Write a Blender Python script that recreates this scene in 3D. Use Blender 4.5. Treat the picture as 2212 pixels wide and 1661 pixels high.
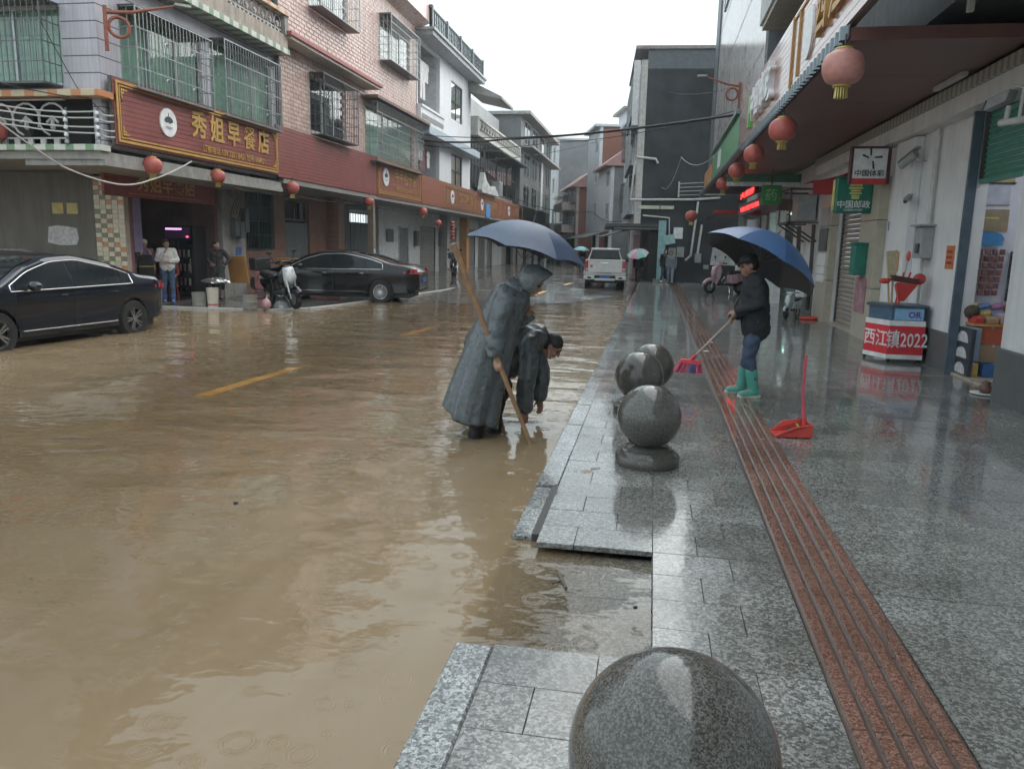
import bpy, bmesh, math, random
from mathutils import Matrix, Vector
random.seed(7)
R = math.radians
for o in list(bpy.data.objects): bpy.data.objects.remove(o)
SC = bpy.context.scene
COL = SC.collection

# ---------------------------------------------------------------- camera
def cam_axes(pitch, yaw, roll):
    cp, sp, cy, sy = math.cos(pitch), math.sin(pitch), math.cos(yaw), math.sin(yaw)
    fwd = Vector((-sy*cp, cy*cp, -sp)); right = Vector((cy, sy, 0)); up = right.cross(fwd)
    cr, sr = math.cos(roll), math.sin(roll)
    return right*cr + up*sr, up*cr - right*sr, fwd
cd = bpy.data.cameras.new('camera'); cam = bpy.data.objects.new('camera', cd); COL.objects.link(cam)
_r, _u, _f = cam_axes(R(10.2), R(10.0), R(1.25))
cam.matrix_world = Matrix(((_r.x, _u.x, -_f.x, 0), (_r.y, _u.y, -_f.y, 0), (_r.z, _u.z, -_f.z, 1.7), (0, 0, 0, 1)))
cd.sensor_width = 36; cd.lens = 36*1680/2212; cd.clip_start = .05; cd.clip_end = 2000
SC.camera = cam
# ---------------------------------------------------------------- sky, sun, exposure
W = bpy.data.worlds.new('World'); SC.world = W; W.use_nodes = True
nt = W.node_tree; nt.nodes.clear()
sky = nt.nodes.new('ShaderNodeTexSky'); sky.sky_type = 'NISHITA'; sky.sun_disc = False
sky.sun_elevation = R(44); sky.sun_rotation = R(55); sky.dust_density = 6; sky.air_density = 1.2
mx = nt.nodes.new('ShaderNodeMix'); mx.data_type = 'RGBA'; mx.inputs[0].default_value = .86
mx.inputs[7].default_value = (5.55, 6.3, 6.55, 1)
nt.links.new(sky.outputs[0], mx.inputs[6])
bg = nt.nodes.new('ShaderNodeBackground'); bg.inputs[1].default_value = .1
wo = nt.nodes.new('ShaderNodeOutputWorld')
nt.links.new(mx.outputs[2], bg.inputs[0]); nt.links.new(bg.outputs[0], wo.inputs[0])
sl = bpy.data.lights.new('sun', 'SUN'); so = bpy.data.objects.new('sun', sl); COL.objects.link(so)
sl.energy = 1.5; sl.angle = R(100); sl.color = (1, .98, .95)
so.rotation_euler = (R(46), 0, R(125)); so.location = (0, 0, 40)
SC.view_settings.view_transform = 'Standard'; SC.view_settings.look = 'None'
SC.view_settings.exposure = 1.22; SC.view_settings.gamma = 1
SC.cycles.use_denoising = True
SC.cycles.use_adaptive_sampling = True; SC.cycles.adaptive_threshold = .035
SC.cycles.max_bounces = 5; SC.cycles.diffuse_bounces = 3; SC.cycles.glossy_bounces = 3; SC.cycles.transparent_max_bounces = 12
SC.cycles.sample_clamp_indirect = 6; SC.cycles.caustics_reflective = False; SC.cycles.caustics_refractive = False

# ---------------------------------------------------------------- helpers
WM = {}
def thing(name, label, cat, loc=(0, 0, 0), rz=0, group=None, M=None):
    o = bpy.data.objects.new(name, None); COL.objects.link(o); o.empty_display_size = .2
    m = M if M is not None else Matrix.Translation(loc) @ Matrix.Rotation(rz, 4, 'Z')
    o.matrix_world = m; WM[o.name] = m.copy()
    return tag(o, label, cat, group)
def tag(o, label=None, cat=None, group=None, kind=None):
    if label: o['label'] = label
    if cat: o['category'] = cat
    if group: o['group'] = group
    if kind: o['kind'] = kind
    return o
class B:
    """collects shapes into one mesh"""
    def __init__(s): s.v = []; s.f = []
    def add(s, vs, fs):
        n = len(s.v); s.v += [tuple(v) for v in vs]; s.f += [tuple(i+n for i in f) for f in fs]; return s
    def box(s, x0, x1, y0, y1, z0, z1):
        return s.add([(x0,y0,z0),(x1,y0,z0),(x1,y1,z0),(x0,y1,z0),(x0,y0,z1),(x1,y0,z1),(x1,y1,z1),(x0,y1,z1)],
                     [(3,2,1,0),(4,5,6,7),(0,1,5,4),(1,2,6,5),(2,3,7,6),(3,0,4,7)])
    def cbox(s, x0, x1, y0, y1, z0, z1, c):
        """box with chamfered top edges"""
        return s.add([(x0,y0,z0),(x1,y0,z0),(x1,y1,z0),(x0,y1,z0),(x0,y0,z1-c),(x1,y0,z1-c),(x1,y1,z1-c),(x0,y1,z1-c),
                      (x0+c,y0+c,z1),(x1-c,y0+c,z1),(x1-c,y1-c,z1),(x0+c,y1-c,z1)],
                     [(0,1,5,4),(1,2,6,5),(2,3,7,6),(3,0,4,7),(4,5,9,8),(5,6,10,9),(6,7,11,10),(7,4,8,11),(8,9,10,11),(3,2,1,0)])
    def obox(s, c, ex, ey, ez, hx, hy, hz):
        """oriented box: centre, axes, half sizes"""
        c, ex, ey, ez = Vector(c), Vector(ex), Vector(ey), Vector(ez)
        vs = [c+ex*hx*a+ey*hy*b+ez*hz*d for d in (-1,1) for a, b in ((-1,-1),(1,-1),(1,1),(-1,1))]
        return s.add(vs, [(3,2,1,0),(4,5,6,7),(0,1,5,4),(1,2,6,5),(2,3,7,6),(3,0,4,7)])
    def tube(s, pts, r, n=8, cap=True):
        pts = [Vector(p) for p in pts]; rs = r if isinstance(r, (list, tuple)) else [r]*len(pts)
        rings = []; prev = None
        for i, p in enumerate(pts):
            t = (pts[min(i+1, len(pts)-1)]-pts[max(i-1, 0)]).normalized()
            a = prev if prev else (Vector((0,0,1)) if abs(t.z) < .9 else Vector((1,0,0)))
            u = (a-t*a.dot(t)).normalized(); w = t.cross(u); prev = u
            rings.append([p+(u*math.cos(2*math.pi*k/n)+w*math.sin(2*math.pi*k/n))*rs[i] for k in range(n)])
        return s.loft(rings, cap)
    def loft(s, rings, cap=True, close=True):
        n = len(rings[0]); vs = [v for r in rings for v in r]; fs = []
        for i in range(len(rings)-1):
            for k in range(n if close else n-1):
                a = i*n+k; b = i*n+(k+1) % n
                fs.append((a, b, b+n, a+n))
        if cap: fs += [tuple(range(n-1, -1, -1)), tuple((len(rings)-1)*n+k for k in range(n))]
        return s.add(vs, fs)
    def lathe(s, prof, c=(0,0,0), n=24, cap=True):
        return s.loft([[(c[0]+r*math.cos(2*math.pi*k/n), c[1]+r*math.sin(2*math.pi*k/n), c[2]+z) for k in range(n)] for r, z in prof], cap)
    def ell(s, c, rx, ry=None, rz=None, n=14, m=9, rot=None):
        ry = rx if ry is None else ry; rz = rx if rz is None else rz; c = Vector(c); rings = []
        for i in range(m+1):
            a = math.pi*(i/m); a = min(max(a, .04), math.pi-.04); ring = []
            for k in range(n):
                b = 2*math.pi*k/n
                p = Vector((rx*math.sin(a)*math.cos(b), ry*math.sin(a)*math.sin(b), -rz*math.cos(a)))
                ring.append(c+(rot @ p if rot else p))
            rings.append(ring)
        return s.loft(rings)
    def cap(s, p0, p1, r0, r1=None, n=12):
        """tapered capsule"""
        r1 = r0 if r1 is None else r1; p0, p1 = Vector(p0), Vector(p1); d = p1-p0; L = d.length
        t = d/L if L > 1e-6 else Vector((0,0,1))
        a = Vector((0,0,1)) if abs(t.z) < .9 else Vector((1,0,0)); u = (a-t*a.dot(t)).normalized(); w = t.cross(u); rings = []
        for q, rr, base in ((-.98,r0,p0),(-.7,r0,p0),(-.35,r0,p0),(0,r0,p0),(0,r1,p1),(.35,r1,p1),(.7,r1,p1),(.98,r1,p1)):
            rad = rr*math.sqrt(max(1-q*q, .0)); cc = base+t*q*rr
            rings.append([cc+(u*math.cos(2*math.pi*k/n)+w*math.sin(2*math.pi*k/n))*rad for k in range(n)])
        return s.loft(rings)
    def prism(s, pts, ax, d0, d1):
        """polygon pts in the plane perpendicular to axis ax, extruded from d0 to d1"""
        def P(a, b, d): return (d,a,b) if ax == 0 else ((a,d,b) if ax == 1 else (a,b,d))
        n = len(pts); vs = [P(a,b,d0) for a, b in pts]+[P(a,b,d1) for a, b in pts]
        return s.add(vs, [tuple(range(n-1,-1,-1)), tuple(range(n,2*n))]+[(k,(k+1)%n,(k+1)%n+n,k+n) for k in range(n)])
    def xf(s, M):
        s.v = [tuple(M @ Vector(v)) for v in s.v]; return s
    def mesh(s, name, smooth=False):
        me = bpy.data.meshes.new(name); me.from_pydata(s.v, [], s.f)
        bm = bmesh.new(); bm.from_mesh(me); bmesh.ops.recalc_face_normals(bm, faces=bm.faces); bm.to_mesh(me); bm.free()
        if smooth: me.polygons.foreach_set('use_smooth', [True]*len(me.polygons))
        return me
WORLD = [True]
def link(name, me, m, parent=None, world=None):
    world = WORLD[0] if world is None else world
    o = bpy.data.objects.new(name, me)
    if m is not None:
        if len(me.materials) == 0: me.materials.append(m)
        else: me.materials[0] = m
    COL.objects.link(o)
    if parent is not None:
        o.parent = parent
        if world: o.matrix_parent_inverse = WM[parent.name].inverted(); WM[o.name] = Matrix.Identity(4)
        else: WM[o.name] = WM[parent.name].copy()
    else: WM[o.name] = Matrix.Identity(4)
    return o
def obj(name, b, m, parent=None, world=None, smooth=False, bevel=0):
    me = b.mesh(name, smooth)
    o = link(name, me, m, parent, world)
    if smooth == 'auto' or smooth == 2:
        bm = bmesh.new(); bm.from_mesh(me)
        for e in bm.edges:
            if len(e.link_faces) == 2 and e.calc_face_angle(0) > R(38): e.smooth = False
        bm.to_mesh(me); bm.free()
    if bevel:
        md = o.modifiers.new('bevel', 'BEVEL'); md.width = bevel; md.segments = 2; md.limit_method = 'ANGLE'
    return o
def struct(name, b, m, parent=None, **k):
    o = obj(name, b, m, parent, **k)
    if parent is None: o['kind'] = 'structure'
    return o
def place(name, me, loc, parent, rot=None, scale=None, m=None):
    """an instance of shared mesh data, placed in world space under parent"""
    o = bpy.data.objects.new(name, me); COL.objects.link(o)
    if m is not None and len(me.materials) == 0: me.materials.append(m)
    T = Matrix.Translation(loc)
    if rot is not None: T = T @ rot.to_4x4()
    if scale is not None: T = T @ Matrix.Diagonal((*scale, 1))
    if parent is not None:
        o.parent = parent
        if WORLD[0]: o.matrix_parent_inverse = WM[parent.name].inverted()
    o.matrix_basis = T; WM[o.name] = T.copy()
    return o
def copy_tree(o, parent=None):
    c = o.copy(); COL.objects.link(c); c.parent = parent; WM[c.name] = WM[o.name].copy()
    for ch in o.children: copy_tree(ch, c)
    return c
TMP = bpy.data.scenes.new('workbench')
def evaluated_mesh(o):
    TMP.collection.objects.link(o); vl = TMP.view_layers[0]; vl.update()
    me = bpy.data.meshes.new_from_object(o.evaluated_get(vl.depsgraph), depsgraph=vl.depsgraph); bpy.data.objects.remove(o); return me
def text(body, size, m, parent, origin, ex, ey, name='lettering', extrude=.006, offset=0, world=None, sx=1, align='CENTER'):
    cu = bpy.data.curves.new(name, 'FONT'); cu.body = body; cu.size = size; cu.extrude = extrude; cu.offset = offset
    cu.align_x = align; cu.align_y = 'CENTER'; cu.resolution_u = 2; cu.fill_mode = 'BOTH'
    me = evaluated_mesh(bpy.data.objects.new(name, cu))
    ex, ey = Vector(ex).normalized(), Vector(ey).normalized(); ez = ex.cross(ey); o_ = Vector(origin)
    M = Matrix(((ex.x*sx,ey.x,ez.x,o_.x),(ex.y*sx,ey.y,ez.y,o_.y),(ex.z*sx,ey.z,ez.z,o_.z),(0,0,0,1)))
    me.transform(M); me.materials.clear(); me.name = name
    return link(name, me, m, parent, world)
def modded(b, mods, smooth=True, name='m'):
    """mesh of builder b after a list of modifiers [(type, {attr: value})]"""
    me = b.mesh(name); o = bpy.data.objects.new(name, me)
    for t, kw in mods:
        md = o.modifiers.new(t, t)
        for k, v in kw.items(): setattr(md, k, v)
    r = evaluated_mesh(o); bpy.data.meshes.remove(me)
    if smooth: r.polygons.foreach_set('use_smooth', [True]*len(r.polygons))
    return r
def remesh(b, vox=.012, it=3, name='m'):
    return modded(b, [('REMESH', dict(mode='VOXEL', voxel_size=vox)), ('SMOOTH', dict(factor=.5, iterations=it))], name=name)

# ---------------------------------------------------------------- materials
MATS = {}
class N:
    def __init__(s, name):
        s.m = bpy.data.materials.new(name); s.m.use_nodes = True; s.t = s.m.node_tree; s.t.nodes.clear()
        s.out = s.t.nodes.new('ShaderNodeOutputMaterial')
    def n(s, typ, ins=None, **at):
        x = s.t.nodes.new('ShaderNode'+typ)
        for k, v in at.items(): setattr(x, k, v)
        for k, v in (ins or {}).items():
            if isinstance(v, bpy.types.NodeSocket): s.t.links.new(v, x.inputs[k])
            else: x.inputs[k].default_value = v
        return x
    def pos(s, scale=(1,1,1), objspace=False):
        c = s.n('TexCoord').outputs['Object'] if objspace else s.n('NewGeometry').outputs['Position']
        return s.n('Mapping', {0: c, 3: scale}).outputs[0]
    def noise(s, vec, scale, detail=4, rough=.55, dist=0):
        return s.n('TexNoise', {'Vector': vec, 'Scale': scale, 'Detail': detail, 'Roughness': rough, 'Distortion': dist}).outputs[0]
    def ramp(s, fac, stops):
        r = s.n('ValToRGB', {0: fac}); e = r.color_ramp.elements
        while len(e) < len(stops): e.new(.5)
        for el, (p, c) in zip(e, stops): el.position = p; el.color = c if len(c) == 4 else (*c, 1)
        return r.outputs[0]
    def mix(s, fac, a, b, blend='MIX'):
        x = s.n('Mix', data_type='RGBA', blend_type=blend)
        for i, v in ((0, fac), (6, a), (7, b)):
            if isinstance(v, bpy.types.NodeSocket): s.t.links.new(v, x.inputs[i])
            else: x.inputs[i].default_value = v if i == 0 or len(v) == 4 else (*v, 1)
        return x.outputs[2]
    def math(s, op, a, b=0):
        return s.n('Math', {0: a, 1: b}, operation=op).outputs[0]
    def bsdf(s, **k):
        p = s.n('BsdfPrincipled', {kk.replace('_', ' '): v for kk, v in k.items()}); s.t.links.new(p.outputs[0], s.out.inputs[0]); return p
def c4(c): return (*c, 1) if len(c) == 3 else c
def mat(name, col, rough=.6, metal=0, var=.18, scale=6, streak=0, bump=0, bscale=60, coat=0, spec=.5, objspace=False, stain=(.05,.05,.045)):
    """plain surface with uneven colour, optional vertical grime streaks and fine relief"""
    if name in MATS: return MATS[name]
    if max(col) > .02: col = tuple(x**.86 for x in col)
    k = N(name); P = k.pos(objspace=objspace)
    f = k.noise(P, scale, 3)
    c = k.mix(k.ramp(f, [(.3, (0,0,0)), (.7, (1,1,1))]), tuple(x*(1-var) for x in col), tuple(min(1, x*(1+var*.6)) for x in col))
    if streak:
        P2 = k.pos((3.2, 3.2, .22)); g = k.noise(P2, 1.6, 4, .65)
        big = k.noise(P, .35, 1)
        g = k.math('MULTIPLY', k.ramp(g, [(.42, (0,0,0)), (.72, (1,1,1))]), k.ramp(big, [(.3, (.25,.25,.25)), (.65, (1,1,1))]))
        c = k.mix(k.math('MULTIPLY', g, streak), c, stain)
    ins = dict(Base_Color=c, Roughness=k.math('ADD', k.math('MULTIPLY', f, .16), rough-.08), Metallic=metal)
    p = k.bsdf(**ins); p.inputs['Specular IOR Level'].default_value = spec; p.inputs['Coat Weight'].default_value = coat; p.inputs['Coat Roughness'].default_value = .05
    if bump:
        bn = k.n('Bump', {'Strength': bump, 'Distance': .02, 'Height': k.noise(P, bscale, 4)}); k.t.links.new(bn.outputs[0], p.inputs['Normal'])
    MATS[name] = k.m
    return k.m
def glow(name, col, strength):
    k = N(name); e = k.n('Emission', {0: c4(col), 1: strength}); k.t.links.new(e.outputs[0], k.out.inputs[0]); MATS[name] = k.m; return k.m
def glass_mat(name, tint=(.75,.8,.8), clear=.75, rough=.02):
    k = N(name); fc = k.n('LayerWeight', {0: .5}).outputs['Facing']; fr = k.n('Math', {0: k.math('MULTIPLY', k.math('POWER', fc, 5.), .94), 1: .05}, operation='ADD'); tr = k.n('BsdfTransparent', {0: c4(tuple(x*clear for x in tint))}); gl = k.n('BsdfGlossy', {0: (1,1,1,1), 1: rough})
    x = k.n('MixShader', {0: fr.outputs[0], 1: tr.outputs[0], 2: gl.outputs[0]}); k.t.links.new(x.outputs[0], k.out.inputs[0]); MATS[name] = k.m; return k.m
def granite_mat(name, dark, mid, light, cell, wet=.1, obj_var=True, sat=None):
    """speckled wet granite: crystal cells of a few tones, wet film with varying gloss"""
    k = N(name); P = k.pos()
    Pd = k.n('VectorMath', {0: P, 1: k.n('VectorMath', {0: k.n('TexNoise', {'Vector': P, 'Scale': 1.1/cell, 'Detail': 1}).outputs['Color'], 'Scale': cell*.9}, operation='SCALE').outputs[0]}, operation='ADD').outputs[0]
    v = k.n('TexVoronoi', {'Vector': Pd, 'Scale': 1/cell}).outputs['Color']
    g = k.n('SeparateColor', {0: v}).outputs[0]
    v2 = k.n('SeparateColor', {0: k.n('TexVoronoi', {'Vector': Pd, 'Scale': 2.6/cell}).outputs['Color']}).outputs[1]
    c = k.ramp(g, [(.0, dark), (.34, mid), (.62, light), (.92, tuple(min(1, x*1.35) for x in light))])
    k_ = k.t.nodes[-1]
    c = k.mix(k.math('MULTIPLY', k.math('GREATER_THAN', v2, .72), .6), c, dark)
    if obj_var:
        rnd = k.n('ObjectInfo').outputs['Random']
        c = k.mix(1, c, k.ramp(rnd, [(0, (.74,.74,.73)), (.5, (.9,.89,.87)), (1, (1.05,1.05,1.05))]), 'MULTIPLY')
    big = k.noise(P, 1.3, 3, .6)
    c = k.mix(k.ramp(big, [(.42, (0,0,0)), (.72, (.6,.6,.6))]), c, tuple(x*.6+y for x, y in zip(dark, (.024,.02,.011))))
    rr = k.ramp(k.noise(P, 2.1, 4, .6), [(.35, (wet*.5,)*3), (.68, (wet*2.2,)*3)])
    p = k.bsdf(Base_Color=c, Roughness=rr)
    p.inputs['IOR'].default_value = 1.45; p.inputs['Coat Weight'].default_value = .35; p.inputs['Coat Roughness'].default_value = .04; p.inputs['Coat IOR'].default_value = 1.33
    bn = k.n('Bump', {'Strength': .12, 'Distance': .01, 'Height': k.noise(P, 14, 2)})
    k.t.links.new(bn.outputs[0], p.inputs['Normal'])
    MATS[name] = k.m; return k.m
def tile_mat(name, c1, c2, grout, size, joint=.01, rough=.35, streak=.3, offset=.5, axis='x', amount=.5):
    """small wall tiles too fine to build: colour and joint relief. axis x: wall faces X (u = Y), axis y: faces Y (u = X)"""
    k = N(name); p0 = k.n('SeparateXYZ', {0: k.n('NewGeometry').outputs['Position']})
    uv = k.n('CombineXYZ', {0: p0.outputs[1 if axis == 'x' else 0], 1: p0.outputs[2], 2: 0.})
    br = k.n('TexBrick', {'Vector': uv.outputs[0], 'Color1': c4(c1), 'Color2': c4(c2), 'Mortar': c4(grout), 'Scale': 1., 'Mortar Size': joint, 'Brick Width': size[0], 'Row Height': size[1], 'Bias': 0.}, offset=offset)
    P = k.pos(); c = k.mix(.35, br.outputs[0], k.mix(k.noise(P, 2, 5), tuple(x*.75 for x in c1), c2))
    if streak:
        g = k.noise(k.pos((3, 3, .2)), 1.5, 6, .65); big = k.noise(P, .3, 3)
        g = k.math('MULTIPLY', k.ramp(g, [(.42, (0,0,0)), (.75, (1,1,1))]), k.ramp(big, [(.3, (.2,.2,.2)), (.65, (1,1,1))]))
        c = k.mix(k.math('MULTIPLY', g, streak), c, (.06,.055,.05))
    p = k.bsdf(Base_Color=c, Roughness=rough)
    bn = k.n('Bump', {'Strength': .5, 'Distance': .008, 'Height': k.math('SUBTRACT', 1, br.outputs[1])}); k.t.links.new(bn.outputs[0], p.inputs['Normal'])
    MATS[name] = k.m; return k.m
# ================================================================ ground, road, flood water, pavements
WL = -.06                                                     # flood level, pavement top is z = 0
def sm(t, a, b): t = min(max((t-a)/(b-a), 0), 1); return t*t*(3-2*t)
def road_z(x, y):
    d = abs(x+4.75)
    z = -.0695-.0074*d*d if d < 4.2 else -.2004
    if x < -8.9: z = -.2004+.06*sm(-x, 8.9, 12)
    return z+.135*sm(y, 20, 33)+.012*math.sin(x*1.3+y*.31)*math.sin(y*.47)*sm(y, 16, 26)
def ramp_z(x): return -.0612-.07*(max(0, .08-x)/.95)**2.4
k = N('wet_asphalt'); P = k.pos()
crack = k.n('TexVoronoi', {'Vector': k.n('Mapping', {0: P, 3: (.3,.16,1)}).outputs[0], 'Scale': 1., 'Randomness': 1.}, feature='DISTANCE_TO_EDGE').outputs[0]
ck = k.math('LESS_THAN', k.math('ADD', crack, k.math('MULTIPLY', k.noise(P, 3, 4), .03)), .028)
ac = k.mix(k.noise(P, 1.1, 6), (.085,.08,.07), (.17,.16,.14)); ac = k.mix(ck, ac, (.025,.025,.024))
silt = k.math('LESS_THAN', k.n('SeparateXYZ', {0: P}).outputs[2], -.064); ac = k.mix(k.math('MULTIPLY', silt, .85), ac, (.30,.22,.13))
p = k.bsdf(Base_Color=ac, Roughness=k.ramp(k.noise(P, .8, 4), [(.35, (.08,)*3), (.7, (.35,)*3)])); p.inputs['IOR'].default_value = 1.45
p.inputs['Coat Weight'].default_value = .5; p.inputs['Coat Roughness'].default_value = .08
k.t.links.new(k.n('Bump', {'Strength': .35, 'Distance': .02, 'Height': k.noise(P, 22, 4)}).outputs[0], p.inputs['Normal'])
M_ASPH = k.m
g_ = B().add([(-199,-59,-.6),(159,-59,-.6),(159,299,-.6),(-199,299,-.6)], [(0,1,2,3)])
struct('ground', g_, mat('earth', (.12,.11,.09), .9))
xs = [-60,-45,-30,-20,-15]+[-14+i*.5 for i in range(27)]+[-.9,-.8]
ys = [-8,-5]+[-3+i for i in range(93)]
rb = B(); n = len(ys)
rb.add([(x, y, road_z(x, y)) for x in xs for y in ys], [(i*n+j, (i+1)*n+j, (i+1)*n+j+1, i*n+j+1) for i in range(len(xs)-1) for j in range(n-1)])
rb.add([(-60,90,0),(60,90,0),(60,200,0),(-60,200,0)], [(0,1,2,3)])
struct('road', rb, M_ASPH, smooth=True)
# yellow centre dashes, a film above the road
M_YEL = mat('yellow_road_paint', (.75,.36,.045), .5, var=.3, scale=9)
dv = Vector((.42, 8.05)).normalized(); nv = Vector((dv.y, -dv.x))
def dash(y0, y1, w=.085):
    b = B(); cs = []
    for i in range(9):
        y = y0+(y1-y0)*i/8; x = -4.97+(y-7.9)*.42/8.05
        cs += [(x-w, y, road_z(x, y)+.006), (x+w, y, road_z(x, y)+.006)]
    b.add(cs, [(2*i, 2*i+1, 2*i+3, 2*i+2) for i in range(8)])
    o = obj('centre_line_dash', b, M_YEL, ROADMARK); return o
ROADMARK = bpy.data.objects.new('road_marking', None); COL.objects.link(ROADMARK); WM['road_marking'] = Matrix.Identity(4); tag(ROADMARK, kind='structure')
for y0, y1 in ((7.9,10.1),(14.2,16.1),(20.6,22.6),(26.6,28.8),(33,35)): dash(y0, y1)

# muddy flood water: turbidity follows the real depth below each point
k = N('muddy_flood_water'); P = k.pos()
wav = k.math('MULTIPLY', k.math('SUBTRACT', k.noise(k.pos((.75,1.2,1)), 1.1, 2, .42, .4), .5), .036)
fin = k.math('MULTIPLY', k.math('SUBTRACT', k.noise(k.pos((.8,1.2,1)), 8, 2, .5, .3), .5), .0030)
def rings(sc, seed):
    v = k.n('TexVoronoi', {'Vector': k.n('Mapping', {0: P, 1: (seed, seed*1.7, 0)}).outputs[0], 'Scale': sc}, voronoi_dimensions='2D')
    rnd = k.n('SeparateColor', {0: v.outputs['Color']}); d = k.math('DIVIDE', v.outputs['Distance'], sc)
    r0 = k.math('MULTIPLY', rnd.outputs[0], .06)
    win = k.math('SUBTRACT', 1, k.math('MULTIPLY', k.math('ABSOLUTE', k.math('SUBTRACT', d, r0)), 38))
    win = k.math('MULTIPLY', k.math('MAXIMUM', win, 0), k.math('GREATER_THAN', rnd.outputs[1], .5))
    return k.math('MULTIPLY', k.math('SINE', k.math('MULTIPLY', d, 420)), k.math('MULTIPLY', win, .0006))
hgt = k.math('ADD', k.math('ADD', wav, fin), k.math('ADD', rings(3.4, 3.1), rings(4.6, 8.3)))
bn = k.n('Bump', {'Strength': 1., 'Distance': 1., 'Height': hgt}).outputs[0]
dep = k.n('Attribute', attribute_name='depth').outputs['Fac']
opq = k.math('SUBTRACT', 1, k.math('POWER', 2.718, k.math('MULTIPLY', k.math('MAXIMUM', dep, 0), -28)))
slt = k.noise(k.pos((1.6,.35,1)), .9, 3, .6, 1.2); mud = k.mix(k.ramp(slt, [(.32,(0,0,0)),(.68,(1,1,1))]), (.235,.170,.100), (.28,.208,.128))
dif = k.n('BsdfDiffuse', {0: mud}); tr = k.n('BsdfTransparent', {0: (.93,.90,.84,1)})
bod = k.n('MixShader', {0: opq, 1: tr.outputs[0], 2: dif.outputs[0]})
fr = k.n('Fresnel', {0: 1.36, 'Normal': bn}); gl = k.n('BsdfGlossy', {0: (1,1,1,1), 1: .03, 'Normal': bn})
x = k.n('MixShader', {0: fr.outputs[0], 1: bod.outputs[0], 2: gl.outputs[0]}); k.t.links.new(x.outputs[0], k.out.inputs[0])
M_WATER = k.m
def ground_under(x, y):
    if x > -.76 and 3.06 < y < 4.42: return ramp_z(x)
    return road_z(x, y)
xs = [-60,-40,-25,-18,-15]+[-14+i*.5 for i in range(26)]+[-1.1,-.95,-.85,-.78,-.74]+[-.7+i*.06 for i in range(14)]
ys = [-8,-5,-3,-1,0,1,2,2.6,3.0,3.058]+[3.07+i*.09 for i in range(15)]+[4.415,4.43,4.6]+[5+i*.6 for i in range(52)]
wb = B(); n = len(ys); ok = {}
vs = [(x, y, WL) for x in xs for y in ys]; fs = []
for i in range(len(xs)-1):
    for j in range(n-1):
        if xs[i] > -.75 and not (ys[j] >= 3.06 and ys[j+1] <= 4.42): continue
        fs.append((i*n+j, (i+1)*n+j, (i+1)*n+j+1, i*n+j+1))
wb.add(vs, fs); wo_ = struct('water', wb, M_WATER)
if wo_.data.polygons[0].normal.z < 0: wo_.data.flip_normals()
at = wo_.data.attributes.new('depth', 'FLOAT', 'POINT')
at.data.foreach_set('value', [WL-ground_under(v.co.x, v.co.y) for v in wo_.data.vertices])

# ---------------- right pavement: granite slabs, kerbstones, ramp, tactile strip
M_GRAN = granite_mat('grey_granite', (.102,.103,.099), (.17,.171,.164), (.295,.297,.287), .012, .10)
M_KERB = granite_mat('kerb_granite', (.085,.09,.09), (.21,.22,.22), (.40,.42,.425), .013, .12)
M_RED = granite_mat('red_granite', (.115,.057,.044), (.205,.105,.08), (.30,.17,.135), .008, .14)
M_BED = mat('dark_mortar', (.03,.03,.028), .5)
PV = bpy.data.objects.new('pavement', None); COL.objects.link(PV); WM['pavement'] = Matrix.Identity(4); tag(PV, kind='structure')
bed = B().box(-.64,.08,-4,3.06,-.3,-.016).box(-.64,.08,4.42,41,-.3,-.016).box(.08,7,-4,41,-.3,-.016)
obj('bedding', bed, M_BED, PV)
slab_cache = {}
def slab_mesh(w, d):
    key = (round(w,3), round(d,3))
    if key not in slab_cache:
        slab_cache[key] = B().cbox(-w/2,w/2,-d/2,d/2,-.03,0,.0016).mesh('paving_slab'); slab_cache[key].materials.append(M_GRAN)
    return slab_cache[key]
far = B()
def slab(x0, x1, y0, y1):
    g = .0018; w, d = x1-x0-2*g, y1-y0-2*g; cx, cy = (x0+x1)/2, (y0+y1)/2
    if w < .02 or d < .02: return
    dz = random.uniform(-.0015,.0012)
    if y0 < 10.4 and y1 > 1.2 and not (x0 > 3.1 and y0 < 3) and not (x0 > 4.4):
        place('paving_slab', slab_mesh(w, d), (cx, cy, dz), PV, Matrix.Rotation(random.uniform(-.0022,.0022), 3, 'X') @ Matrix.Rotation(random.uniform(-.0022,.0022), 3, 'Y'))
    else: far.cbox(cx-w/2,cx+w/2,cy-d/2,cy+d/2,-.03,dz,.0025)
NR = 137
for r in range(NR):
    y0 = -.54+r*.3; y1 = y0+.3
    hole = y0 > 3.0 and y1 < 4.5
    sp = -.59+.45 if r % 2 else -.59+.22
    if not hole: slab(-.59, sp, y0, y1); slab(sp, .08, y0, y1)
    sp = .08+.42 if r % 2 else .08+.25
    slab(.08, sp, y0, y1); slab(sp, .772, y0, y1)
    x = 1.178; first = .3 if r % 2 else .6; e = [x, x+first]
    while e[-1] < 5.0: e.append(e[-1]+.6)
    for a, b in zip(e, e[1:]): slab(a, b, y0, y1)
fo = obj('far_paving', far, M_GRAN, PV); fo['kind'] = 'stuff'
# sunken ramp slabs between the kerb ends
for i in range(2):
    for j in range(2):
        x0, x1 = (-.745,-.33) if i == 0 else (-.325,.078); y0 = 3.065+j*.68; y1 = y0+.672
        b = B(); n = 6
        b.add([(x0+(x1-x0)*q/n, y, ramp_z(x0+(x1-x0)*q/n)) for q in range(n+1) for y in (y0+.003, y1-.003)], [(2*q, 2*q+2, 2*q+3, 2*q+1) for q in range(n)])
        obj('ramp_slab', b, M_GRAN, PV)
obj('ramp_bed', B().box(-.76,.078,3.062,4.42,-.4,-.16), M_BED, PV)
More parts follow.
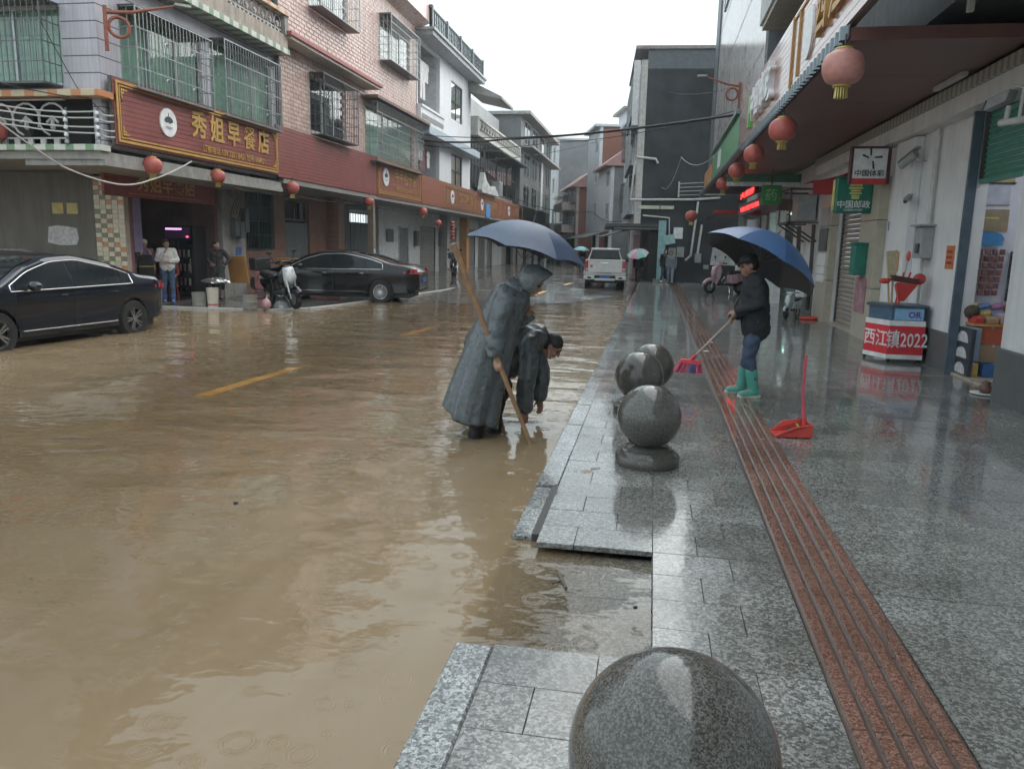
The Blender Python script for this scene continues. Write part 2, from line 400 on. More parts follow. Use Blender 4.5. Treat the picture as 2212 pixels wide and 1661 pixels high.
# kerbstones
def kerb_mesh(L): 
    m_ = B().cbox(-.083,.083,-L/2+.004,L/2-.004,-.34,0,.008).mesh('kerbstone'); m_.materials.append(M_KERB); return m_
KM = kerb_mesh(.98)
y = 3.06
for i in range(7):
    place('kerbstone', KM, (-.679, 3.055-.49-i*.98, -.006+random.uniform(-.002,.002)), PV, Matrix.Rotation(random.uniform(-.004,.004), 3, 'Z'))
for i in range(36):
    y = 4.42+.49+i*.98; place('kerbstone', KM, (-.679+.0028*(y-5), y, -.006-(.022 if i == 0 else 0)+random.uniform(-.003,.002)), PV, Matrix.Rotation(-.003+random.uniform(-.004,.004), 3, 'Z'))
# tactile paving strip
tb = B().box(-.2,.2,-.3,.3,-.03,-.005)
for q in range(5):
    xc = -.196+.0392+q*.0784; tb.cbox(xc-.0265,xc+.0265,-.297,.297,-.006,.012,.003)
TM = tb.mesh('tactile_block'); TM.materials.append(M_RED); TM.materials.append(mat('groove_dirt', (.075,.05,.04), .3, coat=.3))
for f in list(TM.polygons)[:6]: f.material_index = 1
for i in range(63):
    y = .62+i*.6; place('tactile_block', TM, (.975+.0035*(y-3), y, random.uniform(-.001,.001)), PV, Matrix.Rotation(-.0035, 3, 'Z'))
# ---------------- left pavement
poly = [(-18,17.75),(-9.5,18.05),(-8.75,18.9),(-8.45,20.4),(-7.95,25),(-7.7,28.3),(-7.45,40),(-7.3,95),(-18,95)]
k = N('wet_concrete'); P = k.pos(); cc = k.mix(k.noise(P, 1.4, 6), (.07,.07,.066), (.16,.155,.145))
p = k.bsdf(Base_Color=cc, Roughness=k.ramp(k.noise(P, 1.2, 3), [(.4, (.05,)*3), (.7, (.3,)*3)])); p.inputs['Coat Weight'].default_value = .4
k.t.links.new(k.n('Bump', {'Strength': .2, 'Distance': .01, 'Height': k.noise(P, 12, 3)}).outputs[0], p.inputs['Normal'])
M_WETC = k.m
pl = struct('sidewalk', B().prism(poly, 2, -.5, -.035), M_WETC)
KM2 = B().cbox(-.075,.075,-.49,.49,-.2,0,.01).mesh('kerbstone'); KM2.materials.append(mat('pale_kerb_concrete', (.36,.36,.34), .35, coat=.4))
pts = [Vector(p) for p in [(-12.3,17.93),(-9.5,18.05),(-8.75,18.9),(-8.45,20.4),(-7.95,25),(-7.7,28.3),(-7.45,40),(-7.37,66)]]
for a, b in zip(pts, pts[1:]):
    L = (b-a).length; n = max(1, round(L/1.0)); ang = math.atan2(-(b-a).x, (b-a).y)
    for i in range(n):
        c = a+(b-a)*((i+.5)/n); place('kerbstone', KM2, (c.x, c.y, -.022), pl, Matrix.Rotation(ang, 3, 'Z'), (1, L/n*.985/.98, 1))
# ---------------- stone ball bollards
M_BALL = granite_mat('dark_speckled_granite', (.04,.038,.034), (.075,.072,.066), (.135,.132,.124), .0045, .06, obj_var=False)
bb = B().lathe([(.250,0),(.256,.012),(.256,.07),(.248,.082),(.218,.086),(.214,.112),(.205,.12),(.178,.124),(.172,.142),(.0,.146)], n=48, cap=False)
BASEM = bb.mesh('base', True); BASEM.materials.append(M_BALL)
sb = B().ell((0,0,.38), .252, n=112, m=72); BALLM = sb.mesh('ball', True); BALLM.materials.append(M_BALL)
def bollard(x, y, lab, s=1):
    t = thing('bollard', lab, 'bollard', (x, y, 0), random.uniform(0, 6), 'round stone bollards along the kerb')
    for nme, me in (('base', BASEM), ('ball', BALLM)):
        o = bpy.data.objects.new(nme, me); COL.objects.link(o); o.parent = t; o.scale = (s, s, s)
    return t
bollard(.115, 1.86, 'large speckled granite ball bollard in the near foreground, cut off by the bottom edge', 1.07)
bollard(.03, 6.13, 'grey granite ball bollard standing on a stepped round base, second from the camera')
bollard(-.085, 8.1, 'granite ball bollard half hidden behind the one with the stepped base')
bollard(.04, 8.85, 'farthest granite ball bollard, mostly hidden behind two others near the red broom')
# ================================================================ facade helpers
def wbox(b, ax, c0, c1, u0, u1, z0, z1):
    return b.box(c0, c1, u0, u1, z0, z1) if ax == 0 else b.box(u0, u1, c0, c1, z0, z1)
def wp(ax, c, u, z): return (c, u, z) if ax == 0 else (u, c, z)
def wall_b(b, ax, c0, c1, u0, u1, z0, z1, holes=()):
    us = sorted({u0, u1, *[h for q in holes for h in q[:2] if u0 < h < u1]}); zs = sorted({z0, z1, *[h for q in holes for h in q[2:4] if z0 < h < z1]})
    for z_a, z_b in zip(zs, zs[1:]):
        run = None
        for u_a, u_b in zip(us, us[1:]):
            mu, mz = (u_a+u_b)/2, (z_a+z_b)/2
            if any(h[0] < mu < h[1] and h[2] < mz < h[3] for h in holes):
                if run: wbox(b, ax, c0, c1, run[0], run[1], z_a, z_b); run = None
            else: run = (run[0] if run else u_a, u_b)
        if run: wbox(b, ax, c0, c1, run[0], run[1], z_a, z_b)
    return b
M_GLASS = glass_mat('window_glass', (.95,.97,.96), .95); M_DGLASS = glass_mat('tinted_glass', (.3,.36,.36), .6)
M_ALU = mat('aluminium_frame', (.42,.44,.45), .35, .6); M_DFR = mat('dark_bronze_frame', (.05,.045,.04), .4)
M_BAR = mat('galvanised_bar', (.34,.36,.37), .4, .6, var=.3); M_DBAR = mat('weathered_bar', (.10,.11,.115), .5, .4)
M_CURT = mat('green_curtain', (.24,.44,.34), .8); M_PCURT = mat('pale_curtain', (.42,.46,.46), .8); M_BCURT = mat('brown_curtain', (.36,.22,.12), .8)
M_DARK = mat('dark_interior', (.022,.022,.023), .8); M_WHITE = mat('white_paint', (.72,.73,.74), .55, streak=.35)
def win(par, ax, c, out, u0, u1, z0, z1, cols=2, frame=None, curtain=None, rec=.04, rows=1, glass=None):
    """window set into a hole: frame > panes, with an optional curtain behind it"""
    frame = frame or M_ALU; w = .045; b = B(); a0, a1 = sorted((c-out*rec, c-out*(rec+.06)))
    wbox(b, ax, a0, a1, u0, u1, z0, z0+w); wbox(b, ax, a0, a1, u0, u1, z1-w, z1); wbox(b, ax, a0, a1, u0, u0+w, z0+w, z1-w); wbox(b, ax, a0, a1, u1-w, u1, z0+w, z1-w)
    du, dz = (u1-u0)/cols, (z1-z0)/rows
    for i in range(1, cols): wbox(b, ax, a0+.001, a1-.001, u0+du*i-w/2, u0+du*i+w/2, z0+w, z1-w)
    for i in range(1, rows): wbox(b, ax, a0+.002, a1-.002, u0+w, u1-w, z0+dz*i-w/2, z0+dz*i+w/2)
    f = obj('window', b, frame, par); cg = (a0+a1)/2
    for i in range(cols):
        for j in range(rows):
            pb = B(); wbox(pb, ax, cg-.004, cg+.004, u0+du*i+w/2, u0+du*(i+1)-w/2, z0+dz*j+w/2, z0+dz*(j+1)-w/2)
            obj('pane', pb, glass or M_GLASS, f)
    if curtain:
        cb = B(); n = int((u1-u0)*14); cc = c-out*(rec+.11); vs = []
        for i in range(n+1):
            u = u0+(u1-u0)*i/n; q = cc+.028*math.sin(i*1.15)+.012*math.sin(i*2.7)
            vs += [wp(ax, q, u, z0), wp(ax, q, u, z1)]
        cb.add(vs, [(2*i, 2*i+2, 2*i+3, 2*i+1) for i in range(n)]); obj('curtain', cb, curtain, f, smooth=True)
    return f
def cage(par, ax, c, out, u0, u1, z0, z1, d=.35, step=.13, hz=4, m=None, t=.008, plate=True):
    b = B(); m = m or M_BAR; f = c+out*d
    def bar(c0, c1, ua, ub, za, zb): x0, x1 = sorted((c0, c1)); wbox(b, ax, x0, x1, ua, ub, za, zb)
    n = max(2, round((u1-u0)/step))
    for i in range(n+1):
        u = u0+(u1-u0)*i/n; e = t*(1.6 if i in (0, n) else .8); bar(f-e, f+e, u-e, u+e, z0, z1)
    for u in (u0, u1):
        for i in range(max(1, int(d/step))): q = c+out*d*i/max(1, int(d/step)); bar(q-t*.8, q+t*.8, u-t*.8, u+t*.8, z0, z1)
    for i in range(hz+1):
        z = z0+(z1-z0)*i/hz; e = t*1.1
        bar(f-e, f+e, u0, u1, z-e, z+e)
        for u in (u0, u1): bar(c, f, u-e, u+e, z-e, z+e)
    o = obj('window_cage', b, m, par)
    if plate:
        bar2 = sorted((c, f))
        obj('cage_plate', wbox(B(), ax, bar2[0], bar2[1], u0, u1, z0-.03, z0-.012), M_DBAR, o); obj('cage_plate', wbox(B(), ax, bar2[0], bar2[1], u0-.03, u1+.03, z1+.012, z1+.03), M_DBAR, o)
    return o
def slats(par, ax, c0, c1, u0, u1, z0, z1, n, m, name='slat', gap=.008):
    """horizontal boards, each its own piece, chamfered face"""
    h = (z1-z0)/n
    for i in range(n):
        b = B(); a, e = sorted((c0, c1)); wbox(b, ax, a, e, u0, u1, z0+h*i+gap/2, z0+h*(i+1)-gap/2); obj(name, b, m, par)
def shutter(par, ax, c, out, u0, u1, z0, z1, m, pitch=.11):
    """roller shutter: curved slats in a frame"""
    x0, x1 = sorted((c, c+out*.06)); s = obj('shutter', wbox(B(), ax, x0, x1, u0-.05, u0, z0, z1), M_DFR, par); obj('shutter_rail', wbox(B(), ax, x0, x1, u1, u1+.05, z0, z1), M_DFR, s); n = round((z1-z0)/pitch); h = (z1-z0)/n; L = u1-u0
    b = B(); prof = [(0, .003), (.012, .014), (.024, .5*h), (.012, h-.014), (0, h-.003)]
    rings = [[wp(ax, c+out*p, u, q) for p, q in prof+[(-.01, h-.003), (-.01, .003)]] for u in (u0, u1)]
    b.loft(rings); me = b.mesh('shutter_slat'); me.materials.append(m)
    for i in range(n): place('shutter_slat', me, (0, 0, z0+h*i), s)
    return s
def logo(par, ax, c, out, u, z, r, text_dir):
    """round white badge with the dark umbrella-shaped emblem"""
    n = 28; b = B(); c2 = c+out*.03
    b.loft([[wp(ax, cc, u+r*math.cos(2*math.pi*k/n), z+r*math.sin(2*math.pi*k/n)) for k in range(n)] for cc in (c, c2)])
    o = obj('logo_disc', b, MATS['sign_white'], par)
    d = B(); e0, e1 = sorted((c2+out*.002, c2+out*.008)); pts = [(math.cos(math.pi*i/10)*.52*r, .02*r+math.sin(math.pi*i/10)*.36*r) for i in range(11)]+[(-.3*r, -.1*r), (-.1*r, -.02*r), (.1*r, -.12*r), (.3*r, -.04*r)]
    d.prism([(u+a, z+q+.05*r) for a, q in pts], 0, e0, e1) if ax == 0 else d.prism([(u+a, z+q+.05*r) for a, q in pts], 1, e0, e1)
    wbox(d, ax, e0, e1, u-.02*r, u+.02*r, z+.42*r, z+.68*r)
    for q in (-.32, -.42): wbox(d, ax, e0, e1, u-.4*r, u+.42*r, z+q*r, z+q*r+.02*r)
    obj('emblem', d, MATS['emblem_ink'], o)
MATS['sign_white'] = mat('sign_white', (.78,.80,.82), .4); MATS['emblem_ink'] = mat('emblem_ink', (.03,.035,.045), .5)
M_SIGN = mat('sign_board_maroon', (.23,.062,.055), .35, var=.22, scale=2.5, streak=.12); M_SIGN2 = mat('sign_board_russet', (.27,.085,.05), .4, var=.2, streak=.2)
M_GOLD = mat('gold_paint', (.58,.33,.085), .35, .2); M_GOLD2 = mat('dull_gold_paint', (.45,.25,.075), .45, .1)
def frame_lines(par, X, y0, y1, z0, z1, m, t=.035):
    b = B(); e = X+.03
    for k_, ins in ((t, .05), (t*.55, .13)):
        b.box(X+.012, e, y0+ins, y1-ins, z0+ins, z0+ins+k_).box(X+.012, e, y0+ins, y1-ins, z1-ins-k_, z1-ins).box(X+.012, e, y0+ins, y0+ins+k_, z0+ins+k_, z1-ins-k_).box(X+.012, e, y1-ins-k_, y1-ins, z0+ins+k_, z1-ins-k_)
    for y, s in ((y0, 1), (y1, -1)):
        for z, q in ((z0, 1), (z1, -1)):
            for i_, l in ((.2, .2), (.26, .1)):
                ya, yb = sorted((y+s*.19, y+s*(.19+l))); za, zb = sorted((z+q*i_, z+q*(i_+.028))); b.box(X+.012, e+.004, ya, yb, za, zb)
                za, zb = sorted((z+q*.19, z+q*(.19+l))); ya, yb = sorted((y+s*i_, y+s*(i_+.028))); b.box(X+.012, e+.006, ya, yb, za, zb)
    return obj('gold_border', b, m, par)

# ================================================================ left side: corner building with the breakfast shop
M_STRIP = N('lilac_strip_tile'); k = M_STRIP
z_ = k.n('SeparateXYZ', {0: k.n('NewGeometry').outputs['Position']})
ln = k.math('LESS_THAN', k.math('FRACT', k.math('MULTIPLY', z_.outputs[2], 3.05)), .07)
vl = k.math('LESS_THAN', k.math('FRACT', k.math('MULTIPLY', k.math('ADD', z_.outputs[0], z_.outputs[1]), 11)), .12)
cc = k.mix(k.noise(k.pos(), 3, 5), (.46,.46,.53), (.58,.57,.63)); cc = k.mix(k.math('MULTIPLY', vl, .3), cc, (.2,.2,.24)); cc = k.mix(ln, cc, (.07,.07,.09))
sg = k.noise(k.pos((3,3,.25)), 1.5, 6, .65); cc = k.mix(k.math('MULTIPLY', k.ramp(sg, [(.45, (0,0,0)), (.8, (1,1,1))]), .5), cc, (.12,.115,.11))
k.bsdf(Base_Color=cc, Roughness=.35); M_STRIP = k.m
def stripe_mat(name, a, b_, f, ax):
    k = N(name); z_ = k.n('SeparateXYZ', {0: k.n('NewGeometry').outputs['Position']})
    t = k.math('LESS_THAN', k.math('FRACT', k.math('MULTIPLY', z_.outputs[ax], f)), .42); nz = k.noise(k.pos(), 5, 4)
    cc = k.mix(t, a, b_); cc = k.mix(k.math('MULTIPLY', nz, .5), cc, (.25,.22,.17)); k.bsdf(Base_Color=cc, Roughness=.4); MATS[name] = k.m; return k.m
M_GW_X = stripe_mat('green_white_tile_street', (.62,.66,.6), (.14,.3,.16), 2.2, 1); M_GW_Y = stripe_mat('green_white_tile_side', (.62,.66,.6), (.14,.3,.16), 2.2, 0)
M_OY_X = stripe_mat('orange_cream_tile_street', (.62,.5,.32), (.58,.2,.06), 1.9, 1); M_OY_Y = stripe_mat('orange_cream_tile_side', (.62,.5,.32), (.58,.2,.06), 1.9, 0)
M_BEIGE = mat('beige_render', (.36,.30,.25), .7, streak=.5); M_CONC = mat('stained_concrete', (.27,.26,.245), .7, streak=.6, bump=.3); M_DKW = mat('grimy_wall', (.11,.095,.08), .7, streak=.7, scale=2)
M_DBRICK = tile_mat('dark_brick', (.10,.055,.045), (.13,.075,.06), (.05,.045,.04), (.24,.07), .008, .8, .4)
cb = thing('corner_building', 'corner building with white strip tiles, green-curtained barred windows and a maroon shop sign', 'building', (-13, 18.5, 0))
W1 = (15.5,18.55,4.75,6.4); W2 = (18.9,22.15,4.75,6.6); b = B()
wall_b(b, 0, -11.4, -11.2, 14.8, 22.42, 3.5, 7.0, [W1, W2]); b.box(-26,-13.2,14.8,15.0,9.2,12.6); wall_b(b, 1, 14.8, 15.0, -26, -11.4, 4.55, 9.2, [(-16.5,-12.0,4.7,6.2)])
obj('wall', b, M_STRIP, cb)
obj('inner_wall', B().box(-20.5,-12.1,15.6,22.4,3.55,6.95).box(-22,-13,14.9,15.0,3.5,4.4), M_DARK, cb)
win(cb, 0, -11.2, 1, *W1, cols=3, curtain=M_CURT); win(cb, 0, -11.2, 1, *W2, cols=3, curtain=M_CURT); win(cb, 1, 14.8, -1, -16.5,-12.0,4.7,6.2, cols=4, curtain=M_CURT)
cage(cb, 0, -11.2, 1, 15.5,18.4,4.78,6.38, d=.38); cage(cb, 0, -11.2, 1, 18.98,22.0,4.78,6.58, d=.38); cage(cb, 1, 14.8, -1, -16.6,-12.05,4.68,6.22, d=.5, m=M_DBAR)
# hooked finials on the street cages
fb = B()
for y0, y1 in ((15.5,18.4),(18.98,22.0)):
    for i in range(2):
        for j in range(2):
            yy, zz = y0+(y1-y0)*(.35+.35*i), 5.05+j*.75
            fb.tube([(-10.8, yy+.07*math.cos(a)*(1-a*.05), zz+.07*math.sin(a)) for a in [q*.5 for q in range(8)]], .012, 5)
obj('cage_finial', fb, M_BAR, cb)
# ledges and tiled bands
obj('tile_band', B().box(-11.2,-10.72,14.3,22.42,6.95,7.1), M_GW_X, cb, bevel=.01)
obj('parapet', B().box(-11.0,-10.78,14.4,22.42,7.1,7.48).box(-22,-11.0,14.4,14.6,7.1,7.48), M_BEIGE, cb)
obj('tile_band', B().box(-22,-10.98,14.42,14.8,4.42,4.55), M_OY_Y, cb, bevel=.01)
obj('tile_band', B().box(-11.2,-11.0,14.8,15.2,4.42,4.55), M_OY_X, cb)
obj('tile_band', B().box(-22,-11.05,14.45,14.8,3.38,3.5), M_GW_Y, cb, bevel=.01)
obj('slab_edge', B().box(-22,-11.1,14.55,22.4,3.22,3.38).box(-12.9,-11.06,14.6,22.4,3.1,3.22), M_CONC, cb)
obj('coping', B().box(-11.06,-10.7,14.3,22.42,8.0,8.1), M_OY_X, cb)
obj('balcony_wall', B().box(-13.2,-13.0,14.8,22.4,7.1,12), M_DBRICK, cb)
obj('balcony_end', B().box(-11.1,-10.75,22.2,22.42,7.48,8.0), M_CONC, cb)
def ornate(par, ax, c, u0, u1, z0, z1, m, step=.42):
    """cast concrete balustrade of rings, leaves and a chequered foot rail"""
    b = B(); h = z1-z0; n = round((u1-u0)/step); r = h*.36
    for i in range(n):
        u = u0+(i+.5)*(u1-u0)/n; zc = z0+h*.55
        b.tube([wp(ax, c, u+r*math.cos(a), zc+r*math.sin(a)) for a in [q*math.pi/7-.5 for q in range(12)]], .022, 5)
        b.tube([wp(ax, c, u-.42*r, zc-.2*r), wp(ax, c, u, zc+.15*r), wp(ax, c, u+.42*r, zc-.2*r)], .03, 5)
        b.cap(wp(ax, c, u, zc-.5*r), wp(ax, c, u, zc), .05, .03, 6)
        wbox(b, ax, c-.02, c+.02, u-step*.5, u-step*.3, z0, z0+.1); wbox(b, ax, c-.02, c+.02, u+step*.02, u+step*.22, z0, z0+.1)
    wbox(b, ax, c-.025, c+.025, u0, u1, z0+.1, z0+.13); wbox(b, ax, c-.03, c+.03, u0, u1, z1-.03, z1)
    return obj('balustrade', b, m, par)
M_ORN = mat('cast_concrete', (.44,.43,.41), .7, streak=.3)
ornate(cb, 0, -10.88, 14.5, 22.2, 7.48, 8.0, M_ORN); ornate(cb, 1, 14.62, -18, -11.9, 3.52, 4.4, M_ORN, .6)
# ground floor: side wall, notices, tiled corner pillar, shop room
obj('side_wall', B().box(-22,-13.4,17.2,17.4,-.2,3.2), M_DKW, cb)
M_NOTE = mat('yellow_notice', (.5,.4,.14), .7); M_PAPER = mat('torn_white_paper', (.5,.49,.5), .8, var=.3, scale=14)
for x0 in (-14.55,-14.15): obj('notice', B().box(x0,x0+.3,17.185,17.2,2.2,2.46), M_NOTE, cb)
pb = B(); pts = [(-14.75,1.5),(-14.7,1.88),(-14.45,1.92),(-14.2,1.9),(-13.92,1.86),(-13.88,1.6),(-13.95,1.46),(-14.4,1.44)]
pb.prism(pts, 1, 17.19, 17.2); obj('notice', pb, M_PAPER, cb)
obj('skirting_pipe', B().tube([(-22,17.1,1.28),(-15.4,17.1,1.3),(-14.9,17.12,1.2)], .03, 6), M_CONC, cb)
pil = obj('pillar', B().box(-13.4,-12.6,17.2,17.36,-.2,3.1), M_BEIGE, cb)
TM_ = []
for c in ((.56,.5,.36),(.50,.44,.3),(.17,.12,.06),(.42,.17,.05),(.13,.15,.07)):
    TM_.append(mat('glazed_tile_%d' % len(TM_), c, .25, var=.2, scale=20))
tm_me = []
for m_ in TM_:
    me = B().cbox(-.077,.077,-.053,.053,-.012,.004,.006).mesh('tile'); me.materials.append(m_); tm_me.append(me)
RX = Matrix.Rotation(R(90), 3, 'X')
for r_ in range(26):
    for c_ in range(5):
        z = .14+r_*.112; ks = 0 if (r_+c_) % 2 == 0 else (1 if random.random() < .35 else random.choice([2,3,4]))
        place('tile', tm_me[ks], (-13.32+c_*.16, 17.196-(.008 if ks < 2 else 0), z), pil, RX)
shop = cb
b = B(); b.box(-17,-12.62,17.37,17.5,-.1,3.1).box(-17,-12.6,21.15,21.3,-.1,3.1).box(-17.1,-17,17.5,21.3,-.1,3.1).box(-17,-12.6,17.5,21.3,2.95,3.1)
obj('room_wall', b, mat('dim_shop_wall', (.15,.065,.065), .7, scale=1.5, var=.4), cb)
obj('shop_floor', B().box(-17,-12.5,17.76,21.3,-.2,.02).box(-17,-12.5,17.4,17.76,-.2,.02), M_WETC, cb)
obj('lintel', B().box(-12.85,-12.62,17.5,21.15,2.72,2.95), M_DKW, cb)
# inner red header board
hb = thing('shop_header_board', 'faded red header board with dim gold characters over the breakfast shop doorway', 'sign', (-12.4, 18.7, 2.6))
obj('board', B().box(-12.52,-12.45,16.35,20.95,2.62,3.24), mat('faded_red_board', (.22,.035,.03), .5, var=.3), hb, bevel=.006)
text('秀姐早餐店', .5, M_GOLD2, hb, (-12.44, 18.75, 2.98), (0,1,0), (0,0,1), offset=.008)
obj('phone_line', B().box(-12.45,-12.442,17.2,20.3,2.7,2.715), M_GOLD2, hb)
# right hand pier with meter boxes
obj('pier', B().box(-12.95,-12.45,21.3,22.6,-.2,3.15), M_CONC, cb)
for y_, z0, z1 in ((21.75,1.75,2.3),(22.05,1.7,2.2),(22.35,1.9,2.6)): obj('meter_box', B().box(-12.45,-12.28,y_,y_+.24,z0,z1), M_DBAR, cb, bevel=.01)
obj('address_plate', B().box(-12.45,-12.43,22.0,22.3,1.15,1.45), mat('blue_plate', (.05,.12,.3), .4), cb)
wbb = B()
for q in range(6): wbb.tube([(-12.3, 21.5+q*.16, 2.3+.1*math.sin(q)), (-12.2, 21.6+q*.14, 2.8), (-12.35, 21.4+q*.2, 3.15)], .012, 5)
obj('meter_wiring', wbb, M_DFR, cb)
# ---------------- main sign board
sg = thing('shop_sign', 'maroon slatted shop sign with gold border, white round logo and gold characters', 'sign', (-11, 18.5, 3.55))
obj('backing', B().box(-11.1,-11.03,14.9,22.04,3.54,4.9), M_DFR, sg)
slats(sg, 0, -11.03, -11.0, 14.92, 22.03, 3.56, 4.88, 13, M_SIGN)
frame_lines(sg, -11.0, 14.92, 22.03, 3.56, 4.88, M_GOLD, .05)
logo(sg, 0, -10.995, 1, 16.7, 4.24, .31, 1)
for i, ch in enumerate('秀姐早餐店'): text(ch, .66, M_GOLD, sg, (-10.98, 17.95+i*.8, 4.33), (0,1,0), (0,0,1), offset=.016 if ch != '餐' else .006, name='character')
text('订餐电话 139 2261 8421 短号 668421', .2, M_GOLD, sg, (-10.985, 19.65, 3.84), (0,1,0), (0,0,1), offset=.001)
# plain band and second sign
sg = thing('sign_band', 'long plain maroon slatted band between the two gold-lettered shop signs', 'sign', (-11, 26, 3.55))
obj('backing', B().box(-11.1,-11.04,22.06,30.43,3.5,5.0), M_DFR, sg); slats(sg, 0, -11.04, -11.012, 22.06, 30.43, 3.52, 4.98, 14, M_SIGN)
sg = thing('bun_shop_sign', 'russet sign with thin gold frame, round logo and five gold characters', 'sign', (-11, 33.5, 3.55))
obj('backing', B().box(-11.1,-11.04,30.45,36.5,3.5,5.02), M_DFR, sg); slats(sg, 0, -11.04, -11.0, 30.45, 36.5, 3.5, 5.02, 14, M_SIGN2)
frame_lines(sg, -11.0, 30.5, 36.4, 3.56, 4.98, M_GOLD2, .045); logo(sg, 0, -10.995, 1, 31.45, 4.3, .36, 1)
text('芊芊包子店', .62, M_GOLD2, sg, (-10.985, 34.1, 4.42), (0,1,0), (0,0,1), offset=.012); text('订餐电话 139 2261 8421 短号', .24, M_GOLD2, sg, (-10.985, 34.1, 3.9), (0,1,0), (0,0,1))
for nm, lab, y0, y1, lg, tx in (('shop_signboard','brown sign panel with faded gold characters after the bun shop sign',36.6,47.6,42.3,'西江口味餐馆'),
        ('shop_signboard','brown sign panel carrying a small blue placard',47.7,56.6,49.8,'西江日杂商店'),('shop_signboard','far brown sign panel at the end of the left sign row',56.7,80,59.3,'五金店')):
    sg = thing(nm, lab, 'sign', (-11, (y0+y1)/2, 3.6), group='brown sign panels along the left arcade'); z1 = 4.85
    obj('backing', B().box(-11.1,-11.04,y0,y1,3.5,z1), M_DFR, sg); slats(sg, 0, -11.04, -11.0, y0, y1, 3.52, z1, 11, M_SIGN2)
    frame_lines(sg, -11.0, max(y0, lg-1.3), min(y1, lg+6.2), 3.6, z1-.1, M_GOLD2, .03); logo(sg, 0, -10.995, 1, lg, 4.15, .36, 1)
    text(tx, .55, M_GOLD2, sg, (-10.985, lg+3.2, 4.2), (0,1,0), (0,0,1), offset=.008)
    if nm and lg == 49.8: obj('placard', B().box(-10.99,-10.96,51.0,52.3,3.4,4.3), mat('blue_placard', (.06,.25,.6), .5), sg)

# ================================================================ pink tiled house
pk = thing('pink_house', 'three storey house clad in pink tiles with caged windows and a red ledge', 'house', (-13, 29.5, 0))
HO = [(24.85,27.7,5.2,6.9),(29.8,35.9,4.9,6.9),(24.85,28.0,9.1,11.3),(31.5,35.3,8.95,10.5)]
M_PGROUT = mat('pink_grout', (.5,.355,.315), .7, streak=.3)
b = B(); wall_b(b, 0, -11.45, -11.22, 22.5, 36.42, 3.5, 12.4, HO); b.box(-22,-11.45,36.2,36.42,3.5,12.4).box(-22,-11.45,22.5,22.7,6.9,12.4)
pw = obj('wall', b, M_PGROUT, pk)
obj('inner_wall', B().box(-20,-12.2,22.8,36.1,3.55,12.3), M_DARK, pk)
PT = [mat('pink_glazed_tile', (.60,.42,.37), .3, var=.22, scale=5, streak=.4), mat('pink_glazed_tile_deep', (.52,.345,.30), .3, var=.2, scale=5, streak=.25)]
tw, th = .36, .13; stuff = B(); full = []
for m_ in PT:
    me = B().add([(0,-tw/2+.006,-th/2+.005),(0,tw/2-.006,-th/2+.005),(0,tw/2-.006,th/2-.005),(0,-tw/2+.006,th/2-.005),(.011,-tw/2+.035,-th/2+.045),(.011,tw/2-.05,-th/2+.04),(.011,tw/2-.04,th/2-.02),(.011,-tw/2+.03,th/2-.02)],
                 [(4,5,6,7),(0,1,5,4),(1,2,6,5),(2,3,7,6),(3,0,4,7)]).mesh('tile'); me.materials.append(m_); full.append(me)
cnt = 0
for r_ in range(int((12.4-4.95)/th)):
    z = 4.95+(r_+.5)*th
    for c_ in range(39):
        y = 22.5+(c_+.5+(.5 if r_ % 2 else 0))*tw
        if y+tw/2 > 36.45 or any(h[0]-.02 < y < h[1]+.02 and h[2]-.02 < z < h[3]+.02 for h in HO): continue
        if cnt < 300 and y < 29.2 and z < 8.6: place('tile', full[random.random() < .4], (-11.22, y, z), pw); cnt += 1
        else:
            q = random.uniform(.009,.013); stuff.add([(-11.22,y-tw/2+.006,z-th/2+.005),(-11.22,y+tw/2-.006,z-th/2+.005),(-11.22,y+tw/2-.006,z+th/2-.005),(-11.22,y-tw/2+.006,z+th/2-.005),
                (-11.22+q,y-tw/2+.035,z-th/2+.045),(-11.22+q,y+tw/2-.05,z-th/2+.04),(-11.22+q,y+tw/2-.04,z+th/2-.02),(-11.22+q,y-tw/2+.03,z+th/2-.02)], [(4,5,6,7),(0,1,5,4),(1,2,6,5),(2,3,7,6),(3,0,4,7)])
so_ = obj('tile_cladding', stuff, PT[0], pw); so_['kind'] = 'stuff'
M_REDL = mat('red_painted_ledge', (.32,.075,.07), .5, streak=.2)
obj('ledge', B().box(-11.21,-10.6,22.3,30.1,7.5,7.62), M_REDL, pk, bevel=.015); obj('ledge_soffit', B().box(-11.2,-10.66,22.4,30.0,7.42,7.5), mat('cream_soffit', (.5,.45,.4), .7), pk)
obj('ledge', B().box(-11.21,-10.55,29.4,36.5,7.05,7.16), mat('brown_ledge', (.16,.1,.085), .6), pk)
obj('roof_parapet', B().prism([(-11.2,11.3),(-10.6,11.55),(-10.6,12.6),(-11.2,12.6)], 1, 29.2, 36.6), PT[0], pk); obj('coping', B().box(-11.6,-10.5,28.9,36.8,12.6,12.72), M_CONC, pk)
for h, cur in zip(HO, (None, M_CURT, M_PCURT, M_PCURT)): win(pk, 0, -11.2, 1, *h, cols=3, curtain=cur)
for h in HO: cage(pk, 0, -11.2, 1, h[0]-.05, h[1]+.05, h[2]-.1, h[3]+.08, d=.48, step=.16, hz=6, m=M_BAR if h is not HO[0] else M_DBAR)
obj('drain_pipe', B().tube([(-11.15,22.42,3.4),(-11.15,22.42,12.4)], .09, 10), M_DFR, pk)
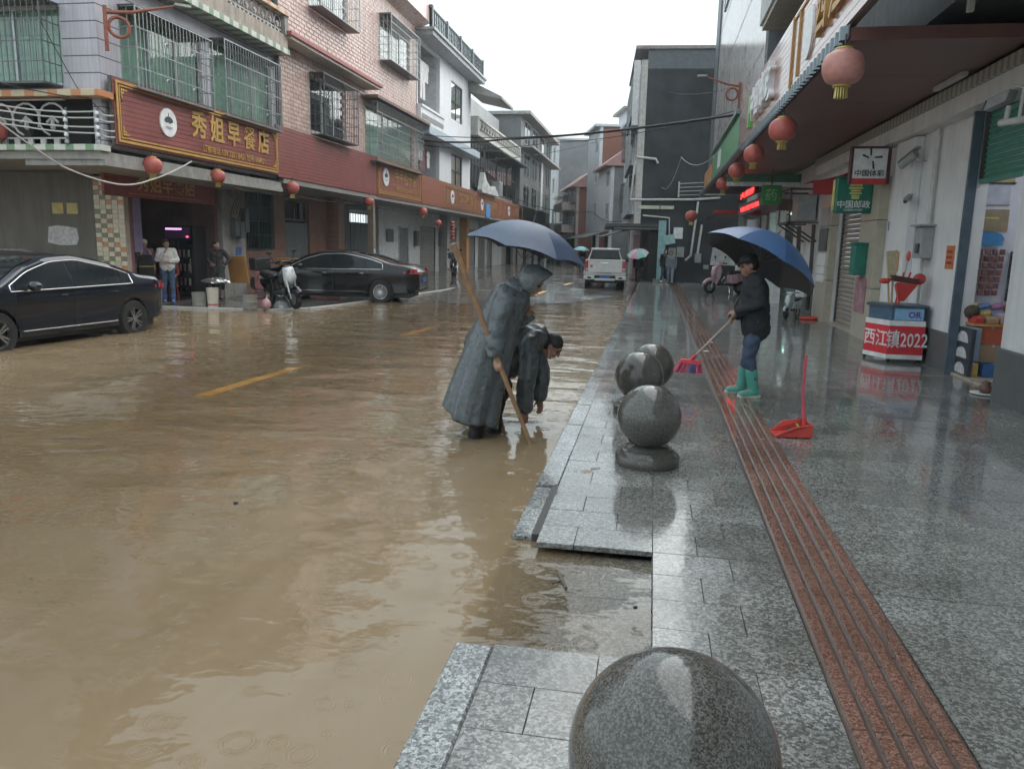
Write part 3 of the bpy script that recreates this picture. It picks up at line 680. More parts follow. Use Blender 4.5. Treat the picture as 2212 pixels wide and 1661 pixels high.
# its ground floor
M_PBR = tile_mat('pink_brown_tile', (.33,.175,.125), (.22,.11,.08), (.16,.11,.09), (.24,.1), .01, .35, .35)
b = B(); HG = [(23.35,25.1,1.35,3.2),(26.0,28.0,-.05,3.1)]; wall_b(b, 0, -13.0, -12.8, 22.6, 30.2, -.2, 3.5, HG); b.box(-12.8,-12.3,29.6,30.2,-.2,3.5)
obj('ground_wall', b, M_PBR, pk)
win(pk, 0, -12.8, 1, *HG[0], cols=2, frame=M_DFR, glass=M_DGLASS); cage(pk, 0, -12.8, 1, 23.35,25.1,1.37,3.18, d=.04, step=.1, hz=4, m=mat('green_black_bar', (.03,.06,.06), .4), plate=False)
M_STEEL = mat('steel_door', (.17,.19,.19), .35, .5)
for y0, y1 in ((26.03,26.98),(27.02,27.97)):
    d = obj('door', B().box(-12.92,-12.87,y0,y1,0,2.3), M_STEEL, pk, bevel=.01)
    for z0, z1 in ((.2,.95),(1.1,2.1)): obj('door_panel', B().box(-12.87,-12.855,y0+.15,y1-.15,z0,z1), M_STEEL, d, bevel=.006)
    obj('door_handle', B().box(-12.87,-12.82,y1-.1 if y0 < 26.5 else y0+.06,y1-.06 if y0 < 26.5 else y0+.1,1.0,1.25), M_ALU, d)
win(pk, 0, -12.86, 1, 26.03,27.97,2.38,3.08, cols=2, frame=M_STEEL, glass=M_DGLASS)
obj('arcade_ceiling', B().box(-13.0,-11.04,22.42,66,3.36,3.5), mat('arcade_soffit', (.22,.21,.2), .7, streak=.2), pk)
obj('back_wall', B().box(-17,-16.8,30.2,36.4,-.2,3.4).box(-17,-12.9,30.2,30.35,-.2,3.4), M_DARK, pk)
obj('folding_door', B().box(-12.95,-12.88,30.3,32.2,0,3.0).box(-12.93,-12.86,32.3,34.6,0,2.5), mat('blue_grey_door', (.07,.085,.1), .5), pk)
fd = B()
for i in range(14): fd.box(-12.86,-12.84,30.4+i*.3,30.42+i*.3,.1,2.9)
obj('door_grille', fd, M_DBAR, pk)
pc = thing('arcade_post', 'square brown post with peeling paint between the black sedan and the arcade', 'post', (-11.3, 30.6, 0)); obj('shaft', B().box(-11.42,-11.18,30.45,30.7,-.1,3.5), mat('peeling_brown', (.2,.15,.11), .7, streak=.6), pc); obj('poster', B().box(-11.18,-11.172,30.47,30.68,1.0,1.4), M_PAPER, pc)

# ================================================================ white house with laundry balconies
wh = thing('white_house', 'white house with laundry on its balconies and a dark roof railing', 'house', (-13, 42, 0))
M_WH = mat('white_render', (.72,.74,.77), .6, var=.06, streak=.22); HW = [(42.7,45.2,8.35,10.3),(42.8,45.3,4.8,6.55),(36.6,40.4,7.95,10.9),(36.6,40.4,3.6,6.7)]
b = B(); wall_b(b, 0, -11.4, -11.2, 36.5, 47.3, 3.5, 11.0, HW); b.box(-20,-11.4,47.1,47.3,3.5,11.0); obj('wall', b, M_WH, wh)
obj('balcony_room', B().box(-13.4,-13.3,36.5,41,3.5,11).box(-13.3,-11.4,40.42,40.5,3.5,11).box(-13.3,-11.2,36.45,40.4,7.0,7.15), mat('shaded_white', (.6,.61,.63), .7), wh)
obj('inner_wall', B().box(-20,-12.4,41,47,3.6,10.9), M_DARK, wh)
win(wh, 0, -11.2, 1, *HW[0], cols=2, rows=2, frame=M_DFR, curtain=M_PCURT); win(wh, 0, -11.2, 1, *HW[1], cols=2, rows=2, frame=M_DFR, curtain=M_BCURT)
obj('balcony_front', B().box(-11.2,-11.02,36.5,40.5,7.1,7.95), M_WH, wh); obj('balcony_rail', B().box(-11.25,-10.95,36.5,40.6,7.95,8.05), M_WH, wh)
rb_ = B()
for i in range(16):
    y = 36.7+i*.24; rb_.tube([(-11.0, y+.09*math.cos(a), 7.55+.12*math.sin(a)) for a in [q*.9 for q in range(8)]], .02, 5)
obj('relief_panel', rb_, M_ORN, wh)
obj('blue_soffit', B().box(-11.2,-10.6,36.5,47.3,6.72,7.08), mat('pale_blue_soffit', (.38,.45,.52), .6), wh)
obj('roof_slab', B().box(-20,-10.4,36.3,47.6,11.0,11.2).box(-20,-10.3,36.2,47.7,11.2,11.32), mat('grey_slab', (.36,.38,.4), .7, streak=.4), wh)
rl = B()
for i in range(36):
    y = 36.4+i*.31; rl.box(-10.56,-10.5,y,y+.05,11.32,12.15)
    if i % 2 == 0: rl.box(-10.55,-10.51,y,y+.31,11.6,11.65).box(-10.55,-10.51,y,y+.31,11.85,11.9)
for i in range(5): rl.box(-10.6,-10.45,36.4+i*2.7,36.6+i*2.7,11.32,12.3)
rl.box(-10.58,-10.48,36.3,47.5,12.15,12.22); obj('roof_railing', rl, mat('dark_railing', (.06,.08,.085), .5), wh)
obj('eave', B().add([(-11.2,46.6,10.45),(-9.2,46.6,10.0),(-9.2,50.5,10.0),(-11.2,50.5,10.45),(-11.2,46.6,11.1),(-9.2,46.6,10.15),(-9.2,50.5,10.15),(-11.2,50.5,11.1)], [(0,1,2,3),(4,5,6,7),(0,1,5,4),(1,2,6,5),(2,3,7,6),(3,0,4,7)]), M_CONC, wh)
def garment(par, x, y, z, w, h, kind, m, lab):
    b = B(); n = 10
    if kind == 'trousers': pts = [(-w/2,0),(w/2,0),(w/2+.04,-h),(w*.1,-h),(0,-h*.4),(-w*.12,-h),(-w/2-.03,-h)]
    else: pts = [(-w/2,0),(-w*.12,.0),(0,-.05),(w*.12,0),(w/2,0),(w*.8,-h*.3),(w*.6,-h*.36),(w*.5,-h*.25),(w*.5,-h),(-w*.5,-h),(-w*.5,-h*.25),(-w*.6,-h*.36),(-w*.8,-h*.3)]
    b.prism([(y+a, z+c) for a, c in pts], 0, x-.02, x+.03); o = obj('garment', b, m, None, bevel=.01)
    return tag(o, lab, 'clothing', 'laundry on the white house balconies')
M_CL = mat('white_cloth', (.7,.7,.7), .9); M_CLR = mat('maroon_cloth', (.2,.03,.04), .9)
garment(wh, -11.5, 38.3, 10.3, .75, 1.75, 'trousers', M_CL, 'white trousers hanging to dry on the upper white balcony'); garment(wh, -11.55, 39.1, 10.35, .6, .9, 'shirt', M_CL, 'white shirt drying beside the trousers on the upper balcony')
garment(wh, -11.5, 37.9, 6.45, .7, .8, 'shirt', M_CL, 'white shirt drying on the lower balcony'); garment(wh, -11.55, 38.4, 6.3, .9, 1.1, 'shirt', M_CLR, 'maroon shirt drying on the lower balcony'); garment(wh, -11.5, 39.3, 6.2, .4, .8, 'shirt', M_CL, 'small white top at the end of the lower washing line')
for z, nm in ((10.38, 'upper'), (6.5, 'lower')): tag(obj('washing_line', B().tube([(-11.5,36.6,z),(-11.5,38.4,z-.03),(-11.5,40.4,z)], .012, 5), M_DFR), 'washing line strung across the %s white balcony' % nm, 'washing line', 'washing lines')
# its ground floor
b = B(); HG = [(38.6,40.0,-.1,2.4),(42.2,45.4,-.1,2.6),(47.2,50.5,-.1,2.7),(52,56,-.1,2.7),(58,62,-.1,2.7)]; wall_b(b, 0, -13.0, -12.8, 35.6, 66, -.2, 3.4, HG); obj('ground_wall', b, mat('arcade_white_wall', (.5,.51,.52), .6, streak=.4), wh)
obj('door', B().box(-12.98,-12.9,38.6,40.0,-.1,2.4), mat('old_glass_door', (.14,.15,.15), .3), wh); obj('door_frame', B().box(-12.82,-12.76,38.5,38.6,-.1,2.5).box(-12.82,-12.76,40.0,40.1,-.1,2.5).box(-12.82,-12.76,38.6,40.0,2.4,2.5), M_ALU, wh)
M_SHUT = mat('grey_shutter', (.17,.165,.155), .5, .3)
for y0, y1, z1 in ((42.2,45.4,2.6),(47.2,50.5,2.7),(52,56,2.7),(58,62,2.7)): shutter(wh, 0, -12.9, 1, y0, y1, -.05, z1, M_SHUT, .13)
for y_, m_ in ((46.2, M_CONC), (51.2, mat('orange_wood', (.45,.2,.06), .5)), (57, M_CONC)): obj('pier', B().box(-12.8,-12.3,y_,y_+.7,-.2,3.4), m_, wh)
for y_ in (41.0, 46.0): obj('meter_box', B().box(-12.8,-12.6,y_,y_+.5,1.5,2.3), M_DBAR, wh, bevel=.01)
obj('mail_slot', B().box(-12.8,-12.74,36.6,37.6,1.7,2.3), M_DBAR, wh)

# ================================================================ farther left houses
gh = thing('balcony_house', 'cream house with relief balcony and a dark glazed veranda above the sign row', 'house', (-13, 55, 0))
obj('wall', B().box(-20,-11.4,47.4,63,3.5,9.0), M_CONC, gh)
obj('balcony_front', B().box(-11.4,-10.9,48,63.5,8.2,9.3), mat('cream_render', (.55,.55,.5), .65, streak=.4), gh); ornate(gh, 0, -10.85, 48.5, 63, 8.5, 9.15, M_CONC, .8)
obj('upper_wall', B().box(-20,-12.6,47.6,63,9.0,11.3), mat('grey_render', (.3,.31,.32), .7, streak=.5), gh)
for y0 in (48,52,56,60): win(gh, 0, -11.36, 1, y0+.2, y0+3.7, 5.2, 8.0, cols=4, rows=2, frame=M_DFR, rec=-.05, glass=M_DGLASS)
obj('veranda_roof', B().box(-11.4,-10.3,53,64,7.75,7.85), M_DBAR, gh)
obj('tarpaulin', B().prism([(48.5,5.0),(49.2,6.1),(50,5.6),(51.5,5.2),(52.5,5.5),(54,4.9),(48.6,4.85)], 0, -11.0, -10.7), mat('pale_tarpaulin', (.5,.52,.5), .6, scale=3, var=.4), gh)
obj('air_conditioner', B().box(-11.35,-10.8,54.6,55.8,5.0,6.0), M_ALU, gh, bevel=.03)
dk = thing('dark_grey_house', 'dark grey concrete house with glazed corner at the far end of the left row', 'house', (-14, 72, 0))
obj('wall', B().box(-22,-11.0,64,83,3.4,11.9), mat('dark_render', (.13,.135,.14), .7, streak=.5), dk)
for i in range(4):
    for j in range(3): win(dk, 0, -10.98, 1, 65.5+i*4.4, 68.6+i*4.4, 4.9+j*2.5, 6.7+j*2.5, cols=2, frame=M_ALU, rec=-.04, glass=M_DGLASS)
obj('roof_edge', B().box(-22,-10.2,63.6,83.5,11.9,12.15), M_CONC, dk)
obj('eave', B().box(-11.0,-10.0,64,83,9.4,9.55), M_CONC, dk); obj('stair_strip', B().box(-11.0,-10.85,75,76.2,5,11), M_WHITE, dk)
# ================================================================ right side: shop row under the awning
M_RW = mat('right_white_wall', (.70,.70,.71), .6, var=.1, scale=2, streak=.18); M_RBASE = mat('dark_grey_dado', (.075,.085,.085), .4)
M_CREAM = mat('cream_stone_pilaster', (.42,.38,.29), .35, var=.12); M_RSH = mat('beige_shutter', (.25,.215,.18), .5, .2, var=.12)
M_GSH = mat('green_shutter', (.045,.21,.15), .45, var=.15)
sr = thing('shop_row', 'row of white-walled shops with roller shutters under the right-hand awning', 'building', (4.5, 18, 0))
HR = [(10.0,12.05,-.02,3.62),(17.3,19.95,-.02,3.05),(26.2,33.5,-.02,2.95)]
b = B(); wall_b(b, 0, 4.3, 4.5, -6, 40, -.1, 4.4, HR); obj('wall', b, M_RW, sr)
obj('dado', B().box(4.27,4.3,12.1,15.1,-.05,.56), M_RBASE, sr); obj('dado', B().box(4.27,4.3,22.3,26.2,-.05,.75), M_RBASE, sr)
obj('pilaster', B().box(4.08,4.3,8.7,10.0,.62,3.6), M_RW, sr, bevel=.01); obj('pilaster_base', B().box(4.05,4.3,8.68,10.02,-.05,.62), M_RBASE, sr, bevel=.01)
for y0, y1 in ((16.0,17.25),(20.0,21.3)):
    for z0, z1 in ((-.05,1.0),(1.01,2.3),(2.31,3.1)): obj('pilaster', B().box(4.12,4.3,y0,y1,z0,z1), M_CREAM, sr, bevel=.008)
obj('pier', B().box(4.15,4.3,14.3,15.3,.56,3.6), M_RW, sr, bevel=.015)
obj('beam', B().box(4.05,4.3,-6,22,3.62,3.86), M_RW, sr)
M_TRIM = stripe_mat('grey_white_trim_tile', (.5,.5,.48), (.25,.25,.24), 5.5, 1); obj('trim_band', B().box(4.0,4.3,-6,22,3.862,4.02), M_TRIM, sr)
shutter(sr, 0, 4.42, -1, 17.35, 19.9, .02, 3.05, M_RSH, .105); obj('door_sill', B().box(4.2,4.5,17.25,19.98,-.04,.035), M_CREAM, sr)
g = shutter(sr, 0, 4.42, -1, 10.05, 12.0, 2.72, 3.62, M_GSH, .075); obj('shutter_rail', B().box(4.36,4.44,10.02,12.03,2.66,2.72), M_GSH, g)
obj('door_jamb', B().box(4.22,4.34,12.03,12.09,-.02,3.62), mat('blue_grey_jamb', (.06,.09,.12), .4), sr)
M_ROOM = mat('lit_shop_wall', (.66,.66,.74), .6, var=.06)
obj('shop_room', B().box(4.5,8.5,12.25,12.4,-.05,3.7).box(8.4,8.5,8.5,12.25,-.05,3.7).box(4.5,8.5,8.4,8.5,-.05,3.7).box(4.5,8.5,8.5,12.25,3.6,3.75), M_ROOM, sr)
obj('shop_floor', B().box(4.3,8.5,8.5,12.25,-.1,.03), mat('shop_floor_tile', (.4,.34,.26), .3), sr)
lt = thing('shop_ceiling_lamp', 'fluorescent lamp inside the corner grocery shop', 'lamp', (6, 11, 3.5)); obj('lamp_tube', B().box(5.2,6.6,11.0,11.06,3.5,3.55), glow('lamp_white', (.9,.95,1), 16), lt); obj('lamp_body', B().box(5.15,6.65,10.98,11.08,3.555,3.6), M_ALU, lt)
# wall fittings
M_GREY = mat('grey_plastic', (.28,.29,.29), .5); M_PIPE = mat('pvc_pipe', (.5,.5,.48), .45)
t = thing('meter_cabinet', 'grey electric meter cabinet with conduit on the white wall above the brooms', 'meter cabinet', (4.2, 13.6, 1.6))
obj('cabinet', B().box(4.12,4.3,13.35,13.75,1.62,2.12), M_GREY, t, bevel=.015); obj('cabinet_lid', B().box(4.06,4.3,13.3,13.8,2.12,2.15), M_GREY, t); obj('breaker', B().box(4.09,4.12,13.42,13.55,1.7,1.85), M_DFR, t); obj('conduit', B().tube([(4.24,13.5,2.15),(4.24,13.5,3.6)], .035, 8).tube([(4.24,13.6,.6),(4.24,13.6,1.62)], .025, 8), M_PIPE, t)
t = thing('wall_notice', 'small orange-red paper notice on the white pier beside the grocery door', 'notice', (4.29, 12.6, 1.5)); obj('sheet', B().box(4.285,4.3,12.42,12.72,1.48,1.82), mat('orange_paper', (.5,.14,.04), .7), t)
for q in range(3): obj('print_line', B().box(4.281,4.285,12.46,12.68,1.55+q*.08,1.59+q*.08), mat('dark_red_ink', (.25,.02,.015), .7), t)
t = thing('door_plate', 'small blue address plate on the white wall by the post office', 'sign', (4.29, 15.6, 2.1)); obj('plate', B().box(4.28,4.3,15.45,15.85,2.1,2.27), MATS['blue_plate'], t)
def cctv(name, lab, loc, aim, s=1):
    t = thing(name, lab, 'camera', loc); L = Vector(loc); a = Vector(aim).normalized()
    obj('housing', B().tube([L, L+a*.28*s], [.055*s, .055*s], 12), M_GREY, t, smooth=2); obj('sunshade', B().obox(L+a*.13*s+Vector((0,0,.062*s)), a, a.cross(Vector((0,0,1))), (0,0,1), .17*s, .06*s, .008*s), M_GREY, t)
    obj('lens', B().tube([L+a*.28*s, L+a*.29*s], .042*s, 12), M_DFR, t); obj('bracket', B().tube([L+a*.05*s, L+Vector((.06,.02,-.1))*s, (4.3, L.y+.03, L.z-.1*s)], .014*s, 6), M_PIPE, t)
cctv('security_camera', 'grey bullet security camera high on the white wall', (4.12,14.1,3.3), (-.3,.5,-.35), 1.2)
cctv('security_camera', 'small white security camera halfway up the wall, below the grey bullet camera', (4.16,14.3,2.62), (-.4,-.5,-.3), .7)
t = thing('security_camera', 'white bracketed floodlight camera on a pipe arm above the green shutter', 'camera', (3.9, 10.1, 3.4)); obj('arm', B().tube([(4.3,9.6,3.22),(3.86,10.25,3.2)], .04, 10).tube([(3.9,10.2,3.2),(3.9,10.15,3.38)], .03, 8).tube([(3.98,10.05,3.2),(3.98,10.02,3.55),(3.9,10.1,3.58)], .02, 8), M_PIPE, t)
obj('housing', B().obox((3.84,10.25,3.45), (-.6,.75,-.3), (.78,.62,0), (.19,-.23,.95), .13, .09, .07), M_GREY, t, bevel=.015)
obj('panel', B().obox((3.75,10.36,3.41), (-.6,.75,-.3), (.78,.62,0), (.19,-.23,.95), .006, .075, .055), mat('blue_black_panel', (.03,.05,.09), .2), t)
# projecting signs
M_PG = mat('post_green', (.008,.14,.10), .35); M_SY = mat('sign_yellow', (.65,.6,.15), .4); M_SW = MATS['sign_white']; M_SR = mat('sign_red', (.45,.03,.03), .4)
t = thing('post_office_sign', 'dark green projecting sign with yellow striped emblem and four white characters', 'sign', (3.8, 16.5, 2.4))
obj('box', B().box(3.42,4.14,16.5,16.64,2.44,3.14), M_PG, t, bevel=.05); obj('edge_strip', B().box(3.4,3.42,16.5,16.64,2.5,3.08), M_SY, t)
eb = B()
for i, (w, z) in enumerate(((.05,3.02),(.13,2.97),(.13,2.92),(.11,2.87),(.11,2.82),(.09,2.77),(.07,2.73))): eb.box(3.8-w+.02*(i%2),3.8+w-.015*(i%2),16.49,16.5,z-.017,z+.017)
obj('emblem', eb, M_SY, t); text('中国邮政', .155, M_SW, t, (3.78,16.492,2.6), (1,0,0), (0,0,1), offset=.001); text('CHINA POST', .06, M_SW, t, (3.78,16.492,2.5), (1,0,0), (0,0,1))
t = thing('lottery_sign', 'white light-box sign with pinwheel emblem and red base, above the green post sign', 'sign', (3.8, 15.5, 2.9))
obj('box', B().box(3.48,4.06,15.5,15.64,3.02,3.54), M_SW, t); obj('base', B().box(3.48,4.06,15.49,15.65,2.92,3.018), M_SR, t); obj('surround', B().box(3.44,3.478,15.49,15.66,2.92,3.58).box(4.062,4.12,15.49,15.66,2.92,3.58).box(3.478,4.062,15.49,15.66,3.542,3.58), mat('dark_maroon_frame', (.06,.02,.025), .5), t)
lb = B()
for a, l in ((100,.13),(10,.13),(-75,.14),(160,.12)):
    a = R(a); d = Vector((math.cos(a), 0, math.sin(a))); n_ = Vector((-d.z, 0, d.x)); c = Vector((3.79,15.494,3.37))+d*.05
    lb.add([c-n_*.005, c+d*l-n_*.022, c+d*l*1.02+n_*.016, c+n_*.022, c-n_*.005+Vector((0,.004,0)), c+d*l-n_*.022+Vector((0,.004,0)), c+d*l*1.02+n_*.016+Vector((0,.004,0)), c+n_*.022+Vector((0,.004,0))], [(0,1,2,3),(4,5,6,7),(0,1,5,4),(1,2,6,5),(2,3,7,6),(3,0,4,7)])
obj('emblem', lb, MATS['emblem_ink'], t); text('中国体彩', .13, MATS['emblem_ink'], t, (3.77,15.493,3.1), (1,0,0), (0,0,1), offset=.0008)
t = thing('red_canopy_cloth', 'red cloth canopy sagging behind the post office sign', 'canopy', (3.6, 18, 2.8))
cb_ = B(); n = 9; vs = []
for i in range(n):
    a = i/(n-1); xx = 3.2+a*1.0; zz = 3.15+.28*a**1.5; vs += [(xx,17.6,zz),(xx,18.9,zz+.02),(xx,17.55,zz-.38+.2*abs(a-.5))]
cb_.add(vs, [(3*i,3*i+1,3*i+4,3*i+3) for i in range(n-1)]+[(3*i,3*i+3,3*i+5,3*i+2) for i in range(n-1)]); obj('cloth', cb_, mat('red_cloth', (.3,.02,.02), .8), t, smooth=True)
t = thing('letter_box', 'green wall-mounted letter box beside the beige shutter', 'letter box', (4.1, 16.7, 1.2)); obj('body', B().box(3.88,4.12,16.45,16.8,1.25,1.85), M_PG, t, bevel=.02); obj('lid', B().box(3.86,4.12,16.43,16.82,1.85,1.88), M_PG, t); obj('hook', B().tube([(4.12,16.44,1.88),(4.12,16.36,1.9),(4.12,16.34,1.86)], .01, 6), M_ALU, t)
t = thing('poster', 'pinkish poster on the pilaster under the green letter box', 'poster', (4.11, 16.7, .6)); obj('sheet', B().box(4.1,4.12,16.3,17.1,.5,1.2), mat('pink_poster', (.34,.16,.19), .5, var=.5, scale=5), t)
t = thing('menu_board', 'narrow grey notice boards stacked on the cream pilaster', 'board', (4.1, 20.5, 1)); 
for z0, z1, m_ in ((2.3,2.75,M_GREY),(1.7,2.25,M_DBAR),(1.35,1.65,M_RW),(1.15,1.33,M_RW),(.95,1.12,M_RW)): obj('plate', B().box(4.09,4.12,20.2,21.1,z0,z1), m_, t)
t = thing('house_number', 'small dark hook-shaped mark on the wall above the cream pilaster', 'sign', (4.29, 20.8, 3.3)); obj('mark', B().tube([(4.28,21.0,3.42),(4.28,20.7,3.44),(4.28,20.7,3.3),(4.28,20.85,3.2)], .02, 6), M_DFR, t)
# pharmacy front
M_BRN = mat('brown_shopfront', (.10,.055,.05), .4)
ph = thing('pharmacy', 'pharmacy shopfront with white columns, brown panels and a green-lit doorway', 'shopfront', (4, 29.5, 0))
obj('column', B().tube([(3.4,32.6,0),(3.4,32.6,3.0)], .17, 16), M_WHITE, ph, smooth=2)
for y_ in (30.3,28.3,26.6): obj('column', B().box(3.85,4.1,y_,y_+.25,0,3.0), M_WHITE, ph)
for y0, y1 in ((30.6,32.3),(28.6,30.3)): obj('panel', B().box(4.0,4.06,y0,y1,1.95,2.95), M_BRN, ph)
obj('panel', B().box(4.0,4.06,30.6,33.5,.0,1.94), M_BRN, ph); obj('header', B().box(3.8,4.25,26.5,33.5,2.95,3.3), M_BRN, ph)
obj('door_lintel', B().box(3.95,4.1,26.9,28.25,1.86,1.96), M_DFR, ph)
pn = B().box(4.02,4.04,26.9,28.2,.03,1.85); obj('door_glass', pn, M_GLASS, ph); obj('doorway', B().box(4.9,5,26.3,33.4,0,3), mat('pharmacy_interior', (.3,.4,.36), .6), ph)
lt = thing('pharmacy_lamp', 'green-white strip lamp glowing inside the pharmacy doorway', 'lamp', (4.7, 27.6, 1.9)); obj('tube', B().box(4.6,4.66,26.9,28.4,1.7,1.82), glow('lamp_mint', (.5,1,.82), 3.0), lt)
t = thing('pharmacy_sign', 'square green hanging sign with the character 药', 'sign', (3.2, 24, 3)); obj('board', B().box(2.97,3.51,24,24.08,3.0,3.54), mat('pharmacy_green', (.02,.2,.035), .4), t, bevel=.01); text('药', .36, mat('pale_green_print', (.2,.42,.2), .5), t, (3.24,23.995,3.24), (1,0,0), (0,0,1), offset=.004); obj('hanger', B().tube([(3.24,24.04,3.54),(3.24,24.04,4.0)], .02, 6), M_DFR, t)
led = glow('red_led', (1,.03,.03), 2.4)
t = thing('led_sign', 'red dot-matrix sign with scrolling text under the awning, beside the green 药 sign', 'sign', (3, 26, 2.8))
obj('box', B().add([(2.6,26.25,2.72),(3.2,26.05,2.98),(3.2,26.2,2.98),(2.6,26.4,2.72),(2.6,26.25,3.08),(3.2,26.05,3.32),(3.2,26.2,3.32),(2.6,26.4,3.08)], [(3,2,1,0),(4,5,6,7),(0,1,5,4),(1,2,6,5),(2,3,7,6),(3,0,4,7)]), M_DFR, t)
text('欢迎光临', .15, led, t, (2.9,26.12,3.02), (.92,-.3,.4), (-.1,0,1), offset=.004, name='led_text')
t = thing('led_strip_sign', 'upper red glowing sign slanting under the far awning', 'sign', (2.8, 27, 3.4)); obj('box', B().obox((2.92,27.2,3.5), (.5,-.75,.3), (.8,.55,0), (0,0,1), .5, .03, .14), M_DFR, t); text('大药房', .2, led, t, (2.9,27.1,3.5), (.62,-.72,.36), (0,0,1), offset=.006, name='led_text')
rf = thing('red_fascia', 'red-lit plastic fascia board under the far end of the awning', 'sign', (2.9, 32, 3)); obj('board', B().box(2.1,4.2,30.5,30.6,3.0,3.12), mat('red_plastic', (.4,.03,.03), .35), rf); obj('soffit', B().box(2.1,4.2,30.6,36,2.98,3.0), M_BRN, rf)
wb_ = thing('sign_beam', 'white steel beam with green board crossing below the awning', 'beam', (3, 25.5, 3.7)); obj('beam', B().box(2.1,4.28,25.5,25.6,3.62,3.74), M_WHITE, wb_); obj('board', B().box(2.1,4.28,25.55,25.62,3.74,3.98), mat('dull_green_board', (.05,.17,.1), .5), wb_)
ac = thing('air_conditioner_rack', 'black steel bracket rack with air conditioner and cables on the white wall', 'bracket', (4, 23.5, 2))
obj('unit', B().box(3.75,4.25,22.6,23.4,2.5,3.2), M_GREY, ac, bevel=.02)
fr_ = B()
for z in (2.42,3.3): fr_.box(3.5,4.3,22.4,22.46,z,z+.05).box(3.5,4.3,24.2,24.26,z,z+.05).box(3.5,3.55,22.4,24.26,z,z+.05)
for y_ in (22.43,23.3,24.23): fr_.tube([(3.55,y_,2.42),(4.28,y_,1.95)], .025, 6)
for y_ in (22.43,24.23): fr_.box(3.52,3.56,y_-.02,y_+.02,2.42,3.35)
obj('frame', fr_, M_DFR, ac); obj('cable', B().tube([(4.2,22.5,2.4),(4.22,22.5,1.2),(4.22,22.6,.1)], .05, 6), M_DFR, ac); obj('cable', B().tube([(4.1,24.1,2.4),(4.2,24.1,.1)], .06, 6), M_DFR, ac)
# ---------------- awning: ceiling, corrugated edge, fascia
M_CEIL = mat('maroon_ceiling', (.13,.06,.06), .5, var=.2, scale=2); M_GUT = mat('blue_grey_metal', (.13,.16,.18), .35, .5, var=.2)
aw = thing('awning', 'long shop awning with dark maroon underside and corrugated metal edge', 'awning', (3, 22, 4))
for i in range(13): obj('ceiling_panel', B().box(2.06,4.0,9.85+i*2.02,9.85+(i+1)*2.02-.012,4.06,4.09), M_CEIL, aw)
obj('roof_sheet', B().box(2.05,4.3,9.83,36.2,4.1,4.15), M_DBAR, aw); obj('end_beam', B().box(2.04,4.25,9.75,9.83,4.02,4.16), mat('red_brown_beam', (.13,.05,.045), .5), aw)
cg = B(); n = 26*16; vs = []
for i in range(n+1):
    y = 9.75+26*i/n; o_ = .035*(1 if (i % 4) in (0, 1) else -1)
    vs += [(1.98+o_, y, 4.05), (1.98+o_, y, 4.2)]
cg.add(vs, [(2*i, 2*i+2, 2*i+3, 2*i+1) for i in range(n)]); obj('corrugated_edge', cg, M_GUT, aw)
obj('gutter', B().tube([(1.96,20,4.12),(1.9,36.5,4.02)], .09, 10), M_GUT, aw)
obj('strip_light', B().box(3.84,3.92,11.6,12.7,4.0,4.055), mat('unlit_tube', (.5,.5,.5), .4), aw)
M_FSL = mat('glossy_russet_slat', (.34,.16,.135), .24, var=.12, scale=3, coat=.5)
fa = thing('awning_sign', 'slatted russet sign fascia along the awning edge with gold strokes, seen edge-on', 'sign', (2, 14, 4.2))
obj('backing', B().box(2.03,2.1,3.5,21.6,4.2,5.36), M_DFR, fa); slats(fa, 0, 2.0, 2.03, 3.5, 21.6, 4.21, 5.35, 11, M_FSL)
n_ = 28; ld = B().loft([[(cc, 12.2+.34*math.cos(2*math.pi*q/n_), 4.72+.36*math.sin(2*math.pi*q/n_)) for q in range(n_)] for cc in (1.965,1.998)]); obj('logo_disc', ld, M_SW, fa)
obj('gold_border', B().box(1.97,1.998,13.6,13.66,4.25,5.3).box(1.97,1.998,13.0,13.05,4.3,5.25).box(1.98,1.998,5,13.6,5.24,5.28), M_GOLD2, fa)
for i, ch in enumerate('西江超市'): text(ch, .7, M_GOLD2, fa, (1.97, 11.2-i*.85, 4.75), (0,-1,0), (0,0,1), offset=.012, extrude=.03, name='character')
for i, ch in enumerate('中国邮政'): text(ch, .72, M_SW, fa, (1.95, 18.2-i*.8, 4.72), (0,-1,0), (0,0,1), offset=.014, extrude=.05, name='character')
obj('green_stroke', B().box(1.93,1.998,18.9,19.1,4.4,5.1), mat('bright_green_letter', (.12,.5,.08), .4), fa)
gs = thing('green_signboard', 'green shop signboard beyond the slatted fascia on the right', 'sign', (2, 26, 4.2)); obj('board', B().box(2.0,2.1,21.7,31,4.2,5.15), mat('mid_green_board', (.05,.25,.09), .4), gs); obj('roof_edge', B().box(1.9,2.3,21.7,31,5.15,5.24), M_GUT, gs); obj('badge', B().box(1.985,2.0,27.4,28.6,4.4,4.95), M_SW, gs)
os_ = thing('orange_signboard', 'faded orange signboard at the far end of the right awning', 'sign', (2, 33.5, 4.2)); obj('board', B().box(2.0,2.08,31.4,36,4.05,4.9), mat('faded_orange', (.4,.17,.05), .5), os_)
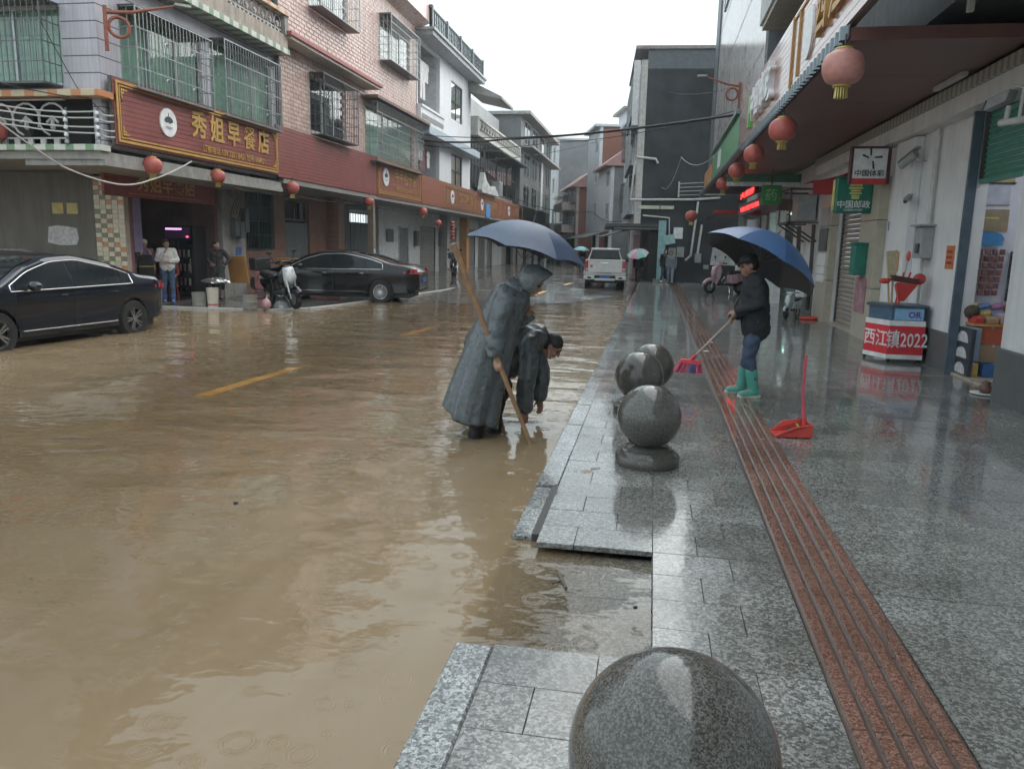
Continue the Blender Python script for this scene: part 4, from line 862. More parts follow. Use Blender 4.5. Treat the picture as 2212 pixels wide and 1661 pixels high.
# ---------------- upper storeys on the right
ub = thing('balcony_block', 'grey upper storey with projecting balcony above the right awning', 'building', (3.5, 10, 4.4))
obj('wall', B().box(3.1,12,-6,18.5,4.42,10.5), mat('dark_grey_wall', (.17,.175,.185), .7, streak=.3), ub); obj('balcony', B().box(1.95,3.1,2,18.2,6.35,7.7), mat('light_grey_render', (.5,.52,.53), .6, streak=.25), ub)  # wall in its own dark grey, balcony in light grey render
obj('balcony_soffit', B().box(2.0,3.1,2.05,18.15,6.25,6.35), mat('cream_soffit_2', (.42,.42,.38), .7), ub)
obj('recess_slab', B().box(2.2,4.3,-6,9.6,5.15,5.3), mat('olive_grey_slab', (.16,.155,.13), .7), ub); obj('hanger', B().box(3.1,3.16,9.4,9.46,4.2,5.2), M_PIPE, ub)
pb_ = thing('marble_house', 'tall pale house clad in veined stone rising behind the right-hand signs', 'house', (3, 26, 0))
k = N('veined_stone'); P = k.pos((1,1,.5)); v = k.n('TexNoise', {'Vector': P, 'Scale': 1.1, 'Detail': 5, 'Distortion': 2.2}).outputs[0]
cc = k.mix(k.ramp(v, [(.46,(0,0,0)),(.5,(1,1,1)),(.54,(0,0,0))]), (.52,.48,.47), (.25,.23,.23)); pz = k.bsdf(Base_Color=cc, Roughness=.18); M_MARB = k.m
b = B(); b.box(2.2,2.5,19.1,34.5,4.35,14.5); obj('wall', b, M_MARB, pb_); obj('side_wall', B().box(2.22,10,18.8,19.1,4.35,14.5), mat('slate_side_wall', (.11,.12,.135), .7), pb_)
obj('core', B().box(2.5,10,19.1,34.5,4.35,14.4), M_DARK, pb_); obj('edge_strip', B().box(2.15,2.5,34.5,36.4,4.3,14.2), M_DBAR, pb_)
for y0 in (21.5,26,30.5): win(pb_, 0, 2.2, -1, y0, y0+2.2, 10.6, 12.4, cols=2, rec=-.05, glass=M_DGLASS)
for i in range(4): obj('stone_joint', B().box(2.195,2.2,19.15,34.4,6.2+i*2,6.215+i*2), M_DBAR, pb_)
def bracket(name, lab, P, axis, reach, s=1):
    """rust-red lamp bracket with ring and arm"""
    t = thing(name, lab, 'lamp bracket', P); P = Vector(P); a = Vector(axis)
    obj('plate', B().obox(P, a, a.cross(Vector((0,0,1))), (0,0,1), .035*s, .05*s, .42*s), M_RUST, t)
    obj('ring', B().tube([P+a*(.24*s+.19*s*math.cos(q))+Vector((0,0,.05*s+.19*s*math.sin(q))) for q in [i*math.pi/9 for i in range(19)]], .035*s, 8), M_RUST, t)
    obj('arm', B().tube([P+Vector((0,0,.3*s)), P+a*reach*.35+Vector((0,0,.36*s)), P+a*reach+Vector((0,0,.62*s))], [.04*s,.035*s,.02*s], 8), M_RUST, t)
    obj('lamp_head', B().obox(P+a*reach*1.12+Vector((0,0,.65*s)), a, a.cross(Vector((0,0,1))), (0,0,1), .16*s, .06*s, .025*s), M_GREY, t)
M_RUST = mat('rust_red_iron', (.22,.06,.035), .6, var=.35, scale=12)
bracket('lamp_bracket', 'rust-red street lamp bracket with ring on the pale stone house', (2.15,24,6.0), (-1,0,0), .95, .85); bracket('lamp_bracket', 'rust-red street lamp bracket with ring at the corner of the breakfast shop building', (-10.95,14.75,5.75), (.75,.66,0), 1.3)
# ---------------- lanterns
def lantern_meshes(red, top):
    prof = [(.04,-.5),(.2,-.5),(.21,-.46)]+[(.5*math.cos(a)**.55, .44*math.sin(a)) for a in [R(-74+i*148/14) for i in range(15)]]+[(.21,.46),(.2,.5),(.03,.5)]
    n = 24; rings = [[(r*(1+.022*math.cos(12*2*math.pi*k_/n))*math.cos(2*math.pi*k_/n), r*(1+.022*math.cos(12*2*math.pi*k_/n))*math.sin(2*math.pi*k_/n), z) for k_ in range(n)] for r, z in prof[2:-2]]
    body = B().loft(rings).mesh('lantern_body', True); body.materials.append(red)
    cm = B().lathe([(.215,.44),(.225,.5),(.05,.505)], n=20).mesh('lantern_cap', True); cm.materials.append(top); fm = B().lathe([(.215,-.44),(.225,-.5),(.05,-.505)], n=20).mesh('lantern_foot', True); fm.materials.append(top)
    tb_ = B()
    for i in range(14): a = 2*math.pi*i/14; tb_.tube([(.13*math.cos(a),.13*math.sin(a),-.5),(.15*math.cos(a),.15*math.sin(a),-.78)], .02, 4)
    tm = tb_.mesh('tassel'); tm.materials.append(top)
    ht = B().tube([(0,0,.5),(0,0,.85)], .02, 6).mesh('hanger'); ht.materials.append(M_DFR)
    return [('lantern_body', body), ('cap', cm), ('foot_ring', fm), ('tassel', tm), ('hanger', ht)]
LR = lantern_meshes(mat('red_lantern_silk', (.40,.075,.06), .4, var=.15, scale=15), mat('brass_yellow', (.5,.38,.1), .4, .4)); LF = lantern_meshes(mat('faded_lantern_silk', (.5,.2,.17), .4, var=.15, scale=15), MATS['brass_yellow'])
def lantern(loc, d, lab, grp, faded=False):
    t = thing('red_lantern', lab, 'lantern', loc, random.uniform(0, 3), grp)
    for nm, me in (LF if faded else LR):
        o = bpy.data.objects.new(nm, me); COL.objects.link(o); o.parent = t; o.scale = (d, d, d*.92)
GR, GL = 'red lanterns under the right awning', 'red lanterns along the left arcade'
lantern((2.0,9.82,3.75), .46, 'faded pinkish lantern with yellow tassel, the largest and nearest on the right awning', GR, True)
lantern((2.05,14.4,3.72), .46, 'red lantern second from the camera under the right awning', GR); lantern((2.05,18.45,3.77), .44, 'red lantern third from the camera under the right awning', GR)
lantern((2.05,22.1,3.75), .43, 'red lantern fourth from the camera under the right awning', GR); lantern((2.05,26.3,3.74), .43, 'red lantern fifth from the camera, by the end of the corrugated edge', GR)
lantern((1.45,34,3.02), .5, 'battered red lantern hanging lowest at the far end of the right awning', GR)
lantern((-13.45,14.5,3.74), .42, 'red lantern at the left picture edge beside the power cables', GL); lantern((-11.0,16.05,3.24), .42, 'red lantern hanging below the left end of the breakfast shop sign', GL); lantern((-11.0,18.7,3.24), .38, 'red lantern hanging below the middle of the breakfast shop sign', GL)
lantern((-11.0,22.9,3.25), .42, 'red lantern in front of the pink house barred window', GL); lantern((-11.0,29.5,3.2), .4, 'red lantern beside the peeling arcade post', GL); lantern((-11.0,36.8,3.15), .42, 'red lantern below the bun shop sign', GL); lantern((-11.0,39.5,2.7), .34, 'small low red lantern by the white arcade wall', GL)
t = thing('lantern_string', 'vertical string of small red lanterns hanging in the left arcade', 'lantern', (-11, 42.4, 1.8))
for i in range(6): obj('small_lantern', B().ell((-11,42.4,1.95+i*.17), .13, .13, .09, 10, 7), MATS['red_lantern_silk'], t, smooth=True)
# ================================================================ far end of the street (houses on the right side, the street bends left)
M_HW = mat('far_white_wall', (.56,.59,.62), .6, var=.1, streak=.3); M_HG = mat('far_cement_side', (.155,.165,.175), .75, var=.2, scale=1.2, streak=.3); M_HK = mat('black_cement', (.022,.025,.029), .7, var=.6, scale=.9, streak=.35, stain=(.055,.058,.062))
M_HB = tile_mat('far_red_brick', (.30,.11,.075), (.25,.095,.065), (.2,.12,.1), (.24,.075), .01, .8, .2, axis='y'); M_HP = mat('far_pink_wall', (.5,.40,.37), .6, streak=.25); M_ROOFP = mat('pink_mansard_tile', (.36,.20,.19), .5, streak=.2)
M_AWN = mat('dark_awning_sheet', (.05,.055,.055), .6)
WORLD[0] = False
def row_house(lab, x, y, phi, fl, sl, h, front, side, floors, roof='flat', balcony=False, curtain=None, base=3.1, fw=1.5, cagem=None):
    """local frame: front wall on x=0 facing -x, running along +y away from us; side wall on y=0 facing us"""
    t = thing('row_house', lab, 'house', (x, y, -.05), R(phi), 'row houses at the far end of the street')
    fh = (h-base)/floors; hs = []
    for i in range(floors):
        z = base+i*fh
        for q in range(max(1, int(fl/3.2))): u = .7+q*3.0; hs.append((u, u+fw, z+.32*fh, z+.8*fh))
    b = wall_b(B(), 0, 0, .25, 0, fl, base-.3, h, hs); obj('front_wall', b, front, t)
    obj('side_wall', B().box(.25,sl,.0,.25,-.1,h-.02), side, t); obj('core', B().box(.7,sl,.25,fl,-.1,h-.1), M_DARK, t)
    for hh in hs:
        win(t, 0, 0, -1, *hh, cols=2, curtain=curtain)
        if cagem: cage(t, 0, 0, -1, hh[0]-.1, hh[1]+.1, hh[2]-.1, hh[3]+.1, d=.5, step=.22, hz=4, m=cagem)
    if roof == 'flat': obj('cornice', B().box(-.45,sl,-.12,fl,h,h+.22), front, t, bevel=.02)
    else:
        obj('mansard', B().add([(-.5,-.3,h),(-.5,fl,h),(1.6,-.1,h+1.5),(1.6,fl,h+1.5),(-.5,-.3,h-.15),(-.5,fl,h-.15),(1.6,-.1,h-.15),(1.6,fl,h-.15)], [(0,1,3,2),(4,5,7,6),(0,2,6,4),(1,3,7,5),(0,1,5,4),(2,3,7,6)]), M_ROOFP, t)
    if balcony:
        for i in range(floors): obj('balcony', B().box(-1.2,0,1.0,fl-.5,base+i*fh-.1,base+i*fh+.9*min(1, fh*.33)), front, t)
    obj('shop_wall', wall_b(B(), 0, 1.6, 1.8, 0, fl, -.1, base-.3, [(.8,2.0,-.1,2.3),(3,4.6,-.1,2.5)]), M_CONC, t)
    obj('shop_pier', B().box(.0,.4,.0,.4,-.1,base-.3), front, t)
    obj('awning_sheet', B().add([(-1.7,-.4,base-.75),(-1.7,fl,base-.75),(.0,fl,base-.2),(.0,-.4,base-.2),(-1.7,-.4,base-.68),(-1.7,fl,base-.68),(.0,fl,base-.13),(.0,-.4,base-.13)], [(3,2,1,0),(4,5,6,7),(0,1,5,4),(1,2,6,5),(2,3,7,6),(3,0,4,7)]), M_AWN, t)
    return t
h5 = row_house('narrow grey-white house with caged balconies just behind the black building', -1.6, 52, 9, 5, 8, 9.6, M_HW, M_HG, 2, cagem=M_DBAR)
row_house('slim white house with grey cement side wall and pink mansard roof', -3.45, 60, 13, 6, 6, 7.8, M_HW, M_HG, 2, roof='mansard', curtain=M_PCURT)
h3 = row_house('tall white house with bare red brick side wall and rooftop water tank', -4.95, 68, 14, 6, 9, 11.6, M_HW, M_HB, 3, curtain=M_PCURT)
row_house('low pink house with caged windows and pink mansard roof', -7.55, 76, 15, 8, 7, 7.4, M_HP, M_HB, 2, roof='mansard', cagem=M_DBAR, balcony=True)
row_house('tall white house with plain dark grey cement side wall, farthest in the row', -10.8, 86, 17, 8, 12, 12.9, M_HW, M_HG, 3)
row_house('small cream house between the pink house and the tall grey one', -9.3, 81, 16, 5, 6, 6.6, mat('far_cream_wall', (.5,.5,.45), .6, streak=.3), M_HG, 1, balcony=True, fw=2)
obj('roof_room', B().box(2.5,6,1,5,11.8,13.2), M_HW, h3); obj('roof_slab', B().box(2.0,6.6,.5,5.4,13.2,13.4), M_CONC, h3)
WORLD[0] = True
c0 = Matrix.Translation((-4.95,68,0)) @ Matrix.Rotation(R(14), 4, 'Z')
t = thing('water_tank', 'steel water tank on the roof of the brick-sided house', 'water tank', c0 @ Vector((3.4,2,13.35))); p_ = c0 @ Vector((3.4,2,13.35)); obj('drum', B().lathe([(.65,0),(.65,.3),(.67,.33),(.65,.36),(.65,.9),(.67,.93),(.65,.96),(.65,1.4),(.3,1.6),(.1,1.65)], p_, 18), M_ALU, t, smooth=2); obj('stand', B().box(p_.x-.6,p_.x+.6,p_.y-.6,p_.y+.6,p_.z-.15,p_.z), M_DBAR, t)
t = thing('solar_heater', 'rooftop solar water heater with sloping tube rack', 'solar heater', (-1.6,64,11.2)); obj('tank', B().tube([(-2.2,64,13.0),(-.6,64,13.3)], .28, 12), M_ALU, t, smooth=2); obj('tube_rack', B().add([(-2.1,64,12.9),(-.7,64,13.15),(-.9,63,11.6),(-2.3,63,11.4)], [(0,1,2,3)]), M_DBAR, t)
st = B()
for x_ in (-2.2,-.7): st.tube([(x_,64.2,10.6),(x_,64,13)], .05, 6).tube([(x_,63,10.6),(x_,63,11.6)], .05, 6)
obj('stand', st, M_DBAR, t)
obj('roof_deck', B().box(-3,2,62.5,65.5,10.4,10.6).box(-2.5,2,63,65.3,-.1,10.4), M_HG, t)
# black cement building, its flank towards us
WORLD[0] = False
bk = thing('black_building', 'tall black cement-sided building with pipes and meters on its flank', 'building', (-1.05, 40, -.05), R(4), )
obj('flank_wall', B().box(.3,7.5,0,.3,2.9,10.2), M_HK, bk); obj('flank_top', B().box(.3,6,.03,.3,10.2,11.1), mat('slate_cement', (.10,.115,.13), .7, streak=.2), bk)
obj('corner_pilaster', B().box(.0,.3,-.03,.35,2.9,10.6), mat('cream_strip', (.5,.5,.46), .6, streak=.3), bk)
hs = [(1+q*2.6,2.9+q*2.6,3.6+j*2.4,5.2+j*2.4) for q in range(3) for j in range(3)]
obj('front_wall', wall_b(B(), 0, .0, .25, .35, 9, 2.9, 10.6, hs), M_HW, bk); obj('core', B().box(.8,7.5,.3,9,-.1,10.3), M_DARK, bk)
for h_ in hs: win(bk, 0, 0, -1, *h_, cols=2, glass=M_DGLASS)
for j in range(3): cage(bk, 0, 0, -1, .8, 8.4, 3.4+j*2.4, 5.3+j*2.4, d=.35, step=.35, hz=3, m=M_BAR)
obj('ladder_strip', B().box(-.35,-.05,.05,.35,7.6,10.6), M_WHITE, bk)
obj('roof_eave', B().box(-.3,6,-.05,9,11.1,11.25), M_CONC, bk)
obj('ground_wall', B().box(1.55,7.5,.0,.3,-.1,2.9), M_HK, bk)
obj('awning_sheet', B().add([(-1.0,-.1,2.6),(1.5,-.1,2.6),(1.5,.6,2.9),(-1.0,.6,2.9),(-1.0,-.1,2.65),(1.5,-.1,2.65),(1.5,.6,2.95),(-1.0,.6,2.95)], [(3,2,1,0),(4,5,6,7),(0,1,5,4),(1,2,6,5),(2,3,7,6),(3,0,4,7)]), M_AWN, bk)
obj('arcade_soffit', B().box(-1.4,1.6,.0,9,2.75,2.9), M_AWN, bk); obj('arcade_wall', B().box(1.5,1.7,.3,9,-.1,2.8), M_CONC, bk)
pp = B()
pp.tube([(-.05,-.06,6.1),(.9,-.06,6.0),(1.0,-.06,5.8)], .06, 8); pp.tube([(-.1,-.06,5.9),(-.25,-.06,4.05),(2.8,-.06,4.1),(4.1,-.06,4.2)], .06, 8)
obj('pipe', pp, M_PIPE, bk)
obj('pipe', B().tube([(3.05,-.08,4.0),(2.85,-.08,1.4),(2.6,-.08,1.15)], .055, 8), M_PIPE, bk); obj('pipe', B().tube([(3.3,-.08,2.9),(3.15,-.08,1.2)], .055, 8), M_PIPE, bk); obj('pipe', B().tube([(.4,-.06,3.3),(1.7,-.06,3.2),(1.75,-.06,2.2)], .04, 8), M_PIPE, bk)
obj('sign_strip', B().box(.2,1.2,-.1,-.02,3.62,3.78), mat('pale_yellow_strip', (.5,.5,.38), .5), bk); obj('sign_strip', B().box(1.25,1.9,-.1,-.02,3.62,3.78), MATS['pale_yellow_strip'], bk)
obj('panel', B().box(1.95,2.4,-.06,-.01,2.2,2.75), M_SW, bk); obj('meter_box', B().box(1.75,2.1,-.2,-.01,1.3,1.75), M_GREY, bk, bevel=.02); obj('meter_box', B().box(2.14,2.5,-.2,-.01,1.3,1.8), M_GREY, bk, bevel=.02); obj('meter_box', B().box(3.05,3.35,-.2,-.01,1.05,1.5), M_GREY, bk, bevel=.02); obj('meter_box', B().box(3.5,3.75,-.15,-.01,.75,.95), M_GREY, bk)
obj('notice_board', B().prism([(3.82,.95),(5.6,.95),(5.35,1.6),(5.1,1.85),(3.9,1.8)], 1, -.05, -.01), mat('worn_white_board', (.45,.47,.47), .6, var=.35, scale=3), bk)
ins = B()
ins.box(2.05,2.12,-.12,-.02,4.2,4.95)
for i in range(4): ins.tube([(2.1,-.1,4.3+i*.18),(3.0,-.12,4.33+i*.19),(4.3,-.14,4.36+i*.2)], .018, 5)
obj('cable_rack', ins, M_PIPE, bk)
obj('doorway', B().box(4.4,7.2,-.02,-.005,0,2.7), M_DARK, bk)
WORLD[0] = True
t = thing('teal_pillar', 'turquoise painted arcade pillar with a small teal sign beside the black building', 'pillar', (.45, 39.6, 0)); obj('shaft', B().box(.16,.52,39.4,39.75,.15,3.0), mat('turquoise_paint', (.22,.42,.43), .55, streak=.25), t); obj('base', B().box(.0,.75,39.2,39.9,-.1,.16), M_CONC, t); obj('sign', B().obox((.72,39.3,2.1), (1,0,.2), (0,1,0), (-.2,0,1), .24, .02, .22), mat('pale_teal_sign', (.3,.5,.5), .5), t)
t = thing('wall_doorframe', 'pale pink framed doorway in the far arcade', 'door', (-1.2, 52, 0)); obj('frame', B().box(-1.5,-1.35,51.4,51.5,-.05,2.6).box(-.45,-.3,51.4,51.5,-.05,2.6).box(-1.35,-.45,51.4,51.5,2.45,2.6), mat('pink_frame', (.55,.45,.47), .5), t); obj('door', B().box(-1.35,-.45,51.45,51.5,-.05,2.45), mat('pink_door', (.35,.2,.22), .5), t); obj('awning', B().box(-1.6,-.2,51.0,51.5,2.75,3.2), MATS['faded_orange'], t)
# right-hand infill behind the walkers so the far pavement ends on something
# ---------------- overhead cables
M_CAB = mat('black_cable', (.012,.012,.013), .6, var=0)
def cable(pts, r, lab, m=None, sag=0, grp='overhead cables'):
    P = []
    for a, b_ in zip(pts, pts[1:]):
        a, b_ = Vector(a), Vector(b_)
        for i in range(12): s = i/12; P.append(a.lerp(b_, s)-Vector((0,0,sag*4*s*(1-s))))
    P.append(Vector(pts[-1])); return tag(obj('cable', B().tube(P, r, 6), m or M_CAB), lab, 'cable', grp)
cable([(-11.2,36.8,6.45),(-7,36.3,6.42),(2.2,25.5,5.72)], .045, 'thick black cable bundle crossing the street at roof level', sag=.12); cable([(-11.2,36.9,6.7),(2.2,25.3,5.7)], .018, 'thin black cable just above the thick cable bundle', sag=.35); cable([(-11.2,37.5,6.3),(-5,37,6.35),(2.2,26,5.9)], .015, 'thin black cable just below the thick cable bundle', sag=.2)
cable([(-11.2,49,6.8),(-4,60,9.5)], .02, 'cable from the cream balcony house to the far row', sag=.3); cable([(-10.8,62,5.2),(-5.4,68,4.6),(-1.9,52,3.4)], .03, 'cable looping low along the far arcade roofs', sag=.4)
M_WCAB = mat('pale_cable', (.45,.44,.42), .5, var=.1)
for i, (z0, z1) in enumerate(((4.25,4.02),(4.15,3.9),(4.0,3.72),(3.9,3.6))): cable([(-15,13.0,z0+.25),(-12.6,14.35,z0-.08),(-11.15,14.55,z1+.12),(-10.98,14.85,z1+.08)], .016, ('top','second','third','lowest')[i]+' of the pale power cables strung at the corner of the breakfast shop building', M_WCAB, .03, 'cables at the building corner')
cable([(-10.9,11.2,3.85),(-10.9,13.2,2.95),(-10.9,14.7,2.74),(-10.9,15.7,2.88),(-10.95,17.5,3.48)], .017, 'white cable sagging below the shop sign past the first lantern', M_WCAB, .04, 'cables at the building corner')
cable([(-12.4,14.3,6.5),(-11.5,14.5,4.6),(-11.0,14.9,4.0)], .01, 'thin black wire running down the lilac tiled corner', None, .03, 'cables at the building corner'); cable([(-14,14,4.9),(-11.6,14.4,4.4)], .01, 'thin black wire slanting below the side window cage', None, .05, 'cables at the building corner')
cable([(2.2,24,6.3),(-.3,40,9.3)], .01, 'thin wire from the stone house up to the black building', None, .3); cable([(2.1,27,5.1),(.9,34,5.4),(.2,39.8,4.6)], .012, 'grey wire loop in front of the black building', M_PIPE, .5); cable([(2.3,25.4,5.75),(3,30,4.8)], .012, 'grey wire slanting down to the green signboard', M_PIPE, .3)
cable([(-11.0,18.9,3.1),(-11.1,21,3.02),(-11.1,23,3.05),(-11.1,29.5,3.1),(-11.1,37,3.0)], .012, 'dark wire looping between the left arcade lanterns', None, .06)
t = thing('insulator_rack', 'rack of white insulators where the power cables reach the building corner', 'insulator rack', (-11.1,14.6,3.5))
for i in range(5):
    z = 4.1-i*.14
    for x_, y_ in ((-11.75,14.42),(-11.1,14.5)): obj('insulator', B().lathe([(.0,-.04),(.03,-.035),(.045,-.01),(.03,0),(.045,.02),(.02,.04),(0,.045)], (x_, y_, z), 10), M_SW if i < 4 else M_GREY, t, smooth=True)
obj('rack_bar', B().box(-11.77,-11.73,14.44,14.47,3.45,4.2).box(-11.12,-11.08,14.52,14.55,3.45,4.2), M_DBAR, t)

obj('ground_wall', wall_b(B(), 0, -13.0, -12.8, 66, 92, -.2, 3.4, [(68+i*5,71.5+i*5,-.1,2.7) for i in range(4)]), M_CONC, dk); obj('dark_shopfront', B().box(-13.4,-13.3,66,92,-.2,3.4), M_DARK, dk); obj('arcade_ceiling', B().box(-13,-11.04,66.01,92,3.36,3.5), M_CONC, dk)
for i in range(6): obj('pier', B().box(-11.5,-11.1,66.5+i*4.6,66.9+i*4.6,-.2,3.4), M_CONC, dk)
t = thing('street_end_house', 'plain cream house closing the view at the bend of the street', 'house', (-18, 108, 0)); obj('wall', wall_b(B(), 1, 106, 106.3, -40, -6, -.1, 6.2, [(-34+i*4,-32.2+i*4,3.9,5.2) for i in range(7)]+[(-34+i*4,-31.5+i*4,-.1,2.5) for i in range(7)]), MATS['far_cream_wall'], t); obj('core', B().box(-40,-6,106.7,118,-.1,6.1), M_DARK, t); obj('cornice', B().box(-40.3,-5.7,105.4,118,6.2,6.4), M_CONC, t); obj('awning', B().box(-40,-6,104.6,106,2.7,2.8), M_AWN, t)
# ================================================================ vehicles
def lerp_tab(tab, x):
    for (a, va), (b_, vb) in zip(tab, tab[1:]):
        if x <= b_:
            s = (x-a)/(b_-a); s = max(0, min(1, s)); return va+(vb-va)*s
    return tab[-1][1]
def smooth_tab(tab, x, w=.12): return sum(lerp_tab(tab, x+d*w)*q for d, q in ((-1,.17),(-.5,.2),(0,.26),(.5,.2),(1,.17)))
M_BLK = mat('black_car_paint', (.005,.0055,.007), .15, var=.1, coat=.35, spec=.35, objspace=True); M_NAVY = mat('navy_black_car_paint', (.007,.010,.019), .15, var=.1, coat=.6, spec=.4, objspace=True)
M_TYRE = mat('tyre_rubber', (.018,.018,.018), .8); M_RIM = mat('silver_rim', (.5,.51,.52), .25, .9); M_DRIM = mat('dark_rim', (.30,.30,.31), .3, .8); M_CHROME = mat('chrome_trim', (.62,.64,.66), .15, 1, var=.05)
M_CGL = mat('car_glass', (.012,.016,.019), .06, var=.05, spec=.35); M_TRIM2 = mat('black_plastic', (.015,.015,.016), .5); M_TAIL = mat('red_lamp_lens', (.4,.012,.015), .12, coat=1); M_HEAD = mat('clear_lamp_lens', (.5,.53,.55), .1, coat=1); M_PLATE = mat('blue_plate_car', (.04,.12,.4), .4)
def wheel(par, x, y, z, r, w, side, rimm, spokes):
    t = obj('wheel', B().lathe([(r*.62,-w/2),(r*.93,-w/2),(r,-w*.3),(r,w*.3),(r*.93,w/2),(r*.62,w/2)], n=36, cap=False).xf(Matrix.Translation((x,y,z)) @ Matrix.Rotation(R(90), 4, 'X')), M_TYRE, par, smooth=2)
    q = y+side*w*.36; b = B()
    ring = lambda ra, rb: [[(x+rr*math.cos(2*math.pi*k_/32), yy, z+rr*math.sin(2*math.pi*k_/32)) for k_ in range(32)] for rr, yy in ((ra, q+side*.012),(rb, q+side*.012),(rb, q-side*.04),(ra, q-side*.04))]
    b.loft(ring(r*.66, r*.58), cap=False); b.tube([(x,q-side*.03,z),(x,q+side*.02,z)], r*.13, 16)
    for i in range(spokes):
        a = 2*math.pi*i/spokes; d = Vector((math.cos(a),0,math.sin(a))); n_ = Vector((-d.z,0,d.x)); wd = .022 if spokes < 8 else .012
        for s_ in ((-1,1) if spokes < 8 else (0,)):
            p0 = Vector((x,q,z))+d*r*.1+n_*s_*.01; p1 = Vector((x,q+side*.006,z))+d*r*.6+n_*s_*.035
            b.obox((p0+p1)/2, (p1-p0).normalized(), (0,1,0), (p1-p0).normalized().cross(Vector((0,1,0))), (p1-p0).length/2, .012, wd*.6)
    obj('rim', b, rimm, t); obj('brake_disc', B().tube([(x,q-side*.05,z),(x,q-side*.07,z)], r*.56, 24), M_TRIM2, t)
    return t
def sedan(name, lab, M, paint, L=4.65, rimm=M_RIM, spokes=10, low_front=True, wb=2.72):
    """x forward, y left; origin on the ground under the middle"""
    WORLD[0] = False
    t = thing(name, lab, 'car', M=M); H = L/2; hw0 = .905
    top = [(-H,.80),(-H+.04,.93),(-H+.25,1.06),(-H+.75,1.11),(-H+1.35,1.31),(-H+1.95,1.43),(-.25,1.455),(.25,1.43),(.75,1.29),(1.25,1.03),(1.5,.965),(H-.5,.86),(H-.15,.76),(H-.03,.66),(H,.58)]
    bot = [(-H,.36),(-H+.3,.27),(-1.2,.2),(1.2,.19),(H-.3,.2),(H,.3)]
    plan = [(-H,.66),(-H+.08,.76),(-H+.35,.86),(-1.2,.9),(0,.905),(1.2,.895),(H-.6,.85),(H-.25,.75),(H-.06,.6),(H,.5)]
    belt = lambda x: .93+.02*(-x)*.5
    def hw(x, z):
        w = smooth_tab(plan, x, .1); zb = belt(x)
        if z <= zb:
            s = (zb-z)/.75; return w*(1-.018*math.sin(max(0, min(1, s*1.6))*math.pi)*0-.05*s*s+.012*math.sin(s*9))
        return w-(z-zb)*(.40+.12*(z-zb))
    st = [-H+i*L/60 for i in range(61)]; rings = []
    for x in st:
        zt = smooth_tab(top, x, .1); zb = lerp_tab(bot, x); ring = [(x, 0, zb), (x, hw(x, zb+.05)*.8, zb)]
        rr = min(.09, (zt-zb)*.25)
        for i in range(13):
            z = zb+.05+(zt-rr-zb-.05)*i/12; ring.append((x, hw(x, z), z))
        ye = hw(x, zt-rr)
        for a in (30, 60): ring.append((x, ye-rr*1.4*(1-math.cos(R(a))), zt-rr+rr*math.sin(R(a))))
        ring += [(x, ye-rr*1.6, zt), (x, (ye-rr*1.6)*.5, zt+.018), (x, 0, zt+.025)]
        rings.append(ring+[(q[0], -q[1], q[2]) for q in ring[-2:0:-1]])
    b = B().loft(rings); me = b.mesh('body', True); o = link('body', me, paint, t)
    cut = B(); axl = (wb/2+.02, -wb/2+.02)
    for xw in axl:
        for s in (-1, 1): cut.tube([(xw, s*1.2, .325), (xw, s*.62, .325)], .375, 28)
    cme = cut.mesh('cut'); co = bpy.data.objects.new('cut', cme); TMP.collection.objects.link(co)
    tmp = bpy.data.objects.new('tmp', me); md = tmp.modifiers.new('b', 'BOOLEAN'); md.object = co; md.operation = 'DIFFERENCE'; md.solver = 'EXACT'
    nm = evaluated_mesh(tmp); bpy.data.objects.remove(co)
    bm = bmesh.new(); bm.from_mesh(nm)
    for e in bm.edges:
        if len(e.link_faces) == 2 and e.calc_face_angle(0) > R(35): e.smooth = False
    for f in bm.faces: f.smooth = True
    bm.to_mesh(nm); bm.free(); nm.materials.clear(); nm.materials.append(paint); o.data = nm
    for xw in axl:
        for s in (-1, 1):
            wheel(t, xw, s*.80, .325, .325, .215, s, rimm, spokes)
    obj('underbody', B().box(-H+.3,H-.3,-.7,.7,.16,.3), M_TRIM2, t)
    # side glass from the body's own side surface
    def side_patch(nm_, poly_top, x0, x1, zlo, m, off=.006, nx=22):
        for s in (1, -1):
            pb = B(); vs = []
            for i in range(nx+1):
                x = x0+(x1-x0)*i/nx; z0 = zlo(x); z1 = max(z0+.002, poly_top(x))
                for j in range(6): z = z0+(z1-z0)*j/5; vs.append((x, s*(hw(x, z)+off), z))
            pb.add(vs, [(i*6+j, (i+1)*6+j, (i+1)*6+j+1, i*6+j+1) for i in range(nx) for j in range(5)]); obj(nm_, pb, m, t, smooth=True)
    gt = lambda x: min(smooth_tab(top, x, .1)-.105, 1.36) if x < .95 else smooth_tab(top, x, .1)-.105
    xr = -H+1.05; xf = 1.02; lo = lambda x: belt(x)+.012
    side_patch('side_window', gt, -.02, xf, lo, M_CGL); side_patch('side_window', gt, -1.0, -.08, lo, M_CGL); side_patch('quarter_window', gt, xr, -1.05, lo, M_CGL)
    for s in (1, -1):
        arc = [(x, s*(hw(x, gt(x)+.015)+.008), gt(x)+.015) for x in [xr-.03+(xf+.12-xr)*i/24 for i in range(25)]]; low = [(x, s*(hw(x, lo(x))+.008), lo(x)-.006) for x in [xf+.1+(xr-.06-xf-.1)*i/20 for i in range(21)]]
        obj('chrome_strip', B().tube(arc+low+[arc[0]], .011, 6), M_CHROME, t, smooth=True)
        for xd in (1.05, -.05, -1.05):
            zz = [.32+(belt(xd)-.32)*i/8 for i in range(9)]; obj('door_seam', B().tube([(xd-(.12 if xd < -1 else 0)*(1-i/8), s*(hw(xd, z)+.0005), z) for i, z in enumerate(zz)], .004, 4), M_TRIM2, t)
